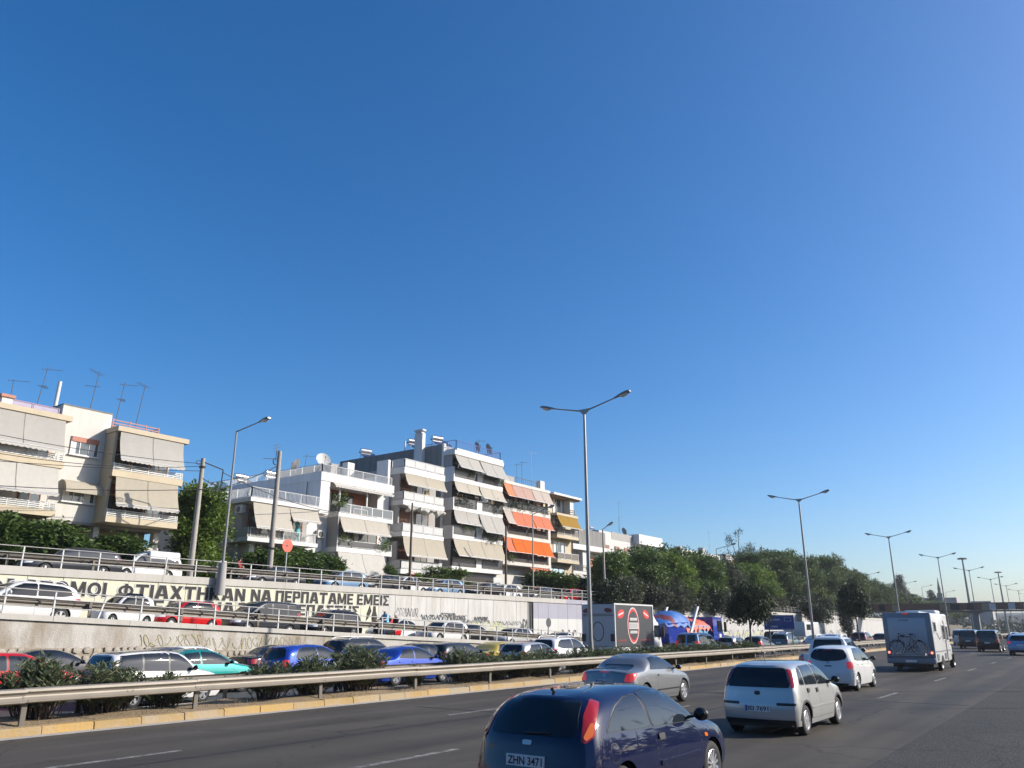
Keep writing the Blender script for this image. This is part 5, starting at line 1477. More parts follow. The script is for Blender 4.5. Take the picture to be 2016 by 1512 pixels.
# solid cheeks of the right stack
for z0, z1 in ((8.51, 10.879), (11.281, 13.66)): bx(b, 'cheek_wall', 'b_cream', -48.499, -47.35, 24.14, 24.32, z0, z1)
awning(b, -47.02, 12.1, 21.0, 13.58, 11.82, .42, 'aw_grey', .2)
awning(b, -47.02, 12.1, 21.05, 10.80, 9.32, .45, 'aw_white', .14)
awning(b, -47.02, 24.3, 28.55, 13.62, 11.98, .42, 'aw_grey', .18)
awning(b, -47.02, 24.4, 28.5, 10.86, 9.24, .45, 'aw_beige', .18)
w1 = opening(b, -48.46, 22.1, 23.78, 12.06, 13.15, 3, 'white_gloss', shutter='shutter_red', roll=.28, curtain=True); sill(b, -48.47, 22.1, 23.78, 12.06)
opening(b, -48.46, 22.1, 24.0, 9.25, 10.35, 3, 'white_gloss', curtain=True); sill(b, -48.47, 22.1, 24.0, 9.25)
# hood awning over the lower window
m = MB(); vs = []; fs = []
for k in range(7):
    t = k / 6 * PI / 2
    for y in (21.95, 24.15): vs.append((-48.46 + .75 * math.sin(t), y, 9.72 + .78 * math.cos(t)))
for k in range(6): fs.append((2 * k, 2 * k + 1, 2 * k + 3, 2 * k + 2))
for s_ in (0, 1): fs.append(tuple(2 * k + s_ for k in range(7)))
m.add(vs, fs); h_ = m.build('hood_awning', 'aw_beige', b, smooth=True, angle=50)
panel_rail(b, [(-48.6, 12.2), (-48.6, 21.2)], 13.94, 14.62, 'roof_lilac', 'roof_rail', 1.6)
slat_rail(b, [(-48.6, 24.5), (-48.6, 27.6), (-55, 27.6)], 13.98, 14.75, 'rail_red', 4)
bx(b, 'chimney', 'b_white', -48.4, -47.9, 17.8, 18.35, 13.95, 14.5); bx(b, 'chimney_cap', 'rail_red', -48.5, -47.8, 17.7, 18.45, 14.501, 14.66)
MB().tube((-50.5, 21.75, 14.9), (-50.5, 21.8, 16.85), .11, n=12).build('flue_pipe', 'b_white', b, smooth=True)
aerial(b, -50.5, 20.6, 13.9, 17.6, .35, 2); aerial(b, -50, 23.6, 15.0, 17.95, .25, 2, dirn=-1); aerial(b, -49.8, 25.2, 14.2, 17.6, .3, 2); aerial(b, -49.5, 26.4, 14.2, 17.75, .35, 1, dirn=-1); aerial(b, -50, 19.0, 14.2, 16.2, 0, 1)
# --- house 2: low, awnings and white bar railings
b = thing('apartment_block', 'low two-storey grey block with a white roof railing, behind the concrete pole and red sign', 'building', (-52, 37, GZ))
block(b, 'wall', 'b_grey', -60, -48.9, 34.9, 40.75, 8.05, 10.72)
block(b, 'ground_floor_wall', 'b_grey', -60, -49.5, 34.9, 40.75, GZ - .6, 8.05)
bx(b, 'roof_slab', 'b_white', -61, -47.5, 34.45, 40.78, 10.70, 11.0)
bx(b, 'balcony_slab', 'b_white', -50.3, -47.5, 34.48, 40.78, 7.94, 8.22)
bx(b, 'side_parapet', 'b_grey', -50.3, -47.6, 34.5, 34.62, 8.221, 8.9)
bar_rail(b, [(-60.8, 34.5), (-47.55, 34.5), (-47.55, 40.7)], 11.0, 11.72)
bar_rail(b, [(-47.56, 34.7), (-47.56, 40.7), (-48.8, 40.7)], 8.22, 8.88)
awning(b, -47.6, 34.75, 37.95, 10.66, 8.98, .62, 'aw_cream', .15)
awning(b, -47.6, 38.0, 40.65, 10.66, 9.80, .45, 'aw_cream', .14)
opening(b, -48.89, 35.4, 37.2, 8.24, 10.4, 2, 'wood_brown', name='balcony_door'); opening(b, -48.89, 38.4, 40.3, 8.24, 10.4, 2, 'wood_brown', name='balcony_door')
ac_unit(b, -49.3, 34.86, 9.95); bx(b, 'vent_grille', 'dark_panel', -50.6, -50.4, 34.84, 34.9, 9.9, 10.2)
bx(b, 'entrance_pillar', 'b_white', -49.0, -48.6, 35.5, 35.9, GZ - .5, 7.94); bx(b, 'entrance_door', 'interior', -49.52, -49.46, 36.3, 38.6, GZ, 7.2); bx(b, 'mailbox_board', 'white_gloss', -47.9, -47.8, 34.9, 35.3, 5.4, 6.6)
heater(b, -58, 36.2, 11.0, 60); MB().tube((-57, 39, 11), (-57, 39, 13.2), .03, n=5).build('flue_pipe', 'b_white', b)
# --- house 3: white with a recessed top floor
b = thing('apartment_block', 'white block with roof railing, glass balcony and terracotta-walled top floor recess', 'building', (-53, 45, GZ))
block(b, 'wall', 'b_white', -66, -49.3, 41.1, 49.3, GZ - .6, 10.6)
block(b, 'upper_wall', 'b_white', -66, -50.6, 41.1, 49.3, 10.6, 13.2)
block(b, 'corner_wall', 'b_white', -50.6, -48.0, 41.1, 42.05, 10.6, 13.2)
block(b, 'corner_wall', 'b_white', -50.6, -49.29, 48.6, 49.3, 10.6, 13.2)
bx(b, 'roof_slab', 'b_white', -66.1, -47.95, 41.05, 49.2, 13.2, 13.86)
bx(b, 'recess_cladding', 'terracotta', -50.62, -50.55, 42.1, 48.5, 10.9, 13.18)
opening(b, -50.54, 44.5, 46.9, 10.92, 12.9, 2, 'dark_panel', name='balcony_door'); bx(b, 'shutter_panel', 'white_gloss', -50.54, -50.48, 43.3, 44.4, 10.92, 12.95)
for y in (43.2, 46.2): bx(b, 'post', 'b_white', -48.25, -48.13, y, y + .12, 10.92, 13.2)
m = awning(b, -47.97, 42.3, 48.9, 13.2, 13.0, .3, 'aw_white', .18, .0, arms=False, seam=2)
bar_rail(b, [(-65, 41.2), (-48.1, 41.2), (-48.1, 49.0)], 13.86, 14.52)
for z0, z1 in ((10.6, 10.92), (7.86, 8.24)): bx(b, 'balcony_slab', 'b_white', -49.299, -48, 43.12, 49.28, z0, z1)
bx(b, 'balcony_cheek', 'b_grey', -49.299, -48.02, 43.13, 43.25, 8.241, 10.599); bx(b, 'balcony_cheek', 'b_grey', -49.299, -48.3, 43.13, 43.25, GZ - .5, 7.859)
panel_rail(b, [(-49.2, 43.18), (-48.04, 43.18), (-48.04, 49.22)], 10.92, 11.66, 'glass_house', 'alu', 1.1)
bar_rail(b, [(-48.02, 44.7), (-48.02, 46.2)], 10.95, 11.4)
panel_rail(b, [(-48.04, 43.2), (-48.04, 49.25)], 8.24, 8.78, 'dark_panel', 'pipe_white', 6)
awning(b, -48.0, 43.3, 48.6, 10.58, 9.42, .5, 'aw_cream', .12); awning(b, -48.0, 43.3, 48.4, 7.84, 6.2, .75, 'aw_white', .1)
for z0 in (8.26, 5.0):
    opening(b, -49.29, 43.8, 45.9, z0, z0 + 2.1, 2, 'wood_brown', name='balcony_door'); opening(b, -49.29, 46.6, 48.7, z0, z0 + 2.1, 2, 'wood_brown', name='balcony_door')
bx(b, 'pilaster', 'b_white', -49.28, -49.1, 46.05, 46.45, 8.25, 10.59)
ac_unit(b, -49.3, 42.0, 8.9, 'x'); MB().path([(-49.2, 42.75, 8.9), (-49.2, 42.75, 5), ], .04, 6).build('drain_pipe', 'b_grey', b)
bx(b, 'roof_shed', 'b_grey', -60, -53, 46.4, 49.0, 13.86, 16.0); bx(b, 'chimney', 'b_white', -52.9, -52.2, 47.6, 48.4, 13.86, 16.2)
dish(b, -54.6, 46.8, 16.5, .68, 'dish', -20, 25); dish(b, -53.5, 43.0, 15.3, .55, 'dish_dark', 200, 30); heater(b, -56.5, 43.2, 13.88, 0); heater(b, -60, 42.6, 13.88, 0); aerial(b, -52.8, 43.3, 13.9, 16.2, .1, 1)
MB().tube((-49.5, 41.0, 11), (-49.5, 41.0, 13.2), .03, n=5).build('drain_pipe', 'cable', b)
# --- house 4: grey mesh balconies
b = thing('apartment_block', 'narrow white block with grey mesh balcony railings and one crumpled awning', 'building', (-53, 54, GZ))
block(b, 'wall', 'b_grey', -64, -50.2, 50.9, 57.2, GZ - .6, 15.35)
block(b, 'boundary_wall', 'b_white', -64, -49.9, 49.5, 50.6, GZ - .5, 15.0); bx(b, 'wall_fin', 'b_white', -50.6, -49.2, 49.6, 49.9, 13.9, 16.4)
for z0, z1 in ((15.35, 15.92), (12.55, 12.98), (9.8, 10.18), (6.6, 7.0)):
    bx(b, 'balcony_slab', 'b_white', -50.199, -48.5, 50.97, 56.55, z0, z1)
    panel_rail(b, [(-50.1, 51.02), (-48.55, 51.02), (-48.55, 56.5), (-50.1, 56.5)], z1, z1 + .74, 'mesh_panel', 'pipe_white', 1.3)
bx(b, 'roof_deck', 'b_grey', -64, -50.2, 50.9, 57.2, 15.351, 15.9)
for z0 in (12.98, 10.18, 7.0, 4.6):
    bx(b, 'cheek_wall', 'b_grey', -50.199, -49.1, 50.98, 51.15, z0 + (.75 if z0 > 5 else 0), z0 + 2.36)
    opening(b, -50.19, 51.6, 53.6, z0 + .02, z0 + 2.15, 2, 'wood_brown', shutter='shutter_brown', roll=.6, name='balcony_door'); opening(b, -50.19, 54.4, 56.2, z0 + .02, z0 + 2.15, 2, 'wood_brown', name='balcony_door')
bx(b, 'wall_lamp_box', 'p_yellow', -48.9, -48.7, 54.1, 54.5, 12.98, 14.2)
awning(b, -48.5, 51.1, 56.4, 15.33, 14.34, .38, 'aw_beige', .13); awning(b, -48.5, 51.1, 56.5, 9.78, 8.1, .55, 'aw_beige', .13)
# crumpled awning: a bunched roll of cloth
m = MB(); vs = []; fs = []; ny = 40
for i in range(ny + 1):
    u = i / ny; y = 51.2 + 5.2 * u
    dr = .45 + .18 * math.sin(u * 17) + .12 * math.sin(u * 41)
    for k in range(6):
        t = k / 5
        vs.append((-48.5 + .42 * math.sin(PI * t) * (1 + .3 * math.sin(u * 29)), y, 12.53 - dr * (t ** .8) + .05 * math.sin(u * 60 + k)))
for i in range(ny):
    for k in range(5): a = i * 6 + k; fs.append((a, a + 1, a + 7, a + 6))
m.add(vs, fs); m.build('crumpled_awning', 'aw_white', b, smooth=True, angle=70)
# --- house 5: the tall white one
b = thing('apartment_block', 'tall five-storey white block with grey side wall, chimney and solar heaters on the roof', 'building', (-56, 63, GZ))
block(b, 'wall', 'b_white', -66, -50.9, 59.35, 67.1, GZ - .6, 19.0)
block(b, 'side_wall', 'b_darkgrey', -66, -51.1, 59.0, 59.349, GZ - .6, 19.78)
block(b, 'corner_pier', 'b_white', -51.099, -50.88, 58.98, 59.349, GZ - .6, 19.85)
bx(b, 'roof_slab', 'b_white', -66, -49.45, 59.351, 67.1, 19.0, 19.24); bx(b, 'roof_fascia', 'b_white', -50.88, -49.4, 58.97, 67.15, 18.58, 18.999)
for z0, z1 in ((15.9, 16.36), (13.1, 13.46), (10.34, 10.76), (7.36, 7.76)):
    bx(b, 'balcony_slab', 'b_white', -50.88, -49.5, 59.0, 67.1, z0, z1)
    if z0 > 8: bx(b, 'balcony_cheek', 'b_white', -50.88, -49.52, 59.02, 59.16, z1 + .001, z1 + (1.0 if z0 > 15 else .85))
for z0, ceil in ((16.36, 18.57), (13.46, 15.89), (10.76, 13.09), (7.76, 10.33)):
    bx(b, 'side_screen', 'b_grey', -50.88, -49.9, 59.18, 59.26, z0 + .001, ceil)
    bx(b, 'balcony_pillar', 'b_white', -49.9, -49.51, 62.75, 63.6, z0 + .001, z0 + .95)
    bx(b, 'back_wall', 'interior', -50.895, -50.86, 59.4, 67, z0 + .002, ceil)  # dark sheet over the white wall: balcony shade put into the colour
    panel_rail(b, [(-49.56, 59.1), (-49.56, 62.7)], z0, z0 + .9, 'dark_panel', 'galv_dark', 3.6); panel_rail(b, [(-49.56, 63.65), (-49.56, 67.0)], z0, z0 + .9, 'dark_panel', 'galv_dark', 3.4)
    opening(b, -50.85, 60, 62, z0 + .02, z0 + 2.1, 2, 'wood_brown', name='balcony_door'); opening(b, -50.85, 64, 66.2, z0 + .02, z0 + 2.1, 2, 'alu', curtain=True, name='balcony_door')
for zt, za, zb_, oo, pp, cl in ((18.57, 17.22, 17.0, .8, .95, 'aw_grey'), (15.88, 14.86, 14.7, .45, .6, 'aw_cream'), (13.08, 11.85, 11.3, .45, .95, 'aw_grey')):
    awning(b, -49.5, 59.15, 62.95, zt, za, oo, cl, .06); awning(b, -49.5, 63.1, 67.0, zt, zb_, pp, cl, .06)
awning(b, -49.5, 59.15, 65.6, 10.32, 8.75, .75, 'aw_beige', .08); awning(b, -49.5, 65.65, 67.0, 10.32, 8.75, .75, 'aw_beige', .08)
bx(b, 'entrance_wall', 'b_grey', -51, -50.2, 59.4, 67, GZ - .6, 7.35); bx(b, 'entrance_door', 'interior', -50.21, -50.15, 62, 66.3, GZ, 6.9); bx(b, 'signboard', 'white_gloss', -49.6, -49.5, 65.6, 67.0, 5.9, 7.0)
bx(b, 'chimney', 'b_white', -54.5, -53.4, 58.55, 59.0, 16.5, 21.2); bx(b, 'chimney_cap', 'b_white', -54.55, -53.35, 58.5, 59.05, 21.45, 21.6)
for x in (-54.4, -54.05, -53.7): bx(b, 'chimney_fin', 'b_white', x, x + .14, 58.56, 58.99, 21.2, 21.45)
heater(b, -56.2, 60.6, 20.0, -15); heater(b, -53.2, 61.0, 20.0, -15); heater(b, -62.5, 59.8, 19.6, -15); bx(b, 'heater_plinth', 'b_grey', -57.2, -52, 60, 62.5, 19.24, 20.0)
bar_rail(b, [(-54, 59.6), (-49.8, 59.6), (-49.8, 67.0), (-54, 67)], 19.24, 20.15, 'rail_blue', .25)
dish(b, -50.6, 63.9, 20.3, .55, 'dish_dark', 60, 25); dish(b, -50.4, 65.6, 20.35, .6, 'dish_dark', 60, 25); aerial(b, -51, 64.8, 19.3, 21.3, 0, 1); MB().tube((-56.5, 59.3, 19.7), (-56.5, 59.3, 20.9), .09, n=8).build('flue_pipe', 'alu', b)
# --- house 6: orange awnings
b = thing('apartment_block', 'block with rows of orange and coral awnings', 'building', (-55, 73, GZ))
block(b, 'wall', 'b_offwhite', -66, -51.9, 68.55, 77.9, GZ - .6, 17.2)
bx(b, 'roof_slab', 'b_offwhite', -66, -50.45, 68.5, 77.85, 17.2, 17.52)
for z0, z1 in ((14.28, 14.66), (11.42, 11.8), (8.56, 8.92)):
    bx(b, 'balcony_slab', 'b_offwhite', -51.899, -50.5, 68.55, 77.85, z0, z1)
for z0, ceil in ((14.66, 17.19), (11.8, 14.27), (8.92, 11.41)):
    bx(b, 'back_wall', 'shutter_brown', -51.93, -51.88, 68.6, 77.8, z0, ceil)
    panel_rail(b, [(-50.56, 68.6), (-50.56, 77.8)], z0, z0 + .85, 'dark_panel' if z0 > 14 else 'interior', 'galv_dark', 4.6)
    opening(b, -51.87, 70, 72, z0 + .02, z0 + 2.1, 2, 'wood_brown', name='balcony_door'); opening(b, -51.87, 74, 76.4, z0 + .02, z0 + 2.1, 2, 'alu', curtain=True, name='balcony_door')
    bx(b, 'side_pillar', 'b_offwhite', -50.9, -50.52, 77.35, 77.84, z0, ceil)
for zt, zb_, cols in ((17.18, 15.75, ('aw_peach', 'aw_pink', 'aw_pale')), (14.26, 12.75, ('aw_pale', 'aw_coral', 'aw_coral')), (11.4, 9.85, ('aw_coral', 'aw_orange', 'aw_orange'))):
    for (a, c_), cl in zip(((68.65, 70.05), (70.15, 73.9), (73.95, 77.6)), cols):
        awning(b, -50.5, a, c_, zt, zb_, .72, cl, 0, seam=1 if c_ - a > 2 else 0)
awning(b, -50.5, 73.6, 77.6, 8.5, 8.0, .5, 'aw_coral', .1)
bx(b, 'roof_shed', 'b_grey', -60, -54, 71, 75.5, 17.52, 19.2); bx(b, 'chimney', 'b_darkgrey', -55, -54.3, 70.2, 70.8, 17.52, 20.3); bar_rail(b, [(-51, 71.5), (-51, 76)], 17.52, 18.3, 'galv_dark', .4)
bx(b, 'chimney', 'b_white', -51.5, -50.9, 76.4, 77.3, 17.52, 18.6); dish(b, -54, 72.8, 20.0, .5, 'dish_dark', 40, 25); aerial(b, -51.5, 73.5, 17.5, 20.5, 0, 1); aerial(b, -52, 76.2, 17.6, 22.2, 0, 1, 'pipe_white'); aerial(b, -53, 74.6, 17.6, 20.6, 0, 1)
# --- house 7: brown side, mustard awning
b = thing('apartment_block', 'narrow brown-sided block with a mustard awning', 'building', (-55, 81, GZ))
block(b, 'wall', 'b_brown', -66, -51.9, 78.0, 84.1, GZ - .6, 17.0)
block(b, 'front_wall', 'b_cream', -51.9, -51.6, 78.02, 84.08, GZ - .6, 16.98)
bx(b, 'roof_slab', 'b_white', -66, -50.0, 77.95, 84.3, 17.15, 17.4); bx(b, 'roof_soffit', 'b_brown', -66, -50.3, 77.95, 84.2, 17.0, 17.149)
for z0, z1 in ((14.93, 15.2), (12.28, 12.64), (9.44, 9.8)):
    bx(b, 'balcony_slab', 'b_cream', -51.599, -50.5, 79.25, 84.1, z0, z1)
    if z0 < 13: panel_rail(b, [(-51.5, 79.3), (-50.55, 79.3), (-50.55, 84.0)], z1, z1 + .75, 'galv_dark', 'alu', 1.6)
    opening(b, -51.59, 80, 82.6, z1 + .02, z1 + 2.1, 3, 'white_gloss', curtain=True, name='balcony_door')
slat_rail(b, [(-50.55, 82.2), (-50.55, 84.0)], 15.2, 15.9, 'galv_dark', 3); bx(b, 'enclosed_balcony', 'b_white', -51.59, -50.6, 82.4, 83.2, 15.21, 17.0)
awning(b, -50.5, 79.3, 83.8, 14.9, 13.55, .75, 'aw_mustard', .08)
opening(b, -51.58, 78.6, 82.3, 7.2, 8.9, 3, 'dark_panel', 'curtain_blue'); dish(b, -53, 79.4, 18.4, .55, 'dish_dark', 60, 25)
# --- house 8: low white house with an arch
b = thing('house', 'low white house with arched porch beside the trees', 'building', (-55, 89, GZ))
block(b, 'wall', 'b_white', -64, -53.2, 85.2, 95, GZ - .6, 12.0)
bx(b, 'roof_slab', 'b_white', -64, -51.9, 85.1, 95.2, 11.5, 12.15); bx(b, 'roof_terrace_wall', 'b_darkgrey', -60, -54, 90, 97, 12.15, 14.6)
bx(b, 'balcony_slab', 'b_white', -53.199, -52, 85.2, 93, 8.5, 8.85); bx(b, 'bay', 'b_white', -53.199, -52.3, 88.0, 89.4, 8.85, 11.49)
bar_rail(b, [(-52.05, 85.3), (-52.05, 93)], 8.85, 9.6, 'galv_dark', .3); bx(b, 'shutter', 'terracotta', -53.19, -53.1, 90, 92.5, 9, 11)
opening(b, -53.19, 85.8, 87.4, 9, 11.1, 2, 'wood_brown'); opening(b, -53.19, 86, 88, 5.2, 7.2, 2, 'white_gloss')
m = MB()
pts = [(89.0, 4.5), (89.4, 4.5), (89.5, 6.2), (89.9, 7.3), (90.8, 8.0), (92, 8.3), (92, 8.5), (88.2, 8.5), (88.4, 7.6), (88.9, 6.6)]
m.prism(pts, 'x', -52.6, -52.2); m.build('arch', 'b_white', b)
awning(b, -51.7, 84.5, 86.6, 8.6, 8.0, .7, 'aw_white', .1)
# --- distant houses above the trees
b = thing('apartment_block', 'distant white block with overhanging top balcony above the trees', 'building', (-80, 148, 4))
block(b, 'wall', 'wall_white', -92, -76.5, 135, 158, 4, 20.2); bx(b, 'roof_slab', 'b_white', -92, -75, 149, 160, 18.6, 20.6); bx(b, 'stair_tower', 'b_darkgrey', -92, -76, 118, 133, 4, 19.6)
for z in (14.2, 9.5): bx(b, 'balcony_slab', 'b_white', -76.499, -75, 148, 160, z, z + .9)
opening(b, -76.49, 150, 153, 15.3, 18, 2, 'white_gloss'); opening(b, -76.49, 155, 157, 15.3, 18, 2, 'white_gloss'); bx(b, 'side_window', 'interior', -88, -87, 134.9, 135, 15, 17); aerial(b, -80, 150, 20.6, 28, 0, 1); aerial(b, -78, 146, 20.2, 24, 0, 1); dish(b, -78, 148, 21.2, .8, 'dish_dark', 60, 25)
bx(b, 'shed', 'b_grey', -82, -72, 128, 139, 4, 14.6); bx(b, 'parapet', 'b_grey', -78, -76.45, 140, 148.9, 18.9, 20.3); heater(b, -80, 139, 20.2, 0); panel_rail(b, [(-75.1, 148.2), (-75.1, 159.8)], 15.1, 15.8, 'mesh_panel', 'pipe_white', 3)
for yy_ in (137, 141, 145): opening(b, -76.49, yy_, yy_ + 1.8, 15.4, 17.6, 2, 'wood_brown', shutter='shutter_brown', roll=.3)
b = thing('apartment_block', 'far white flat-roofed block peeking over the treetops', 'building', (-95, 220, 4))
block(b, 'wall', 'wall_white', -108, -90, 204, 236, 4, 22.6); bx(b, 'roof_slab', 'b_white', -108, -88.5, 232, 244, 21.6, 23.2); bx(b, 'chimney', 'b_grey', -96, -94, 212, 214, 22.6, 24.2); bx(b, 'chimney', 'b_grey', -93, -91.5, 222, 224, 22.6, 24.4); aerial(b, -93, 231, 22.6, 30, 0, 1)
opening(b, -89.99, 234, 238, 17, 20, 2, 'wood_brown'); bx(b, 'awning', 'aw_mustard', -88.9, -88.5, 236, 242, 19, 21.5)
b = thing('tower_house', 'grey far-off house with a pointed tower beyond the footbridge', 'building', (-58, 420, 3))
block(b, 'wall', 'b_grey', -68, -54, 425, 435, 3, 15.5); block(b, 'wing', 'b_grey', -50, -41, 430, 440, 3, 13.8)
m = MB().box(-61.4, -59.2, 422, 424.2, 3, 17.5).box(-60.9, -59.7, 422.5, 423.7, 17.5, 20); m.add([(-60.8, 422.6, 20), (-59.8, 422.6, 20), (-59.8, 423.6, 20), (-60.8, 423.6, 20), (-60.3, 423.1, 25)], [(0, 1, 4), (1, 2, 4), (2, 3, 4), (3, 0, 4)]); m.build('tower', 'b_darkgrey', b)
# ------------------------------------------------------------------ lamps, poles, wires, signs
def lamp_head(p, d, par, s=1.0):
    """street lamp head at p pointing along d (unit, horizontal-ish)"""
    p = Vector(p); d = Vector(d).normalized(); n = Vector((-d.y, d.x, 0)).normalized(); u = d.cross(n) * -1
    if u.z < 0: u = -u
    def T(a, b, c): return p + (d * a + n * b + u * c) * s
    m = MB(); sec = [(0, .05, .04, .04), (.25, .10, .07, .06), (.55, .16, .10, .09), (.85, .17, .10, .10), (1.0, .12, .05, .06)]
    vs = []; fs = []
    for a, w_, up, dn in sec: vs += [T(a, -w_, -.01), T(a, -w_ * .6, up), T(a, w_ * .6, up), T(a, w_, -.01), T(a, w_ * .7, -dn * .4), T(a, -w_ * .7, -dn * .4)]
    for k in range(len(sec) - 1):
        for i in range(6): fs.append((6 * k + i, 6 * k + (i + 1) % 6, 6 * k + 6 + (i + 1) % 6, 6 * k + 6 + i))
    fs += [tuple(range(6)), tuple(range(24, 30))]
    m.add(vs, fs); h = m.build('lamp_head', 'pole_steel', par, smooth=True, angle=40)
    q = MB(); vs = []; fs = []
    for j in range(5):
        t = j / 4
        for i in range(7):
            a = PI * i / 6
            vs.append(T(.36 + .5 * t, .13 * math.cos(a) * (1 - .3 * abs(2 * t - 1) ** 2), -.03 - .13 * math.sin(a) * math.sin(PI * (.12 + .76 * t))))
    for j in range(4):
        for i in range(6): a = j * 7 + i; fs.append((a, a + 1, a + 8, a + 7))
    q.add(vs, fs); q.build('lens', 'lamp_glass', h, smooth=True, angle=60)
def twin_lamp(x, y, zb, label, group='twin lamps down the median', z=12.8, detail=True):
    t = thing('street_lamp', label, 'street lamp', (x, y, zb), 0, group)
    MB().tube((x, y, zb), (x, y, z), .12, .065, n=10).build('pole', 'pole_steel', t, smooth=True)
    MB().box(x - .13, x + .13, y - .13, y + .13, zb, zb + .12).tube((x, y, zb), (x, y, zb + 1.4), .15, .14, n=10).build('base', 'pole_steel', t, smooth=True)
    MB().hexa([(x - .07, y - .05, z - .15), (x + .07, y - .05, z - .15), (x + .07, y + .05, z - .15), (x - .07, y + .05, z - .15)], [(x - .35, y - .05, z + .12), (x + .35, y - .05, z + .12), (x + .35, y + .05, z + .12), (x - .35, y + .05, z + .12)]).build('bracket', 'pole_steel', t)
    for sg in (-1, 1):
        a, b_ = Vector((x + sg * .2, y, z + .05)), Vector((x + sg * 1.85, y, z + .44))
        MB().tube(a, b_, .042, .03, n=8).build('arm', 'pole_steel', t, smooth=True)
        lamp_head(b_ - (b_ - a).normalized() * .1, (b_ - a), t, .95)
    return t
names = ['tall twin-arm street lamp nearest, rising from the bushes beside the box truck', 'second twin-arm street lamp, above the pickup', 'third twin-arm street lamp, behind the camper van', 'fourth twin-arm street lamp, just right of the camper van']
for k in range(10):
    y = 34.17 + 36.6 * k
    twin_lamp(-20.0, y, .15, names[k] if k < 4 else 'small far twin-arm street lamp beyond the footbridge')
def single_lamp(x, y, zb, zt, label, d=(1, 0, 0), L=2.2, r=.09, rise=.35, group=None, mat='pole_steel', sleeve=None):
    t = thing('street_lamp', label, 'street lamp', (x, y, zb), 0, group)
    MB().tube((x, y, zb), (x, y, zt), r, r * .55, n=10).build('pole', mat, t, smooth=True)
    a = Vector((x, y, zt)); b_ = a + Vector(d) * L + Vector((0, 0, rise))
    MB().tube(a - Vector((0, 0, .03)), b_, .04, .03, n=8).build('arm', mat, t, smooth=True)
    lamp_head(b_ - (b_ - a).normalized() * .1, b_ - a, t, .95)
    if sleeve: MB().tube((x, y, sleeve[0]), (x, y, sleeve[1]), .28, .22, n=12).build('sleeve', 'b_grey', t, smooth=True)
    return t
single_lamp(-39.62, 27.3, 3.9, 13.2, 'single-arm street lamp with a fat grey sleeve fixed to the lettered wall', L=2.1, rise=.25, sleeve=(3.85, 5.6))
single_lamp(-41.0, 60.2, 4.5, 12.1, 'thin single-arm lamp in front of the orange awnings', L=1.6, rise=.4, r=.08)
single_lamp(-41.0, 73.2, 4.5, 12.0, 'short curved street lamp beside the low white house', L=.5, rise=.25, r=.14)
single_lamp(-41.0, 104.1, 4.4, 12.3, 'single-arm street lamp standing among the roadside trees', L=2.0, rise=.4)
for y in (190.5, 233.5, 257, 300): single_lamp(-41, y, 3.9, 13.2, 'far single-arm street lamp above the distant trees', L=2.0, rise=.4, group='far single lamps on the upper street')
for y, z, lb in ((260, 20.8, 'high mast with a flat disc of floodlights, left of two'), (357, 22.2, 'high mast with a flat disc of floodlights, right of two')):
    t = thing('light_mast', lb, 'light mast', (-30, y, 0)); MB().tube((-30, y, 0), (-30, y, z), .45, .2, n=10).build('pole', 'pole_steel', t, smooth=True)
    MB().lathe([(.05, .3), (1.0, .25), (1.3, .05), (1.2, -.15), (.1, -.2)], (-30, y, z), 'z', 16).build('lamp_ring', 'pole_steel', t, smooth=True)
# posts on the near verge, just outside the view; their shadows cross the lanes
single_lamp(3.2, 39.2, 0, 9.5, 'street lamp on the near verge beyond the right edge', L=1.5, r=.10)
single_lamp(3.2, 31.6, 0, 8.5, 'slim lamp post on the near verge beyond the right edge', L=1.2, r=.05)
# utility poles
def pole(x, y, zb, zt, r0, r1, mat, label, name='utility_pole'):
    t = thing(name, label, 'pole', (x, y, zb)); MB().tube((x, y, zb), (x, y, zt), r0, r1, n=14).build('shaft', mat, t, smooth=True); return t
pa = pole(-43.4, 27.75, 4.5, 12.1, .185, .125, 'pole_concrete', 'round concrete utility pole with a black steel bracket, beside the big green tree')
MB().path([(-43.3, 27.8, 11.85), (-43.3, 29.15, 11.6), (-43.3, 29.1, 10.3), (-43.3, 28.4, 10.15)], .035, 6).build('bracket', 'cable', pa)
MB().tube((-43.4, 27.75, 11.5), (-43.4, 27.75, 11.62), .19, n=14).build('band', 'cable', pa)
m = MB(); m.path([(-43.2 + .0, 27.35 + .18 * math.cos(a), 11.75 + .12 * math.sin(a)) for a in np.linspace(0, 2 * PI, 12)], .02, 5); m.build('cable_loop', 'cable', pa)
pb = pole(-43.2, 33.25, 4.5, 13.5, .195, .135, 'pole_concrete', 'taller round concrete pole with an aerial on top, behind the red round sign')
m = MB(); m.tube((-43.35, 33.1, 12.8), (-43.35, 33.1, 14.1), .02, n=5)
for k, (a, h) in enumerate(((.35, 13.9), (.28, 13.7), (.2, 13.5))): m.tube((-43.35, 33.1 - a, h - .1), (-43.35, 33.1 + a, h + .12), .012, n=4)
m.build('aerial', 'galv_dark', pb)
m = MB(); m.path([(-43.2, 33.0 - .22 * math.cos(a), 12.75 + .22 * math.sin(a)) for a in np.linspace(-PI / 2, PI / 2, 9)], .035, 5); m.tube((-43.2, 32.0, 12.8), (-43.2, 33.2, 12.95), .02, n=5); m.build('bracket', 'cable', pb)
MB().box(-43.43, -42.9, 33.02, 33.5, 7.05, 7.1).build('band', 'cable', pb)
pole(-41.2, 44.3, 4.5, 11.2, .11, .07, 'wood_pole', 'dark slim pole in front of the mesh-balcony block')
pole(-46.0, 62.9, 4.5, 11.6, .13, .09, 'wood_pole', 'brown wooden pole standing before the first orange awnings')
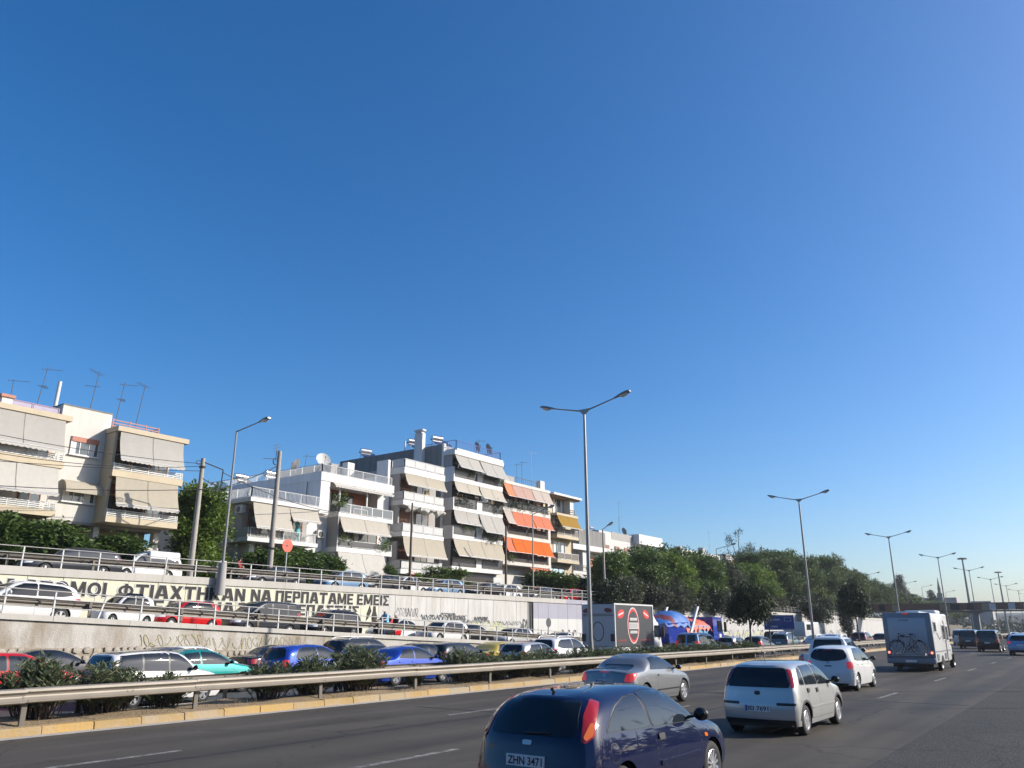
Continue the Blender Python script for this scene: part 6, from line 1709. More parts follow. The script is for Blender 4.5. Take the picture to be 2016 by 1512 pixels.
def wire(a, b_, sag, label, r=.018, n=14):
    a, b_ = Vector(a), Vector(b_); pts = []
    for k in range(n + 1):
        t = k / n; p = a.lerp(b_, t); p.z -= sag * 4 * t * (1 - t); pts.append(tuple(p))
    one(MB().path(pts, r, 5), 'overhead_cable', 'cable', label, 'cable', 'overhead cables')
wire((-43.3, 27.7, 11.75), (-43.5, 5, 12.4), .7, 'black cable running left from the bracketed pole across the cream block, topmost')
wire((-43.3, 27.7, 11.6), (-43.5, 5, 11.9), 1.3, 'black cable running left from the bracketed pole across the cream block, middle')
wire((-43.3, 27.7, 11.3), (-43.5, 2, 9.6), .5, 'black cable running left from the bracketed pole across the cream block, lowest')
wire((-43.2, 29.1, 10.4), (-43.2, 33.2, 12.5), .1, 'thick cable rising from the black bracket to the taller concrete pole', .03)
wire((-43.2, 29.1, 11.4), (-48.2, 43.0, 10.9), .35, 'cable from the black bracket to the white block with glass balcony', .025)
wire((-43.3, 27.7, 10.9), (-43.2, 29.1, 10.45), .05, 'short cable between pole and bracket foot', .03)
wire((-43.2, 29.1, 10.4), (-43.6, 10, 8.6), .4, 'sagging cable from the bracket down to the left edge', .022)
# signs
t = thing('road_sign', 'round orange-red sign disc on a thin post at the upper railing', 'road sign', (-41.3, 33.0, 4.6))
MB().tube((-41.3, 33.0, 4.6), (-41.3, 33.0, 7.3), .03, n=8).build('post', 'alu', t)
MB().lathe([(.001, 0), (.40, 0), (.40, .02), (.001, .02)], (-41.26, 32.97, 7.1), 'x', 24).build('disc', 'sign_red', t)
MB().box(-41.23, -41.225, 32.85, 33.0, 7.05, 7.15).build('symbol', 'sign_back', t)
t = thing('road_sign', 'round dark sign seen from behind at the foot of the lilac wall', 'road sign', (-38.6, 58.9, .3))
MB().tube((-38.6, 58.9, .2), (-38.6, 58.9, 2.6), .035, n=8).build('post', 'cable', t); MB().lathe([(.001, 0), (.38, 0), (.38, .02), (.001, .02)], (-38.56, 58.9, 2.55), 'x', 24).build('disc', 'sign_back', t)
t = thing('direction_sign', 'blue motorway direction sign on two posts above the bushes', 'road sign', (-20.2, 63, .15))
MB().box(-21.4, -19.1, 62.94, 63.0, 1.98, 3.06).build('board', 'sign_blue', t)
MB().box(-21.36, -19.14, 62.93, 62.94, 2.02, 2.05).box(-21.36, -19.14, 62.93, 62.94, 2.99, 3.02).build('border', 'sign_print', t)
for x in (-21.05, -19.35): MB().tube((x, 63.06, .1), (x, 63.06, 3.0), .045, n=8).build('post', 'galv_dark', t)
m = MB(); xx = -20.95
for k, wd in enumerate((.13, .1, .12, .11, .13, .1, .12)): m.box(xx, xx + wd - .03, 62.925, 62.94, 2.66, 2.80); xx += wd
xx = -20.9
for k, wd in enumerate((.1, .12, .1, .13, .11)): m.box(xx, xx + wd - .03, 62.925, 62.94, 2.16, 2.28); xx += wd
m.build('print', 'sign_print', t)['kind'] = 'stuff'
MB().box(-21.25, -21.2, 62.925, 62.94, 2.3, 2.55).add([(-21.32, 62.925, 2.53), (-21.13, 62.925, 2.53), (-21.225, 62.925, 2.66)], [(0, 1, 2)]).build('arrow', 'sign_print', t)
m = MB().box(-19.82, -19.3, 62.925, 62.94, 2.84, 2.87).box(-19.82, -19.3, 62.925, 62.94, 2.6, 2.63).box(-19.82, -19.79, 62.925, 62.94, 2.63, 2.84).box(-19.33, -19.3, 62.925, 62.94, 2.63, 2.84); m.build('route_box', 'sign_print', t)

# ------------------------------------------------------------------ vegetation
def leaf_mesh(name, P, T, N, L, Wd, mat):
    """rhombic leaves: base P, axis T, normal N, length L, width Wd (arrays)"""
    n = len(P)
    B = np.cross(N, T); B /= np.linalg.norm(B, axis=1)[:, None] + 1e-9
    L = L[:, None]; Wd = Wd[:, None]
    v = np.empty((n, 4, 3))
    v[:, 0] = P; v[:, 1] = P + T * L * .45 + B * Wd * .5; v[:, 2] = P + T * L; v[:, 3] = P + T * L * .45 - B * Wd * .5
    me = bpy.data.meshes.new(name)
    me.vertices.add(4 * n); me.vertices.foreach_set('co', v.ravel())
    me.loops.add(4 * n); me.loops.foreach_set('vertex_index', np.arange(4 * n))
    me.polygons.add(n); me.polygons.foreach_set('loop_start', np.arange(0, 4 * n, 4)); me.polygons.foreach_set('loop_total', np.full(n, 4))
    me.update(); me.validate()
    me.materials.append(MATS[mat])
    return me
def unit(a): return a / (np.linalg.norm(a, axis=1)[:, None] + 1e-9)
def crown(name, blobs, ncl, per, L, Wd, mat, csize=.35, up=.2, surf=.55, seed=1):
    """blobs: (cx,cy,cz,rx,ry,rz); leaf clusters sit mostly on the outside of the blobs"""
    g = np.random.default_rng(seed)
    bl = np.array(blobs, float); vol = (bl[:, 3] * bl[:, 4] * bl[:, 5]) ** .7
    idx = g.choice(len(bl), ncl, p=vol / vol.sum())
    d = unit(g.normal(size=(ncl, 3))); r = surf + (1 - surf) * g.random(ncl) ** .6
    r *= 1 + .20 * g.normal(size=ncl)
    c = bl[idx, :3] + d * r[:, None] * bl[idx, 3:]
    P = np.repeat(c, per, 0) + g.normal(size=(ncl * per, 3)) * csize * np.repeat(.6 + .8 * g.random(ncl), per)[:, None]
    out = np.repeat(d, per, 0)
    T = unit(g.normal(size=P.shape) + out * .8 + np.array([0, 0, up])); N = unit(g.normal(size=P.shape) + out * .7 + np.array([0, 0, .5]))
    n = len(P)
    return leaf_mesh(name, P, T, N, L * (.7 + .6 * g.random(n)), Wd * (.7 + .6 * g.random(n)), mat)
def wood(name, h, r, limbs, seed=1, lean=0.0, fork=.55):
    rd = random.Random(seed); m = MB(); pts = []
    for k in range(5):
        t = k / 4; pts.append(Vector((lean * t * h + rd.uniform(-.04, .04) * h * .2, rd.uniform(-.04, .04) * h * .2, h * t)))
    for k in range(4): m.tube(pts[k], pts[k + 1], r * (1 - .18 * k), r * (1 - .18 * (k + 1)), n=8)
    for (x, y, z) in limbs:
        a = pts[2].lerp(pts[4], rd.random()); b_ = Vector((x, y, z)); mid = a.lerp(b_, .5) + Vector((0, 0, .15 * (b_ - a).length))
        m.tube(a, mid, r * .42, r * .28, n=6); m.tube(mid, b_, r * .28, r * .1, n=6)
    me = m.mesh(name, smooth=True, angle=60); me.materials.append(MATS['bark']); return me
# unit tree kinds are about 10 m tall and 3.4 m in radius; objects are scaled
def blobs_round(seed, n, R_, z0, z1, br):
    rd = random.Random(seed); out = []
    for k in range(n):
        a = rd.uniform(0, 2 * PI); q = R_ * math.sqrt(rd.random()) * .8; z = rd.uniform(z0 + br * .6, z1 - br * .7)
        f = 1 - .45 * max(0, (z - (z0 + z1) / 2) / ((z1 - z0) / 2))
        s_ = br * rd.uniform(.7, 1.2)
        out.append((q * f * math.cos(a), q * f * math.sin(a), z, s_, s_, s_ * .8))
    return out
KIND = {}
for i in range(4):
    bl = blobs_round(40 + i, 22, 3.0, 1.6, 10, 1.35)
    KIND['broad%d' % i] = (crown('crown', bl, 900, 16, .34, .19, 'leaf_mid', .28, seed=i), wood('trunk', 4.5, .26, [(b_[0] * .8, b_[1] * .8, b_[2]) for b_ in bl[:9]], i))
for i in range(3):
    bl = [(x, y, z, s * 1.15, s2 * 1.15, s3 * .8) for x, y, z, s, s2, s3 in blobs_round(60 + i, 18, 3.1, 2.4, 10, 1.25)]
    KIND['pine%d' % i] = (crown('crown', bl, 620, 26, .46, .10, 'leaf_pine', .21, up=.7, surf=.45, seed=20 + i), wood('trunk', 7.5, .24, [(b_[0] * .8, b_[1] * .8, b_[2]) for b_ in bl[:10]], 30 + i, .02))
bl = [(.12 * math.sin(k), .12 * math.cos(k * 2), .8 + k * .62, 1.05 * math.sin(PI * (.12 + .86 * k / 15)) ** .7 + .08, 1.05 * math.sin(PI * (.12 + .86 * k / 15)) ** .7 + .08, .7) for k in range(15)]
KIND['cypress'] = (crown('crown', bl, 800, 14, .30, .09, 'leaf_cypress', .16, up=1.6, seed=41), wood('trunk', 8, .2, [], 41))
bl = blobs_round(77, 16, 2.7, 4.6, 10, 1.35)
KIND['ficus'] = (crown('crown', bl, 900, 14, .34, .2, 'leaf_dark', .3, seed=42), wood('trunk', 6.5, .2, [(b_[0] * .8, b_[1] * .8, b_[2]) for b_ in bl[:8]], 42))
for i in range(2):
    bl = blobs_round(80 + i, 14, 2.9, 2.2, 8.8, 1.7)
    KIND['orange%d' % i] = (crown('crown', bl, 800, 14, .62, .30, 'leaf_orange', .40, seed=50 + i), wood('trunk', 4.0, .3, [(b_[0] * .8, b_[1] * .8, b_[2]) for b_ in bl[:8]], 50 + i))
bl = blobs_round(88, 20, 2.4, .5, 10, 1.3)
KIND['tall'] = (crown('crown', bl, 1000, 15, .36, .2, 'leaf_mid', .3, seed=55), wood('trunk', 6, .22, [(b_[0] * .8, b_[1] * .8, b_[2]) for b_ in bl[:8]], 55))
bl = blobs_round(90, 4, 1.8, 5.0, 8.0, 1.3) + [(2.2, 0, 9.3, .8, .8, .6), (-2.6, .4, 7.8, 1.0, 1.0, .7), (.6, -.8, 10.3, .7, .7, .5), (2.6, 1, 7.2, 1.1, 1.1, .7)]
KIND['scraggy'] = (crown('crown', bl, 300, 16, .36, .07, 'leaf_dark', .22, up=.4, seed=56), wood('trunk', 7.5, .3, [(b_[0] * .85, b_[1] * .85, b_[2]) for b_ in bl], 56, .05))
KIND['shrub'] = (crown('crown', blobs_round(95, 10, 2.4, .4, 5.2, 1.5), 520, 14, .42, .2, 'leaf_dark', .34, seed=57), wood('trunk', 2.2, .14, [], 57))
def tree(kind, x, y, zb, h, w, label, group=None, mat=None, name='tree', ref=10.0):
    t = thing(name, label, 'tree' if name != 'shrub' else 'shrub', (x, y, zb), random.uniform(0, 6.28), group)
    t.scale = (w / 3.3, w / 3.3, h / ref)
    cr, tr = KIND[kind]
    c_ = link('crown', cr, t)
    if mat: c_.material_slots[0].link = 'OBJECT'; c_.material_slots[0].material = MATS[mat]
    link('trunk', tr, t)
    return t
# orange trees before the first house
for x, y, h, w_, lb in ((-46.3, 17.6, 3.2, 1.9, 'leftmost orange tree, cut by the left edge of the view'), (-46.4, 21.4, 3.1, 1.9, 'orange tree in front of the cream block, behind the dark parked car'), (-46.3, 24.6, 2.6, 1.6, 'round dark orange tree behind the white van')):
    tree('orange%d' % (int(y) % 2), x, y, 4.6, h, w_, lb, 'orange trees before the cream block', name='orange_tree', ref=9)
tree('tall', -48.0, 30.9, 4.6, 6.6, 2.5, 'big bright green tree between the cream block and the low grey block', mat='leaf_bright')
tree('broad1', -49.5, 32.4, 4.6, 4.6, 2.2, 'darker tree tucked behind the bright green tree')
for x, y, h, w_, k_, lb in ((-45.6, 34.9, 2.5, 1.7, 'orange0', 'leafy bush left of the red round sign'), (-45.9, 37.9, 2.9, 2.0, 'orange1', 'dark round tree right of the concrete pole, before the low grey block'), (-46.3, 40.4, 2.6, 1.5, 'orange0', 'dark small tree at the corner of the white block'), (-46.0, 53.6, 2.6, 2.6, 'broad2', 'broad bush before the mesh-balcony block'), (-46.2, 69.8, 3.0, 2.6, 'orange1', 'dark tree under the orange awnings, left one'), (-46.0, 75.2, 2.6, 2.4, 'orange0', 'dark tree under the orange awnings, right one'), (-46.4, 80.5, 2.0, 2.2, 'shrub', 'low hedge bush under the brown-sided block')):
    tree(k_, x, y, 4.55, h, w_, lb, name='tree', ref=9 if 'orange' in k_ else 10 if 'broad' in k_ else 5.2)
tree('broad0', -46.2, 47.3, 4.55, 2.4, .75, 'small sapling in front of the white ground-floor awning'); tree('tall', -46.1, 50.6, 4.55, 1.9, .5, 'thin yellowish young tree beside the red flowers', mat='leaf_bright')
# roadside wood
spec = [(-42, 76.5, 5.6, 2.7, 'broad0', None), (-43.5, 80, 6.2, 3.0, 'broad1', 'leaf_bright'), (-41.8, 83.5, 6.3, 3.2, 'broad2', None), (-43.5, 87, 7.0, 3.2, 'broad3', None), (-41.8, 90.5, 6.5, 3.2, 'broad0', 'leaf_bright'), (-43.5, 95, 8.4, 3.3, 'broad1', None), (-41.8, 99.5, 6.9, 3.3, 'broad2', None), (-43.5, 104, 7.6, 3.5, 'broad3', None), (-41.8, 108, 6.6, 3.2, 'broad0', 'leaf_grey'), (-43, 113, 7.2, 3.4, 'broad1', None), (-42, 118.5, 6.8, 3.4, 'broad3', 'leaf_bright'), (-42.4, 125, 6.4, 3.2, 'broad2', 'leaf_bright')]
for k, (x, y, h, w_, kd, mt) in enumerate(spec):
    tree(kd, x, y, 4.3, h, w_, 'bushy green tree in the roadside wood above the wall', 'broadleaf trees of the roadside wood', mt)
tree('scraggy', -48, 132.5, 4.2, 13.0, 2.7, 'tall scraggy pine with bare limbs poking out above the wood')
for k, (x, y, h, w_) in enumerate([(-46, 129, 10.4, 4.2), (-44, 137, 11.0, 4.4), (-47, 144, 11.4, 4.6), (-44, 151, 11.2, 4.4), (-46, 158, 11.6, 4.6), (-44, 166, 11.8, 4.6), (-46, 174, 12.6, 4.8), (-43.5, 182, 11.8, 4.4), (-45, 190, 9.6, 4.4), (-43.5, 198, 9.2, 4.4), (-45, 207, 8.6, 4.6), (-43.5, 216, 8.6, 4.6), (-45, 226, 8.2, 4.6), (-44, 237, 7.8, 4.6), (-45, 249, 7.6, 5), (-44, 262, 7.2, 5), (-45, 277, 6.8, 5), (-44, 293, 6.6, 5), (-43, 310, 6.4, 5), (-43, 330, 6, 5.5)]):
    tree('pine%d' % (k % 3), x, y, 3.9, h, w_, 'dense pine in the dark row running down to the footbridge', 'pines of the roadside wood')
for k in range(26):
    y = 71.5 + k * 4.6
    tree('shrub', (-39.9 if y < 112 else -41.9) + random.uniform(-.3, .2), y, 3.6 if y < 112 else 4.2, random.uniform(2.6, 3.8), 2.6, 'dark undergrowth shrub at the top of the wall under the roadside trees', 'undergrowth along the wall top', random.choice(['leaf_dark', 'leaf_dark', 'leaf_grey', 'leaf_mid']), 'shrub', 5.2)
tree('ficus', -20.2, 56.4, .15, 5.1, 1.6, 'dark round tree with a bare thin trunk in the median, left of the blue sign')
tree('ficus', -20.3, 87.5, .15, 6.6, 1.5, 'dark tree with a trunk in the median, left of the camper van'); tree('cypress', -36.5, 150, 0, 9.0, 3.4, 'dark cypress mass against the far wall, left of the camper van'); tree('ficus', -37.5, 136, 0, 6.4, 2.4, 'dark overhanging tree at the end of the far concrete wall')
for x, y, h in ((-60, 330, 17), (-52, 345, 12), (-70, 300, 14)): tree('cypress', x, y, 3.5, h, h * .45, 'distant dark cypress on the skyline above the footbridge', 'distant cypresses')
# far tree belt seen under the footbridge
P_ = []; g_ = np.random.default_rng(5)
c = np.stack([g_.uniform(-200, 160, 900), g_.uniform(380, 470, 900), np.zeros(900)], 1); c[:, 2] = g_.random(900) * (7 + 4 * np.sin(c[:, 0] * .05)) + .5
P_ = np.repeat(c, 16, 0) + g_.normal(size=(900 * 16, 3)) * 1.3
me = leaf_mesh('far_trees', P_, unit(g_.normal(size=P_.shape)), unit(g_.normal(size=P_.shape) + np.array([0, -.5, .6])), g_.uniform(1.2, 2.2, len(P_)), g_.uniform(.8, 1.4, len(P_)), 'leaf_dark')
tag(link('far_trees', me), 'far belt of dark trees behind the footbridge', 'trees', kind='stuff')
# oleanders in the median: arching stems with narrow leaves
def oleander(seed, nst=95, H=1.35, Rr=.85):
    g = np.random.default_rng(seed); P = []; T = []; m = MB()
    for k in range(nst):
        a = g.uniform(0, 2 * PI); sp = g.uniform(.15, 1) ; hh = H * g.uniform(.6, 1.05) * (1 - .35 * sp ** 2)
        tip = np.array([math.cos(a) * Rr * sp, math.sin(a) * Rr * sp, hh]); base = np.array([math.cos(a) * .42 * sp * Rr + .06 * g.normal(), math.sin(a) * .42 * sp * Rr + .06 * g.normal(), 0])
        mid = base * .4 + tip * .6 + np.array([0, 0, .18 * hh])
        m.tube(base, mid, .012, .009, n=4); m.tube(mid, tip, .009, .004, n=4)
        for j in range(34):
            t = g.uniform(.22, 1.0)
            p = (1 - t) ** 2 * base + 2 * t * (1 - t) * mid + t * t * tip
            b2 = g.uniform(0, 2 * PI); P.append(p); T.append([math.cos(b2) * .75 + math.cos(a) * .3, math.sin(b2) * .75 + math.sin(a) * .3, g.uniform(.25, 1.0)])
    P = np.array(P); T = unit(np.array(T)); N = unit(g.normal(size=P.shape) + np.array([0, 0, .8]))
    lm = leaf_mesh('foliage', P, T, N, .175 * (.7 + .6 * g.random(len(P))), .036 * (.8 + .5 * g.random(len(P))), 'leaf_olean')
    sm = m.mesh('stems'); sm.materials.append(MATS['bark'])
    return lm, sm
OL = [oleander(i + 3) for i in range(4)]
def bush(x, y, h, w_, ly, label, k):
    t = thing('oleander_bush', label, 'bush', (x, y, .16), random.uniform(0, 6.28), 'oleanders in the median')
    t.scale = (w_ / .85, w_ / .85, h / 1.35)
    link('foliage', OL[k % 4][0], t); link('stems', OL[k % 4][1], t)
lbs = ['large oleander bush in front of the red car at the left edge', 'oleander bush covering the bonnet of the grey car, left of the black-roofed estate', 'small low oleander bush below the black-roofed estate', 'oleander bush below the tail of the bright blue hatchback', 'oleander bush in front of the bright blue hatchback', 'big round oleander bush left of the blue saloon', 'tiny oleander sprig below the blue saloon']
for k, (y, h, w_) in enumerate([(9.25, 1.32, .95), (10.8, 1.15, .95), (12.35, .86, .7), (15.6, 1.0, .85), (17.05, 1.15, .9), (18.9, 1.4, 1.1), (21.7, .72, .45)]):
    bush(-19.8, y, h, w_, 0, lbs[k], k)
for k, y in enumerate([24.2, 25.4, 26.5, 27.7, 28.9, 30.2, 32.6, 33.8, 35.0, 36.4, 38.0, 39.6, 41.2, 42.8, 44.4, 46, 47.6, 49.2, 50.8, 53, 55]):
    bush(-19.8 + random.uniform(-.15, .15), y, (1.18 if y < 26 else 1.1) * random.uniform(.88, 1.05), .9, 0, 'oleander bush in the long hedge along the median', k)
# dry grass and litter on the median
g_ = np.random.default_rng(9); n = 16000
P_ = np.stack([g_.uniform(-20.65, -18.72, n), g_.uniform(4, 75, n), np.full(n, .17)], 1)
keep = (np.sin(P_[:, 1] * 1.9) + np.sin(P_[:, 1] * .7 + P_[:, 0] * 4) + g_.normal(size=n) * .9) > .35
P_ = P_[keep]
me = leaf_mesh('dry_grass', P_, unit(g_.normal(size=P_.shape) * .6 + np.array([0, 0, .8])), unit(g_.normal(size=P_.shape)), g_.uniform(.06, .18, len(P_)), g_.uniform(.006, .014, len(P_)), 'dry_grass')
tag(link('dry_grass', me), 'dry straw-coloured grass on the median earth', 'grass', kind='stuff')
# balcony plants
def plants(x, y0, y1, z, n, label, mat='leaf_mid', hang=.25, s=.4):
    g = np.random.default_rng(int(abs(y0 * 10 + z)))
    c = np.stack([np.full(n, x) + g.uniform(-.2, .25, n), g.uniform(y0, y1, n), z + g.uniform(-hang, s, n)], 1)
    P = np.repeat(c, 26, 0) + g.normal(size=(n * 26, 3)) * .13
    me = leaf_mesh('balcony_plant', P, unit(g.normal(size=P.shape)), unit(g.normal(size=P.shape) + np.array([.6, 0, .5])), g.uniform(.09, .2, len(P)), g.uniform(.05, .1, len(P)), mat)
    tag(link('balcony_plant', me), label, 'plant', 'balcony plants')
plants(-49.5, 60.5, 62.4, 17.0, 12, 'green climber on the top balcony of the tall white block, left half'); plants(-49.4, 65.3, 66.9, 17.0, 12, 'green climber on the top balcony of the tall white block, right half')
plants(-49.4, 59.6, 62.3, 14.2, 20, 'dense plants filling the fourth-floor balcony of the tall white block, left half', 'leaf_dark', .6, .6); plants(-49.4, 63.8, 66.8, 14.2, 20, 'dense plants filling the fourth-floor balcony of the tall white block, right half', 'leaf_dark', .6, .6)
plants(-49.4, 60, 62.4, 11.3, 10, 'plants on the third-floor balcony of the tall white block, left half'); plants(-49.2, 63.5, 67, 11.0, 20, 'plants spilling over the third-floor balcony edge of the tall white block', 'leaf_dark', .4)
plants(-50.3, 68.8, 77, 15.0, 34, 'dark plants along the top balcony below the orange awnings', 'leaf_dark', .3); plants(-50.3, 68.8, 70.2, 9.3, 10, 'plants on the lowest balcony below the orange awnings')
plants(-48, 42.6, 43.6, 12.0, 12, 'palm-like plants at the corner of the terracotta recess', 'leaf_mid', .5, .3); plants(-47.9, 47.6, 49.2, 8.9, 14, 'plants hanging over the dark balcony of the white block', 'leaf_mid', .5); plants(-47.9, 43.4, 44.6, 8.9, 8, 'small plants on the left end of the dark balcony')
plants(-46.6, 50.2, 50.9, 6.2, 8, 'red flowers by the entrance between the white blocks', 'petal_red', .1, .2)

# unseen tree belt added beside and behind the viewpoint to darken the cars' reflections
c = np.concatenate([np.stack([g_.uniform(21, 29, 700), g_.uniform(-40, 150, 700), g_.random(700) * 8.5 + .4], 1), np.stack([g_.uniform(-60, 29, 600), g_.uniform(-52, -40, 600), g_.random(600) * 9.5 + .4], 1)])
P_ = np.repeat(c, 9, 0) + g_.normal(size=(len(c) * 9, 3)) * .9
me = leaf_mesh('unseen_trees', P_, unit(g_.normal(size=P_.shape)), unit(g_.normal(size=P_.shape)), g_.uniform(1.0, 1.9, len(P_)), g_.uniform(.8, 1.3, len(P_)), 'leaf_dark')
tag(link('unseen_trees', me), 'unseen belt of dark trees added around the viewpoint to darken car reflections', 'trees', kind='stuff')
# ------------------------------------------------------------------ camper van, trucks
def wheel_on(root, x, y, r, w_=.22, style='cap', left=False):
    tm, qm = wheel_meshes(r, w_, style)
    e = thing_part('wheel', root, (x, y, r), (0, 0, PI if left else 0)); link('tyre', tm, e); link('rim', qm, e); return e
def lbuild(mb, name, mat, root, smooth=False, angle=None):
    me = mb.mesh(name, None, smooth, angle); me.materials.append(MATS[mat]); return link(name, me, root)
def rbox(x0, x1, y0, y1, z0, z1, r=.06, seg=3):
    """box with rounded edges"""
    bm = bmesh.new(); bmesh.ops.create_cube(bm, size=1)
    for v in bm.verts: v.co = Vector(((x0 + x1) / 2 + v.co.x * (x1 - x0), (y0 + y1) / 2 + v.co.y * (y1 - y0), (z0 + z1) / 2 + v.co.z * (z1 - z0)))
    bmesh.ops.bevel(bm, geom=bm.edges[:], offset=r, segments=seg, affect='EDGES', profile=.5)
    m = MB(); m.v = [tuple(v.co) for v in bm.verts]
    bm.verts.index_update(); m.f = [tuple(v.index for v in f.verts) for f in bm.faces]; m.m = [0] * len(m.f); bm.free(); return m
# camper van: x forward, rear face at x = 0
t = thing('camper_van', 'white camper van with bicycles on its rear rack', 'camper van', (-8.38, 46.5, 0), R(90))
rv = t
lbuild(rbox(.05, 5.2, -1.14, 1.14, .42, 2.86, .10), 'body', 'white_gloss', t, True, 40)
lbuild(rbox(0, .16, -1.15, 1.15, .40, 2.88, .07), 'rear_panel', 'rv_grey', t, True, 40)
lbuild(rbox(-.03, .02, -.90, .90, .86, 2.62, .02), 'rear_recess', 'rv_panel', t, True, 40)
lbuild(rbox(-.10, .2, -1.14, 1.14, .38, .66, .05), 'bumper', 'rv_grey', t, True, 40)
lbuild(MB().box(.3, 5.6, -.95, .95, .22, .45), 'chassis', 'black_trim', t)
lbuild(rbox(.6, 4.8, -.55, .55, 2.84, 2.95, .04), 'roof_hatch', 'white_gloss', t, True, 40); lbuild(rbox(3.6, 5.0, -.9, .7, 2.82, 3.06, .10), 'roof_box', 'white_gloss', t, True, 40)
m = MB().hexa([(5.0, -1.0, .4), (6.6, -.95, .4), (6.6, .95, .4), (5.0, 1.0, .4)], [(5.0, -1.12, 2.8), (5.35, -1.0, 2.55), (5.35, 1.0, 2.55), (5.0, 1.12, 2.8)]); lbuild(m, 'cab', 'white_gloss', t)
lbuild(rbox(5.4, 7.0, -.95, .95, .4, 1.25, .15), 'bonnet', 'white_gloss', t, True, 40)
for y in (-1.155, 1.149):
    for x0, x1, z0, z1 in ((.5, 1.15, 1.95, 2.4), (3.0, 3.6, 1.55, 2.25), (4.15, 4.75, 1.5, 2.2)):
        f_ = lbuild(MB().box(x0 - .06, x1 + .06, y - .012, y + .012, z0 - .06, z1 + .06), 'window', 'alu', t); lbuild(MB().box(x0, x1, y - .02, y + .02, z0, z1), 'pane', 'glass_side', f_)
    lbuild(MB().box(.2, 5.1, y - .008, y + .008, .95, .99), 'trim_line', 'rv_grey', t); lbuild(MB().box(3.75, 3.78, y - .015, y + .015, .5, 2.5), 'door_gap', 'black_trim', t)
    lbuild(MB().box(.45, 1.0, y - .015, y + .015, .55, .85), 'locker_door', 'rv_grey', t); lbuild(MB().box(2.9, 3.4, y - .015, y + .015, .55, .85), 'locker_door', 'rv_grey', t)
    m = MB(); m.path([(1.2, y, 1.9), (1.9, y, 1.55), (2.6, y, 1.7)], .012, 5); lbuild(m, 'swoosh_decal', 'rim_dark', t)
for y in (-1.0, 1.0):
    lbuild(MB().lathe([(.001, -.02), (.045, -.02), (.06, 0)], (-.03, y, .92), 'x', 14), 'tail_light', 'lamp_lit', t)
    lbuild(MB().lathe([(.06, -.012), (.085, -.01), (.09, .01)], (-.025, y, .92), 'x', 16), 'light_ring', 'lamp_red', t)
    lbuild(MB().lathe([(.001, -.02), (.06, -.02), (.07, 0)], (-.03, y, .64), 'x', 14), 'fog_light', 'black_trim', t)
lbuild(MB().box(-.03, .02, -.14, .14, 2.80, 2.86), 'brake_light', 'lamp_redlit', t)
lbuild(MB().box(-.115, -.08, -.26, .26, .46, .57), 'number_plate', 'plate_white', t)
me_ = text_mesh('L A I K A', .12, .006); me_.materials.clear(); me_.materials.append(MATS['rim_dark']); link('lettering', me_, t, (-.036, .15, 2.5), (PI / 2, 0, -PI / 2))
for x in (2.05, 6.15):
    wheel_on(t, x, -.98, .34); wheel_on(t, x, .98, .34, left=True)
    lbuild(MB().box(x - .42, x + .42, -1.10, 1.10, .30, .72), 'wheel_well', 'black_trim', t)
    for y in (-1.150, 1.150): lbuild(MB().prism([(x + .40 * math.cos(a), .36 + .40 * math.sin(a)) for a in np.linspace(0, PI, 13)], 'y', y - .008, y + .008), 'arch', 'black_trim', t)
m = MB()
for y in (-.75, .75): m.path([(-.02, y, 1.0), (-.45, y, .80), (-.45, y, .95)], .018, 6)
m.path([(-.45, -.85, .80), (-.45, .85, .80)], .018, 6).path([(-.30, -.85, .86), (-.30, .85, .86)], .018, 6).path([(-.05, -.6, 1.75), (-.05, .6, 1.75)], .018, 6); lbuild(m, 'bike_rack', 'alu', t)
def bicycle(label, off, y, z, flip=1, col='p_midgrey'):
    """a bicycle carried crossways behind the camper; local x = along the bike"""
    w_ = thing('bicycle', label, 'bicycle', (-8.38 + y, 46.5 + off, z), R(0), 'bicycles on the camper rack')
    def B(mb, n, mt, p=None): return lbuild(mb, n, mt, p or w_)
    r = .33; xa, xb = -.52 * flip, .52 * flip
    for x in (xa, xb):
        q = MB(); q.path([(x + r * math.cos(a), 0, r + r * math.sin(a)) for a in np.linspace(0, 2 * PI, 29)], .018, 6)
        wl_ = B(q, 'wheel', 'rubber')
        q = MB()
        for k in range(10): a = PI * 2 * k / 10; q.tube((x, 0, r), (x + (r - .02) * math.cos(a), 0, r + (r - .02) * math.sin(a)), .003, n=4)
        q.path([(x + (r - .025) * math.cos(a), 0, r + (r - .025) * math.sin(a)) for a in np.linspace(0, 2 * PI, 25)], .009, 5); B(q, 'spokes', 'steel', wl_)
    bb = (-.08 * flip, 0, .30); st = (-.20 * flip, 0, .80); hd = (.36 * flip, 0, .82); hl = (.39 * flip, 0, .70)
    B(MB().path([bb, st], .018, 6).path([st, hd], .018, 6).path([bb, hl], .02, 6).path([bb, (xa, 0, r)], .012, 6).path([st, (xa, 0, r)], .012, 6).path([hd, hl], .022, 6), 'frame', col)
    B(MB().path([hl, (.44 * flip, 0, .55), (xb, 0, r)], .014, 6), 'fork', col)
    B(MB().path([hd, (.34 * flip, 0, .95)], .014, 6).path([(.34 * flip, -.27, .97), (.34 * flip, .27, .97)], .014, 6).path([(.34 * flip, -.27, .97), (.26 * flip, -.29, .97)], .014, 6).path([(.34 * flip, .27, .97), (.26 * flip, .29, .97)], .014, 6), 'handlebar', 'black_trim')
    B(MB().sphere((-.24 * flip, 0, .93), .5, 10, 6, 0, (.26, .14, .07)).path([st, (-.22 * flip, 0, .92)], .014, 6), 'saddle', 'black_trim')
    B(MB().lathe([(.001, -.01), (.09, -.01), (.09, .01), (.001, .01)], bb, 'y', 16).path([bb, (-.02 * flip, .0, .14)], .01, 5).path([bb, (-.14 * flip, 0, .46)], .01, 5), 'crank', 'rim_dark')
    return w_
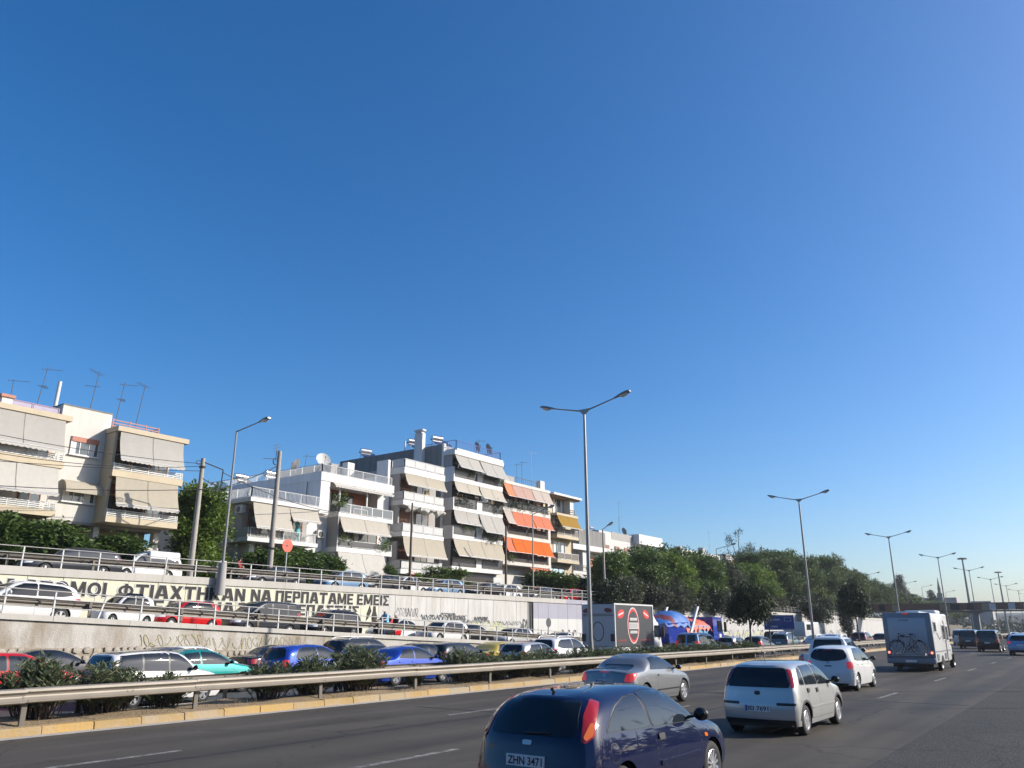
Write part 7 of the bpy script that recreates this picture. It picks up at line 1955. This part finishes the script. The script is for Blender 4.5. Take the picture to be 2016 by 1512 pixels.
bicycle('front bicycle on the camper rack, frame showing clearly', -.46, .05, .83, 1, 'p_silver'); bicycle('rear bicycle on the camper rack, mostly hidden behind the other', -.29, -.05, .88, -1, 'p_dark')
# box truck: x forward, rear at 0
t = thing('box_truck', 'delivery truck with a black box body and an oval emblem', 'truck', (-26.85, 46.9, 0), R(90))
lbuild(rbox(0, 5.5, -1.22, 1.22, .98, 3.62, .03, 2), 'box_body', 'truck_black', t)
lbuild(rbox(-.02, .03, -1.21, 1.21, 1.0, 3.6, .01, 1), 'rear_door', 'truck_grey', t)
lbuild(MB().box(-.04, 5.55, -1.26, -1.16, 3.56, 3.66).box(-.04, .06, -1.26, -1.17, .95, 3.56).box(5.45, 5.55, -1.26, -1.17, .95, 3.56), 'edge_frame', 'white_gloss', t)
lbuild(MB().box(-.04, 5.55, 1.16, 1.26, 3.56, 3.66), 'edge_frame', 'white_gloss', t); lbuild(MB().box(-.05, -.02, -1.15, 1.15, 2.86, 2.9).box(-.05, -.02, -1.1, 1.1, 2.96, 3.0), 'rear_door_bar', 'rim_dark', t)
def oval(cx, cz, rx, rz, n=32, rot=0): return [(cx + rx * math.cos(a) * math.cos(rot) - rz * math.sin(a) * math.sin(rot), cz + rx * math.cos(a) * math.sin(rot) + rz * math.sin(a) * math.cos(rot)) for a in np.linspace(0, 2 * PI, n, endpoint=False)]
em = lbuild(MB().prism(oval(2.55, 2.28, .82, 1.16), 'y', -1.235, -1.222), 'emblem', 'logo_white', t)
lbuild(MB().prism(oval(2.55, 2.28, .75, 1.09), 'y', -1.242, -1.236), 'emblem_red_ring', 'logo_red', em); lbuild(MB().prism(oval(2.55, 2.28, .69, .92), 'y', -1.249, -1.243), 'emblem_field', 'truck_black', em)
for z0, z1, hw in ((2.06, 2.46, .66), (2.6, 2.76, .5), (1.78, 1.94, .5)):
    bar = lbuild(MB().box(2.55 - hw, 2.55 + hw, -1.256, -1.25, z0, z1), 'emblem_bar', 'logo_white', em); q = MB(); x = 2.55 - hw + .06
    while x < 2.55 + hw - .1:
        q.box(x, x + .035, -1.26, -1.257, z0 + .04, z1 - .04); x += .11
    o = lbuild(q, 'emblem_print', 'graf_dark', em); o['kind'] = 'stuff'
for cx, ro in ((.85, .25), (4.45, -.35)):
    k_ = lbuild(MB().prism(oval(cx, 3.0, .48, .26, 24, ro), 'y', -1.235, -1.222), 'lip_logo', 'logo_red', t); lbuild(MB().prism(oval(cx, 3.0, .40, .05, 16, ro), 'y', -1.241, -1.236), 'lip_line', 'logo_white', k_)
lbuild(MB().box(.4, 1.55, -1.23, -1.222, 1.28, 1.40).box(3.55, 5.3, -1.23, -1.222, 1.28, 1.40), 'stripe', 'logo_darkred', t)
for cy, ro in ((-.78, .12), (.82, -.2)): lbuild(MB().prism(oval(cy, 3.22, .30, .14, 24, ro), 'x', -.032, -.022), 'rear_logo', 'logo_darkred', t)
lbuild(MB().prism(oval(0, 1.9, .44, .62, 28), 'x', -.030, -.022), 'rear_emblem', 'rim_dark', t); lbuild(MB().prism(oval(0, 1.9, .38, .55, 28), 'x', -.034, -.031), 'rear_emblem_field', 'truck_grey', t)
lbuild(MB().box(-.03, -.02, -.4, .4, 1.75, 2.05), 'rear_print', 'rim_dark', t)
lbuild(MB().box(-.1, .0, -1.2, -.95, 1.3, 1.75).box(-.1, .0, .95, 1.2, 1.3, 1.75), 'tail_bracket', 'black_trim', t)
lbuild(MB().box(0, 5.5, -1.1, 1.1, .72, .97), 'chassis', 'white_gloss', t); lbuild(MB().box(.9, 4.8, -1.15, -1.05, .38, .8), 'side_guard', 'white_gloss', t)
m = MB().hexa([(5.6, -1.08, .5), (7.3, -1.05, .5), (7.3, 1.05, .5), (5.6, 1.08, .5)], [(5.6, -1.05, 2.55), (6.75, -1.0, 2.5), (6.75, 1.0, 2.5), (5.6, 1.05, 2.55)]); lbuild(m, 'cab', 'p_white', t)
m = MB().hexa([(5.6, -1.0, 2.551), (6.7, -.95, 2.501), (6.7, .95, 2.501), (5.6, 1.0, 2.551)], [(5.6, -.9, 3.45), (5.9, -.85, 3.4), (5.9, .85, 3.4), (5.6, .9, 3.45)]); lbuild(m, 'wind_deflector', 'white_gloss', t)
for y in (-1.078, 1.078): lbuild(MB().hexa([(6.0, y - .01, 1.55), (7.0, y - .01, 1.5), (7.0, y + .01, 1.5), (6.0, y + .01, 1.55)], [(6.0, y - .01, 2.3), (6.75, y - .01, 2.3), (6.75, y + .01, 2.3), (6.0, y + .01, 2.3)]), 'side_window', 'glass_side', t); lbuild(rbox(6.9, 7.05, y * 1.16 - .1, y * 1.16 + .1, 1.5, 2.2, .03), 'wing_mirror', 'black_trim', t)
for x in (1.4, 6.5): wheel_on(t, x, -1.0, .42, .26); wheel_on(t, x, 1.0, .42, .26, left=True)
# blue skip truck
t = thing('skip_truck', 'blue skip loader truck carrying a heap under a blue and red tarpaulin', 'truck', (-27.4, 56.0, 0), R(90))
m = MB().hexa([(.3, -1.15, 1.05), (3.4, -1.15, 1.05), (3.4, 1.15, 1.05), (.3, 1.15, 1.05)], [(-.1, -1.25, 2.45), (3.6, -1.25, 2.55), (3.6, 1.25, 2.55), (-.1, 1.25, 2.45)]); lbuild(m, 'rear_body', 'p_truckblue', t)
m = MB().hexa([(4.2, -1.1, 1.2), (7.0, -1.1, 1.2), (7.0, 1.1, 1.2), (4.2, 1.1, 1.2)], [(3.7, -1.2, 2.3), (8.0, -1.2, 2.3), (8.0, 1.2, 2.3), (3.7, 1.2, 2.3)]); lbuild(m, 'skip', 'skip_blue', t)
for x in (4.6, 5.6, 6.6): lbuild(MB().box(x, x + .1, -1.235, -1.2, 1.3, 2.28), 'skip_rib', 'skip_blue', t)
def sheet_over(x0, x1, hw, z0, prof, drop, seed, mats):
    """tarpaulin over a load: prof gives the ridge height along the length"""
    g = random.Random(seed); f = pchip(prof); nx, ny = 26, 16; vs = []; fs = []; mi = []
    for j in range(ny + 1):
        v = -1 + 2 * j / ny
        for i in range(nx + 1):
            u = i / nx; e = 1 - abs(v) ** 3.2
            z = z0 + f(u) * e + .04 * math.sin(i * .9 + j * 1.3) + g.uniform(-.025, .025)
            if abs(v) > .95: z -= drop * (.7 + .3 * math.sin(i * .8))
            vs.append((x0 + (x1 - x0) * u, v * hw, z))
    for j in range(ny):
        for i in range(nx): a = j * (nx + 1) + i; fs.append((a, a + 1, a + nx + 2, a + nx + 1)); mi.append(1 if 6 <= i <= 10 else 0)
    m = MB().add(vs, fs); m.m = mi
    me = m.mesh('tarpaulin', None, True, 50)
    for q in mats: me.materials.append(MATS[q])
    return link('tarpaulin', me, t)
sheet_over(-.3, 3.9, 1.32, 2.4, [(0, 0), (.3, .5), (.7, .95), (.9, .9), (1, .5)], .25, 3, ('tarp_blue', 'logo_darkred'))
sheet_over(3.2, 5.6, 1.30, 2.25, [(0, .7), (.4, .85), (.8, .6), (1, .45)], .55, 4, ('tarp_red', 'tarp_blue'))
sheet_over(5.5, 8.2, 1.28, 2.2, [(0, .45), (.3, .6), (.7, .55), (1, .1)], .3, 5, ('tarp_red', 'tarp_red'))
m = MB().hexa([(3.0, -1.38, 1.1), (3.4, -1.38, 1.1), (3.4, -1.26, 1.1), (3.0, -1.26, 1.1)], [(5.3, -1.38, 3.75), (5.6, -1.38, 3.75), (5.6, -1.26, 3.75), (5.3, -1.26, 3.75)]); lbuild(m, 'lift_arm', 'alu', t)
m = MB().hexa([(3.0, 1.26, 1.1), (3.4, 1.26, 1.1), (3.4, 1.38, 1.1), (3.0, 1.38, 1.1)], [(5.3, 1.26, 3.75), (5.6, 1.26, 3.75), (5.6, 1.38, 3.75), (5.3, 1.38, 3.75)]); lbuild(m, 'lift_arm', 'alu', t)
lbuild(MB().box(0, 11, -.9, .9, .7, 1.04), 'chassis', 'black_trim', t)
m = MB().hexa([(8.8, -1.15, .6), (11.0, -1.15, .6), (11.0, 1.15, .6), (8.8, 1.15, .6)], [(8.8, -1.12, 3.0), (10.75, -1.1, 2.95), (10.75, 1.1, 2.95), (8.8, 1.12, 3.0)]); lbuild(m, 'cab', 'p_truckblue', t)
for y in (-1.145, 1.145): lbuild(MB().box(9.75, 10.65, y - .012, y + .012, 1.85, 2.7), 'side_window', 'glass_side', t); lbuild(rbox(10.8, 10.95, y * 1.18 - .1, y * 1.18 + .1, 1.8, 2.6, .03), 'wing_mirror', 'black_trim', t); lbuild(MB().box(9.8, 10.4, y - .016, y + .016, 1.35, 1.65), 'door_print', 'logo_white', t)
for x in (1.6, 3.0, 10.0): wheel_on(t, x, -1.0, .48, .3); wheel_on(t, x, 1.0, .48, .3, left=True)
# far white lorry
t = thing('lorry', 'white lorry cab unit behind the blue direction sign', 'truck', (-28.0, 92, 0), R(90))
lbuild(rbox(0, 5.5, -1.2, 1.2, 1.2, 2.75, .08), 'box_body', 'white_gloss', t, True, 40); lbuild(rbox(-4.5, -.2, -1.1, 1.1, .9, 1.25, .04), 'flatbed', 'black_trim', t)
for x in (-3, 3.8): wheel_on(t, x, -1.0, .45, .28); wheel_on(t, x, 1.0, .45, .28, left=True)
lbuild(MB().box(.6, 2.2, -1.21, -1.19, 1.9, 2.5), 'side_window', 'glass_side', t)

# ------------------------------------------------------------------ traffic
C_ = put_car
C_('focus', 'dark blue three-door hatchback nearest the camera, plate ZHN 3471', -5.62, 10.2, 0, 90, 'p_navy', name='hatchback')
C_('corsa', 'silver five-door hatchback, plate IEI 7691', -6.2, 19.35, 0, 90, 'p_silver', name='hatchback')
C_('cc', 'grey coupe with a notched boot, beside the guardrail', -11.6, 22.6, 0, 90, 'p_cc', name='coupe')
C_('micra', 'white rounded hatchback behind the silver one', -8.28, 32.65, 0, 90, 'p_white', name='hatchback')
C_('pickup', 'white double-cab pickup left of the white rounded hatchback', -10.1, 38.7, 0, 90, 'p_white', name='pickup', cat='pickup')
g1 = 'traffic jammed beyond the median'
F = [('hatch', 'p_red', -26.3, 11.3, 'bright red hatchback at the left edge behind the oleander', 0, 'hatchback'), ('sedan', 'p_black', -29.6, 13.9, 'black saloon behind the red hatchback', 0, 'saloon'), ('sedan', 'p_midgrey', -29.4, 18.4, 'grey saloon half hidden left of the black-roofed estate', 0, 'saloon'),
     ('estate', 'p_white', -22.9, 13.9, 'white estate with black roof and long chrome trim', 0, 'estate_car'), ('hatch', 'p_white', -29.8, 19.6, 'white hatchback, only its roof showing behind the teal saloon', 0, 'hatchback'), ('sedan', 'p_teal', -25.6, 17.0, 'bright teal saloon behind the black-roofed estate', 0, 'saloon'),
     ('sedan', 'p_black', -29.3, 23.6, 'black car peeking out left of the bright blue hatchback', 0, 'saloon'), ('micra', 'p_blue', -25.6, 22.0, 'bright blue hatchback with dark tailgate glass', 0, 'hatchback'), ('sedan', 'p_dark', -26.6, 26.4, 'dark saloon in front of the bright blue hatchback', 0, 'saloon'), ('suv', 'p_dark', -29.9, 29.0, 'dark off-roader behind the big oleander', 0, 'off_roader'),
     ('sedan', 'p_blue', -23.3, 25.0, 'royal blue saloon left of the black hatchback', 0, 'saloon'), ('sedan', 'p_black', -26.6, 29.6, 'black saloon with bright window trim above the royal blue saloon', 0, 'saloon'), ('hatch', 'p_dark', -26.2, 31.8, 'black hatchback with a red tail lamp left of the yellow taxi', 0, 'hatchback'),
     ('sedan', 'p_yellow', -26.0, 35.0, 'yellow taxi mostly hidden by the hedge', 0, 'taxi'), ('hatch', 'p_dark', -26.2, 38.8, 'dark car in the hedge gap right of the taxi', 0, 'hatchback'), ('hatch', 'p_silver', -23.6, 34.6, 'silver hatchback just left of the white off-roader', 0, 'hatchback'), ('suv', 'p_white', -24.2, 38.4, 'white off-roader left of the box truck', 0, 'off_roader'),
     ('mpv', 'p_lightblue', -23.2, 54.4, 'pale blue van-like people carrier before the skip truck', 0, 'people_carrier'), ('hatch', 'p_silver', -25.4, 66.8, 'silver hatchback right of the blue truck cab', 1, 'hatchback'), ('hatch', 'p_dark', -24.4, 70.2, 'dark hatchback left of the blue direction sign', 1, 'hatchback'), ('suv', 'p_greengrey', -25.2, 79.8, 'green-grey car with lit tail lamps under the blue sign', 1, 'off_roader'), ('mpv', 'p_maroon', -27.2, 84.0, 'dark maroon people carrier right of the blue sign', 1, 'people_carrier'),
     ('sedan', 'p_white', -24, 86, 'white saloon between the sign and the lamp post', 1, 'saloon'), ('hatch', 'p_lightblue', -24, 93, 'pale blue hatchback above the pickup roof', 1, 'hatchback'), ('sedan', 'p_silver', -27, 99, 'silver saloon above the pickup roof', 1, 'saloon'), ('suv', 'p_maroon', -24.4, 107, 'maroon off-roader left of the camper van', 1, 'off_roader'), ('hatch', 'p_dark', -24, 116, 'dark car right beside the camper van on the far road', 1, 'hatchback'), ('sedan', 'p_white', -28, 106, 'white saloon against the far wall', 1, 'saloon'), ('sedan', 'p_dark', -30.5, 72, 'dark saloon by the far wall behind the tree trunk', 1, 'saloon'), ('sedan', 'p_black', -31.5, 80, 'black saloon by the far wall left of the sign', 1, 'saloon')]
for ty, col, x, y, lb, lod, nm in F:
    C_(ty, lb, x, y, 0, 90 + random.uniform(-1, 1), col, g1, nm, lod=lod, sc=(.74, .95, .97) if ty == 'estate' else None, swap={'lamp_red': 'lamp_redlit'} if random.random() < .25 else None)
g2 = 'cars climbing the ramp'
sl = math.atan(.0445)
for ty, col, y, x, lb, nm, sx in [('suv', 'p_white', 14.9, -35.0, 'white off-roader on the ramp, leftmost', 'off_roader', 1), ('micra', 'p_white', 19.6, -35.6, 'tiny white two-seater with a black roof on the ramp behind the bent post', 'small_car', .64), ('hatch', 'p_red', 22.6, -35.6, 'red hatchback on the ramp', 'hatchback', .85), ('mpv', 'p_dark', 27.8, -36.6, 'dark people carrier with bright wheels on the ramp', 'people_carrier', 1), ('suv', 'p_black', 32.3, -36.2, 'black off-roader on the ramp left of the scooter riders', 'off_roader', .84),
                           ('sedan', 'p_white', 38.2, -36.6, 'white saloon on the ramp right of the scooter riders', 'saloon', .9), ('hatch', 'p_white', 40.4, -34.6, 'white hatchback on the ramp, right one of two', 'hatchback', .95), ('sedan', 'p_black', 44.6, -36.0, 'black saloon near the foot of the ramp', 'saloon', .95), ('hatch', 'p_silver', 50.0, -36.0, 'silver hatchback at the foot of the ramp', 'hatchback', .95), ('sedan', 'p_dark', 58, -37, 'dark saloon below the lilac wall', 'saloon', 1)]:
    o = C_(ty, lb, x, y, ZR(y), -90, col, g2, nm, slope=sl, lod=0, swap={'glass_side': 'glass'}, sc=(sx, 1 if sx > .7 else .92, 1))
    if sx < .7:
        m = MB().hexa([(-.95, -.60, 1.46), (.35, -.58, 1.44), (.35, .58, 1.44), (-.95, .60, 1.46)], [(-.85, -.48, 1.56), (.2, -.46, 1.55), (.2, .46, 1.55), (-.85, .48, 1.56)]); lbuild(m, 'black_roof', 'p_black', o)
g3 = 'cars on the upper street'
def zs_(y): return ZC(y) - .24
for ty, col, y, x, lb, nm in [('estate', 'p_dark', 20.6, -43.2, 'long dark car on the upper street behind the railing, leftmost', 'estate_car'), ('hatch', 'p_lightblue', 39.0, -42.8, 'light blue car on the upper street under the concrete pole', 'hatchback'), ('sedan', 'p_dark', 43.2, -43, 'dark saloon on the upper street between two pale cars', 'saloon'), ('sedan', 'p_white', 46.2, -43.6, 'white saloon on the upper street by the slim pole', 'saloon'), ('hatch', 'p_lightblue', 50.0, -42.9, 'blue-grey car on the upper street right of the slim pole', 'hatchback'), ('hatch', 'p_white', 58.9, -43.4, 'white hatchback on the upper street below the tall white block', 'hatchback'), ('sedan', 'p_black', 55, -42.6, 'black saloon on the upper street left of the white hatchback', 'saloon'), ('sedan', 'p_midgrey', 63.6, -42.6, 'grey saloon on the upper street behind the thin lamp', 'saloon'), ('hatch', 'p_red', 68.4, -42.4, 'red hatchback on the upper street above the lilac wall', 'hatchback'), ('mpv', 'p_greyblue', 76, -44.2, 'blue-grey people carrier by the low white house', 'people_carrier'), ('sedan', 'p_dark', 33.6, -43.4, 'dark saloon on the upper street left of the red sign', 'saloon')]:
    C_(ty, lb, x, y, zs_(y), -90, col, g3, nm, cat='pickup' if ty == 'pickup' else 'car', lod=0)
# small white panel van on the upper street
v = C_('estate', 'white panel van on the upper street before the dark garage', -44.3, 25.2, zs_(25), -90, 'p_white', g3, 'panel_van', cat='van', skip=('rear_window', 'roof_skin', 'trim'))
v.scale = (.86, .95, 1.08)
lbuild(rbox(-2.25, .0, -.80, .80, .75, 1.66, .12), 'cargo_box', 'p_white', v, True, 40)
# far traffic ahead on our carriageway
g4 = 'vehicles ahead beyond the camper van'
for ty, col, x, y, lb, nm in [('van', 'p_dark', -12.2, 102, 'dark van ahead, left of two', 'van'), ('van', 'p_black', -9.2, 90.2, 'dark van ahead with a motorcycle on its right', 'van'), ('suv', 'p_lightblue', -5.9, 80.0, 'pale blue off-roader cut by the right edge', 'off_roader'), ('hatch', 'p_silver', -8.3, 112, 'silver hatchback ahead between the dark van and the right edge', 'hatchback'), ('van', 'p_white', -15.2, 120, 'white lorry-like van half hidden by the camper van', 'van'), ('sedan', 'p_white', -13.6, 135, 'white saloon far ahead above the left dark van', 'saloon'), ('sedan', 'p_silver', -10.5, 142, 'silver saloon far ahead between the dark vans', 'saloon'), ('van', 'p_silver', -8.5, 150, 'pale van far ahead near the bridge pier', 'van'), ('hatch', 'p_dark', -6.0, 132, 'dark hatchback far ahead near the right edge', 'hatchback'), ('hatch', 'p_white', -12.5, 158, 'white hatchback farthest ahead under the bridge', 'hatchback')]:
    C_(ty, lb, x, y, 0, 90, col, g4, nm, cat='van' if ty == 'van' else 'car', lod=1, swap={'lamp_red': 'lamp_redlit'} if ty == 'suv' else None)

# ------------------------------------------------------------------ people and two-wheelers
def person(label, loc, rz, J, shirt, trousers, hair='hair', scale=1.0, dress=False):
    """one continuous skinned body; J gives joint positions (forward x, left y, up z)"""
    bones = [('pelvis', 'chest'), ('chest', 'neck'), ('neck', 'head'), ('chest', 'shl'), ('shl', 'ell'), ('ell', 'hal'), ('chest', 'shr'), ('shr', 'elr'), ('elr', 'har'), ('pelvis', 'hipl'), ('hipl', 'knl'), ('knl', 'anl'), ('anl', 'tol'), ('pelvis', 'hipr'), ('hipr', 'knr'), ('knr', 'anr'), ('anr', 'tor')]
    rad = dict(pelvis=.15, chest=.155, neck=.06, head=.105, shl=.075, shr=.075, ell=.045, elr=.045, hal=.03, har=.03, hipl=.10, hipr=.10, knl=.065, knr=.065, anl=.045, anr=.045, tol=.035, tor=.035)
    names_ = list(rad); idx = {n: i for i, n in enumerate(names_)}
    vs = [Vector(J[n]) * scale for n in names_]; es = [(idx[a], idx[b_]) for a, b_ in bones]
    # five short fingers per hand
    R_ = [rad[n] * scale for n in names_]
    for h, e in (('hal', 'ell'), ('har', 'elr')):
        d = (vs[idx[h]] - vs[idx[e]]).normalized(); s_ = d.orthogonal().normalized()
        for k in range(5):
            o = s_ * (.018 * (k - 2)) * scale
            tip = vs[idx[h]] + o * (1.6 if k else 2.6) + d * ((.09, .10, .105, .095, .06)[k] * scale) + Vector((0, 0, -.02 * scale))
            vs.append(tip); R_.append(.008 * scale); es.append((idx[h], len(vs) - 1))
    me = bpy.data.meshes.new('body'); me.from_pydata([tuple(v) for v in vs], es, [])
    o = bpy.data.objects.new('tmp_body', me); COL.objects.link(o)
    md = o.modifiers.new('Skin', 'SKIN')
    for i, sv in enumerate(me.skin_vertices[0].data): sv.radius = (R_[i], R_[i]); sv.use_root = (i == 0)
    o.modifiers.new('Sub', 'SUBSURF').levels = 1
    dg = bpy.context.evaluated_depsgraph_get(); bm_me = bpy.data.meshes.new_from_object(o.evaluated_get(dg))
    bpy.data.objects.remove(o)
    for mn in ('skin', shirt, trousers, hair): bm_me.materials.append(MATS[mn])
    hd = Vector(J['head']) * scale; nk = Vector(J['neck']) * scale; pel = Vector(J['pelvis']) * scale
    hands = [Vector(J[k]) * scale for k in ('hal', 'har')]; els = [Vector(J[k]) * scale for k in ('ell', 'elr')]
    legs = [Vector(J[k]) * scale for k in ('hipl', 'hipr', 'knl', 'knr', 'anl', 'anr', 'tol', 'tor')]
    for p in bm_me.polygons:
        c = p.center; p.use_smooth = True
        if (c - hd).length < .17 * scale: p.material_index = 3 if (c.z > hd.z + .02 * scale or c.x < hd.x - .03 * scale) else 0
        elif (c - nk).length < .06 * scale: p.material_index = 0
        elif min((c - h).length for h in hands) < .2 * scale: p.material_index = 0
        elif min((c - l).length for l in legs) < .17 * scale or c.z < pel.z - .05 * scale: p.material_index = 2
        else: p.material_index = 1
    t = thing('person', label, 'person', loc, rz)
    b_ = link('body', bm_me, t)
    m = MB().sphere((hd.x + .10 * scale, hd.y, hd.z - .01 * scale), .02 * scale, 6, 4)
    for sg in (-1, 1): m.sphere((hd.x + .085 * scale, hd.y + sg * .035 * scale, hd.z + .015 * scale), .012 * scale, 6, 4)
    me2 = m.mesh('face'); me2.materials.append(MATS['skin']); link('face', me2, t)
    if dress:
        q = MB().lathe([(.14 * scale, pel.z + .05), (.19 * scale, pel.z - .15), (.26 * scale, pel.z - .45)], (pel.x, pel.y, 0), 'z', 16); lbuild(q, 'skirt', shirt, t, True, 60)
    return t
stand = dict(pelvis=(0, 0, .95), chest=(0, 0, 1.30), neck=(.01, 0, 1.50), head=(.03, 0, 1.62), shl=(0, .17, 1.40), shr=(0, -.17, 1.40), ell=(.03, .24, 1.13), elr=(.1, -.22, 1.15), hal=(.22, .2, .98), har=(.32, -.12, 1.10), hipl=(0, .09, .88), hipr=(0, -.09, .88), knl=(.03, .1, .48), knr=(.03, -.1, .48), anl=(0, .1, .08), anr=(0, -.1, .08), tol=(.16, .11, .04), tor=(.16, -.11, .04))
ride = dict(pelvis=(-.1, 0, .85), chest=(.02, 0, 1.22), neck=(.06, 0, 1.43), head=(.1, 0, 1.56), shl=(.03, .18, 1.33), shr=(.03, -.18, 1.33), ell=(.2, .26, 1.1), elr=(.2, -.26, 1.1), hal=(.46, .26, 1.08), har=(.46, -.26, 1.08), hipl=(-.08, .12, .82), hipr=(-.08, -.12, .82), knl=(.34, .18, .74), knr=(.34, -.18, .74), anl=(.26, .17, .34), anr=(.26, -.17, .34), tol=(.42, .17, .3), tor=(.42, -.17, .3))
pill = dict(ride); pill.update(hal=(.3, .12, 1.0), har=(.3, -.12, 1.0), ell=(.12, .25, 1.08), elr=(.12, -.25, 1.08))
def scooter(label, x, y, z, rz, col):
    t = thing('scooter', label, 'motorcycle', (x, y, z), rz, 'two-wheelers')
    for xx in (-.62, .65): 
        w_ = thing_part('wheel', t, (xx, 0, .26), (0, 0, 0)); tm, qm = wheel_meshes(.26, .11, 'spoke5'); link('tyre', tm, w_); link('rim', qm, w_)
    lbuild(rbox(-.85, .05, -.16, .16, .38, .72, .07), 'body', col, t, True, 40); lbuild(rbox(-.8, .05, -.15, .15, .72, .82, .04), 'seat', 'black_trim', t, True, 40); lbuild(MB().box(-.1, .45, -.18, .18, .28, .34), 'footboard', 'black_trim', t)
    m = MB().hexa([(.38, -.2, .3), (.5, -.2, .3), (.5, .2, .3), (.38, .2, .3)], [(.45, -.17, .95), (.6, -.12, .92), (.6, .12, .92), (.45, .17, .95)]); lbuild(m, 'leg_shield', col, t)
    lbuild(MB().path([(.5, 0, .9), (.45, 0, 1.05)], .03, 6).path([(.45, -.33, 1.08), (.45, .33, 1.08)], .02, 6).path([(.6, 0, .7), (.65, 0, .26)], .03, 6), 'handlebar', 'black_trim', t); lbuild(rbox(-.95, -.84, -.1, .1, .55, .65, .02), 'tail_light', 'lamp_red', t)
    for sg in (-1, 1): lbuild(MB().path([(.45, sg * .25, 1.08), (.47, sg * .3, 1.25)], .008, 5).sphere((.47, sg * .32, 1.27), .05, 8, 5), 'wing_mirror', 'black_trim', t)
    return t
y = 34.6; scooter('dark scooter of the rider in a light blue shirt on the ramp', -34.2, y, ZR(y), R(-90), 'p_dark'); person('rider in a light blue shirt sitting on a scooter on the ramp', (-34.2, y + .25, ZR(y) + .02), R(-90), ride, 'cloth_blue', 'cloth_navy', scale=1.06)
y = 36.3; scooter('second scooter on the ramp carrying two people', -35.2, y, ZR(y), R(-90), 'p_red'); person('front rider in dark clothes with red sleeves on the second scooter', (-35.2, y - .05, ZR(y) + .02), R(-90), ride, 'cloth_red', 'cloth_dark', scale=.98); person('passenger in black clothes on the back of the second scooter', (-35.2, y + .5, ZR(y) + .02), R(-90), pill, 'cloth_dark', 'cloth_dark', scale=.98)
person('woman in a teal dress leaning at the balcony railing of the low grey block', (-47.95, 39.1, 8.22), R(0), stand, 'cloth_teal', 'cloth_teal', dress=True)
person('person in a red top standing behind the upper railing near the lamp sleeve', (-44.6, 32.0, 4.75), R(20), stand, 'cloth_red', 'cloth_dark')
y = 87.5; scooter('motorcycle ridden beside the right dark van ahead', -7.4, y, .0, R(90), 'p_black'); person('motorcycle rider in pale clothes beside the right dark van ahead', (-7.4, y - .25, .02), R(90), ride, 'cloth_dark', 'cloth_dark')
# small fittings on the street side
t = one(MB().box(-44.9, -44.5, 30.5, 30.9, 4.7, 6.1).box(-44.92, -44.48, 30.48, 30.92, 6.1, 6.16), 'utility_cabinet', 'white_gloss', 'white utility cabinet behind the upper railing near the lamp sleeve', 'cabinet')

# ------------------------------------------------------------------ light haze over the far city
hm = bpy.data.materials.new('haze'); hm.use_nodes = True; hn = hm.node_tree.nodes; hn.remove(hn['Principled BSDF'])
pv = hn.new('ShaderNodeVolumePrincipled'); pv.inputs['Color'].default_value = (0.86, 0.91, 0.98, 1); pv.inputs['Density'].default_value = 0.00022; pv.inputs['Anisotropy'].default_value = 0.2
hm.node_tree.links.new(pv.outputs[0], hn['Material Output'].inputs['Volume']); MATS['haze'] = hm
tag(MB().box(-1600, 1600, -350, 3050, -1.5, 36).build('haze', 'haze'), kind='stuff')
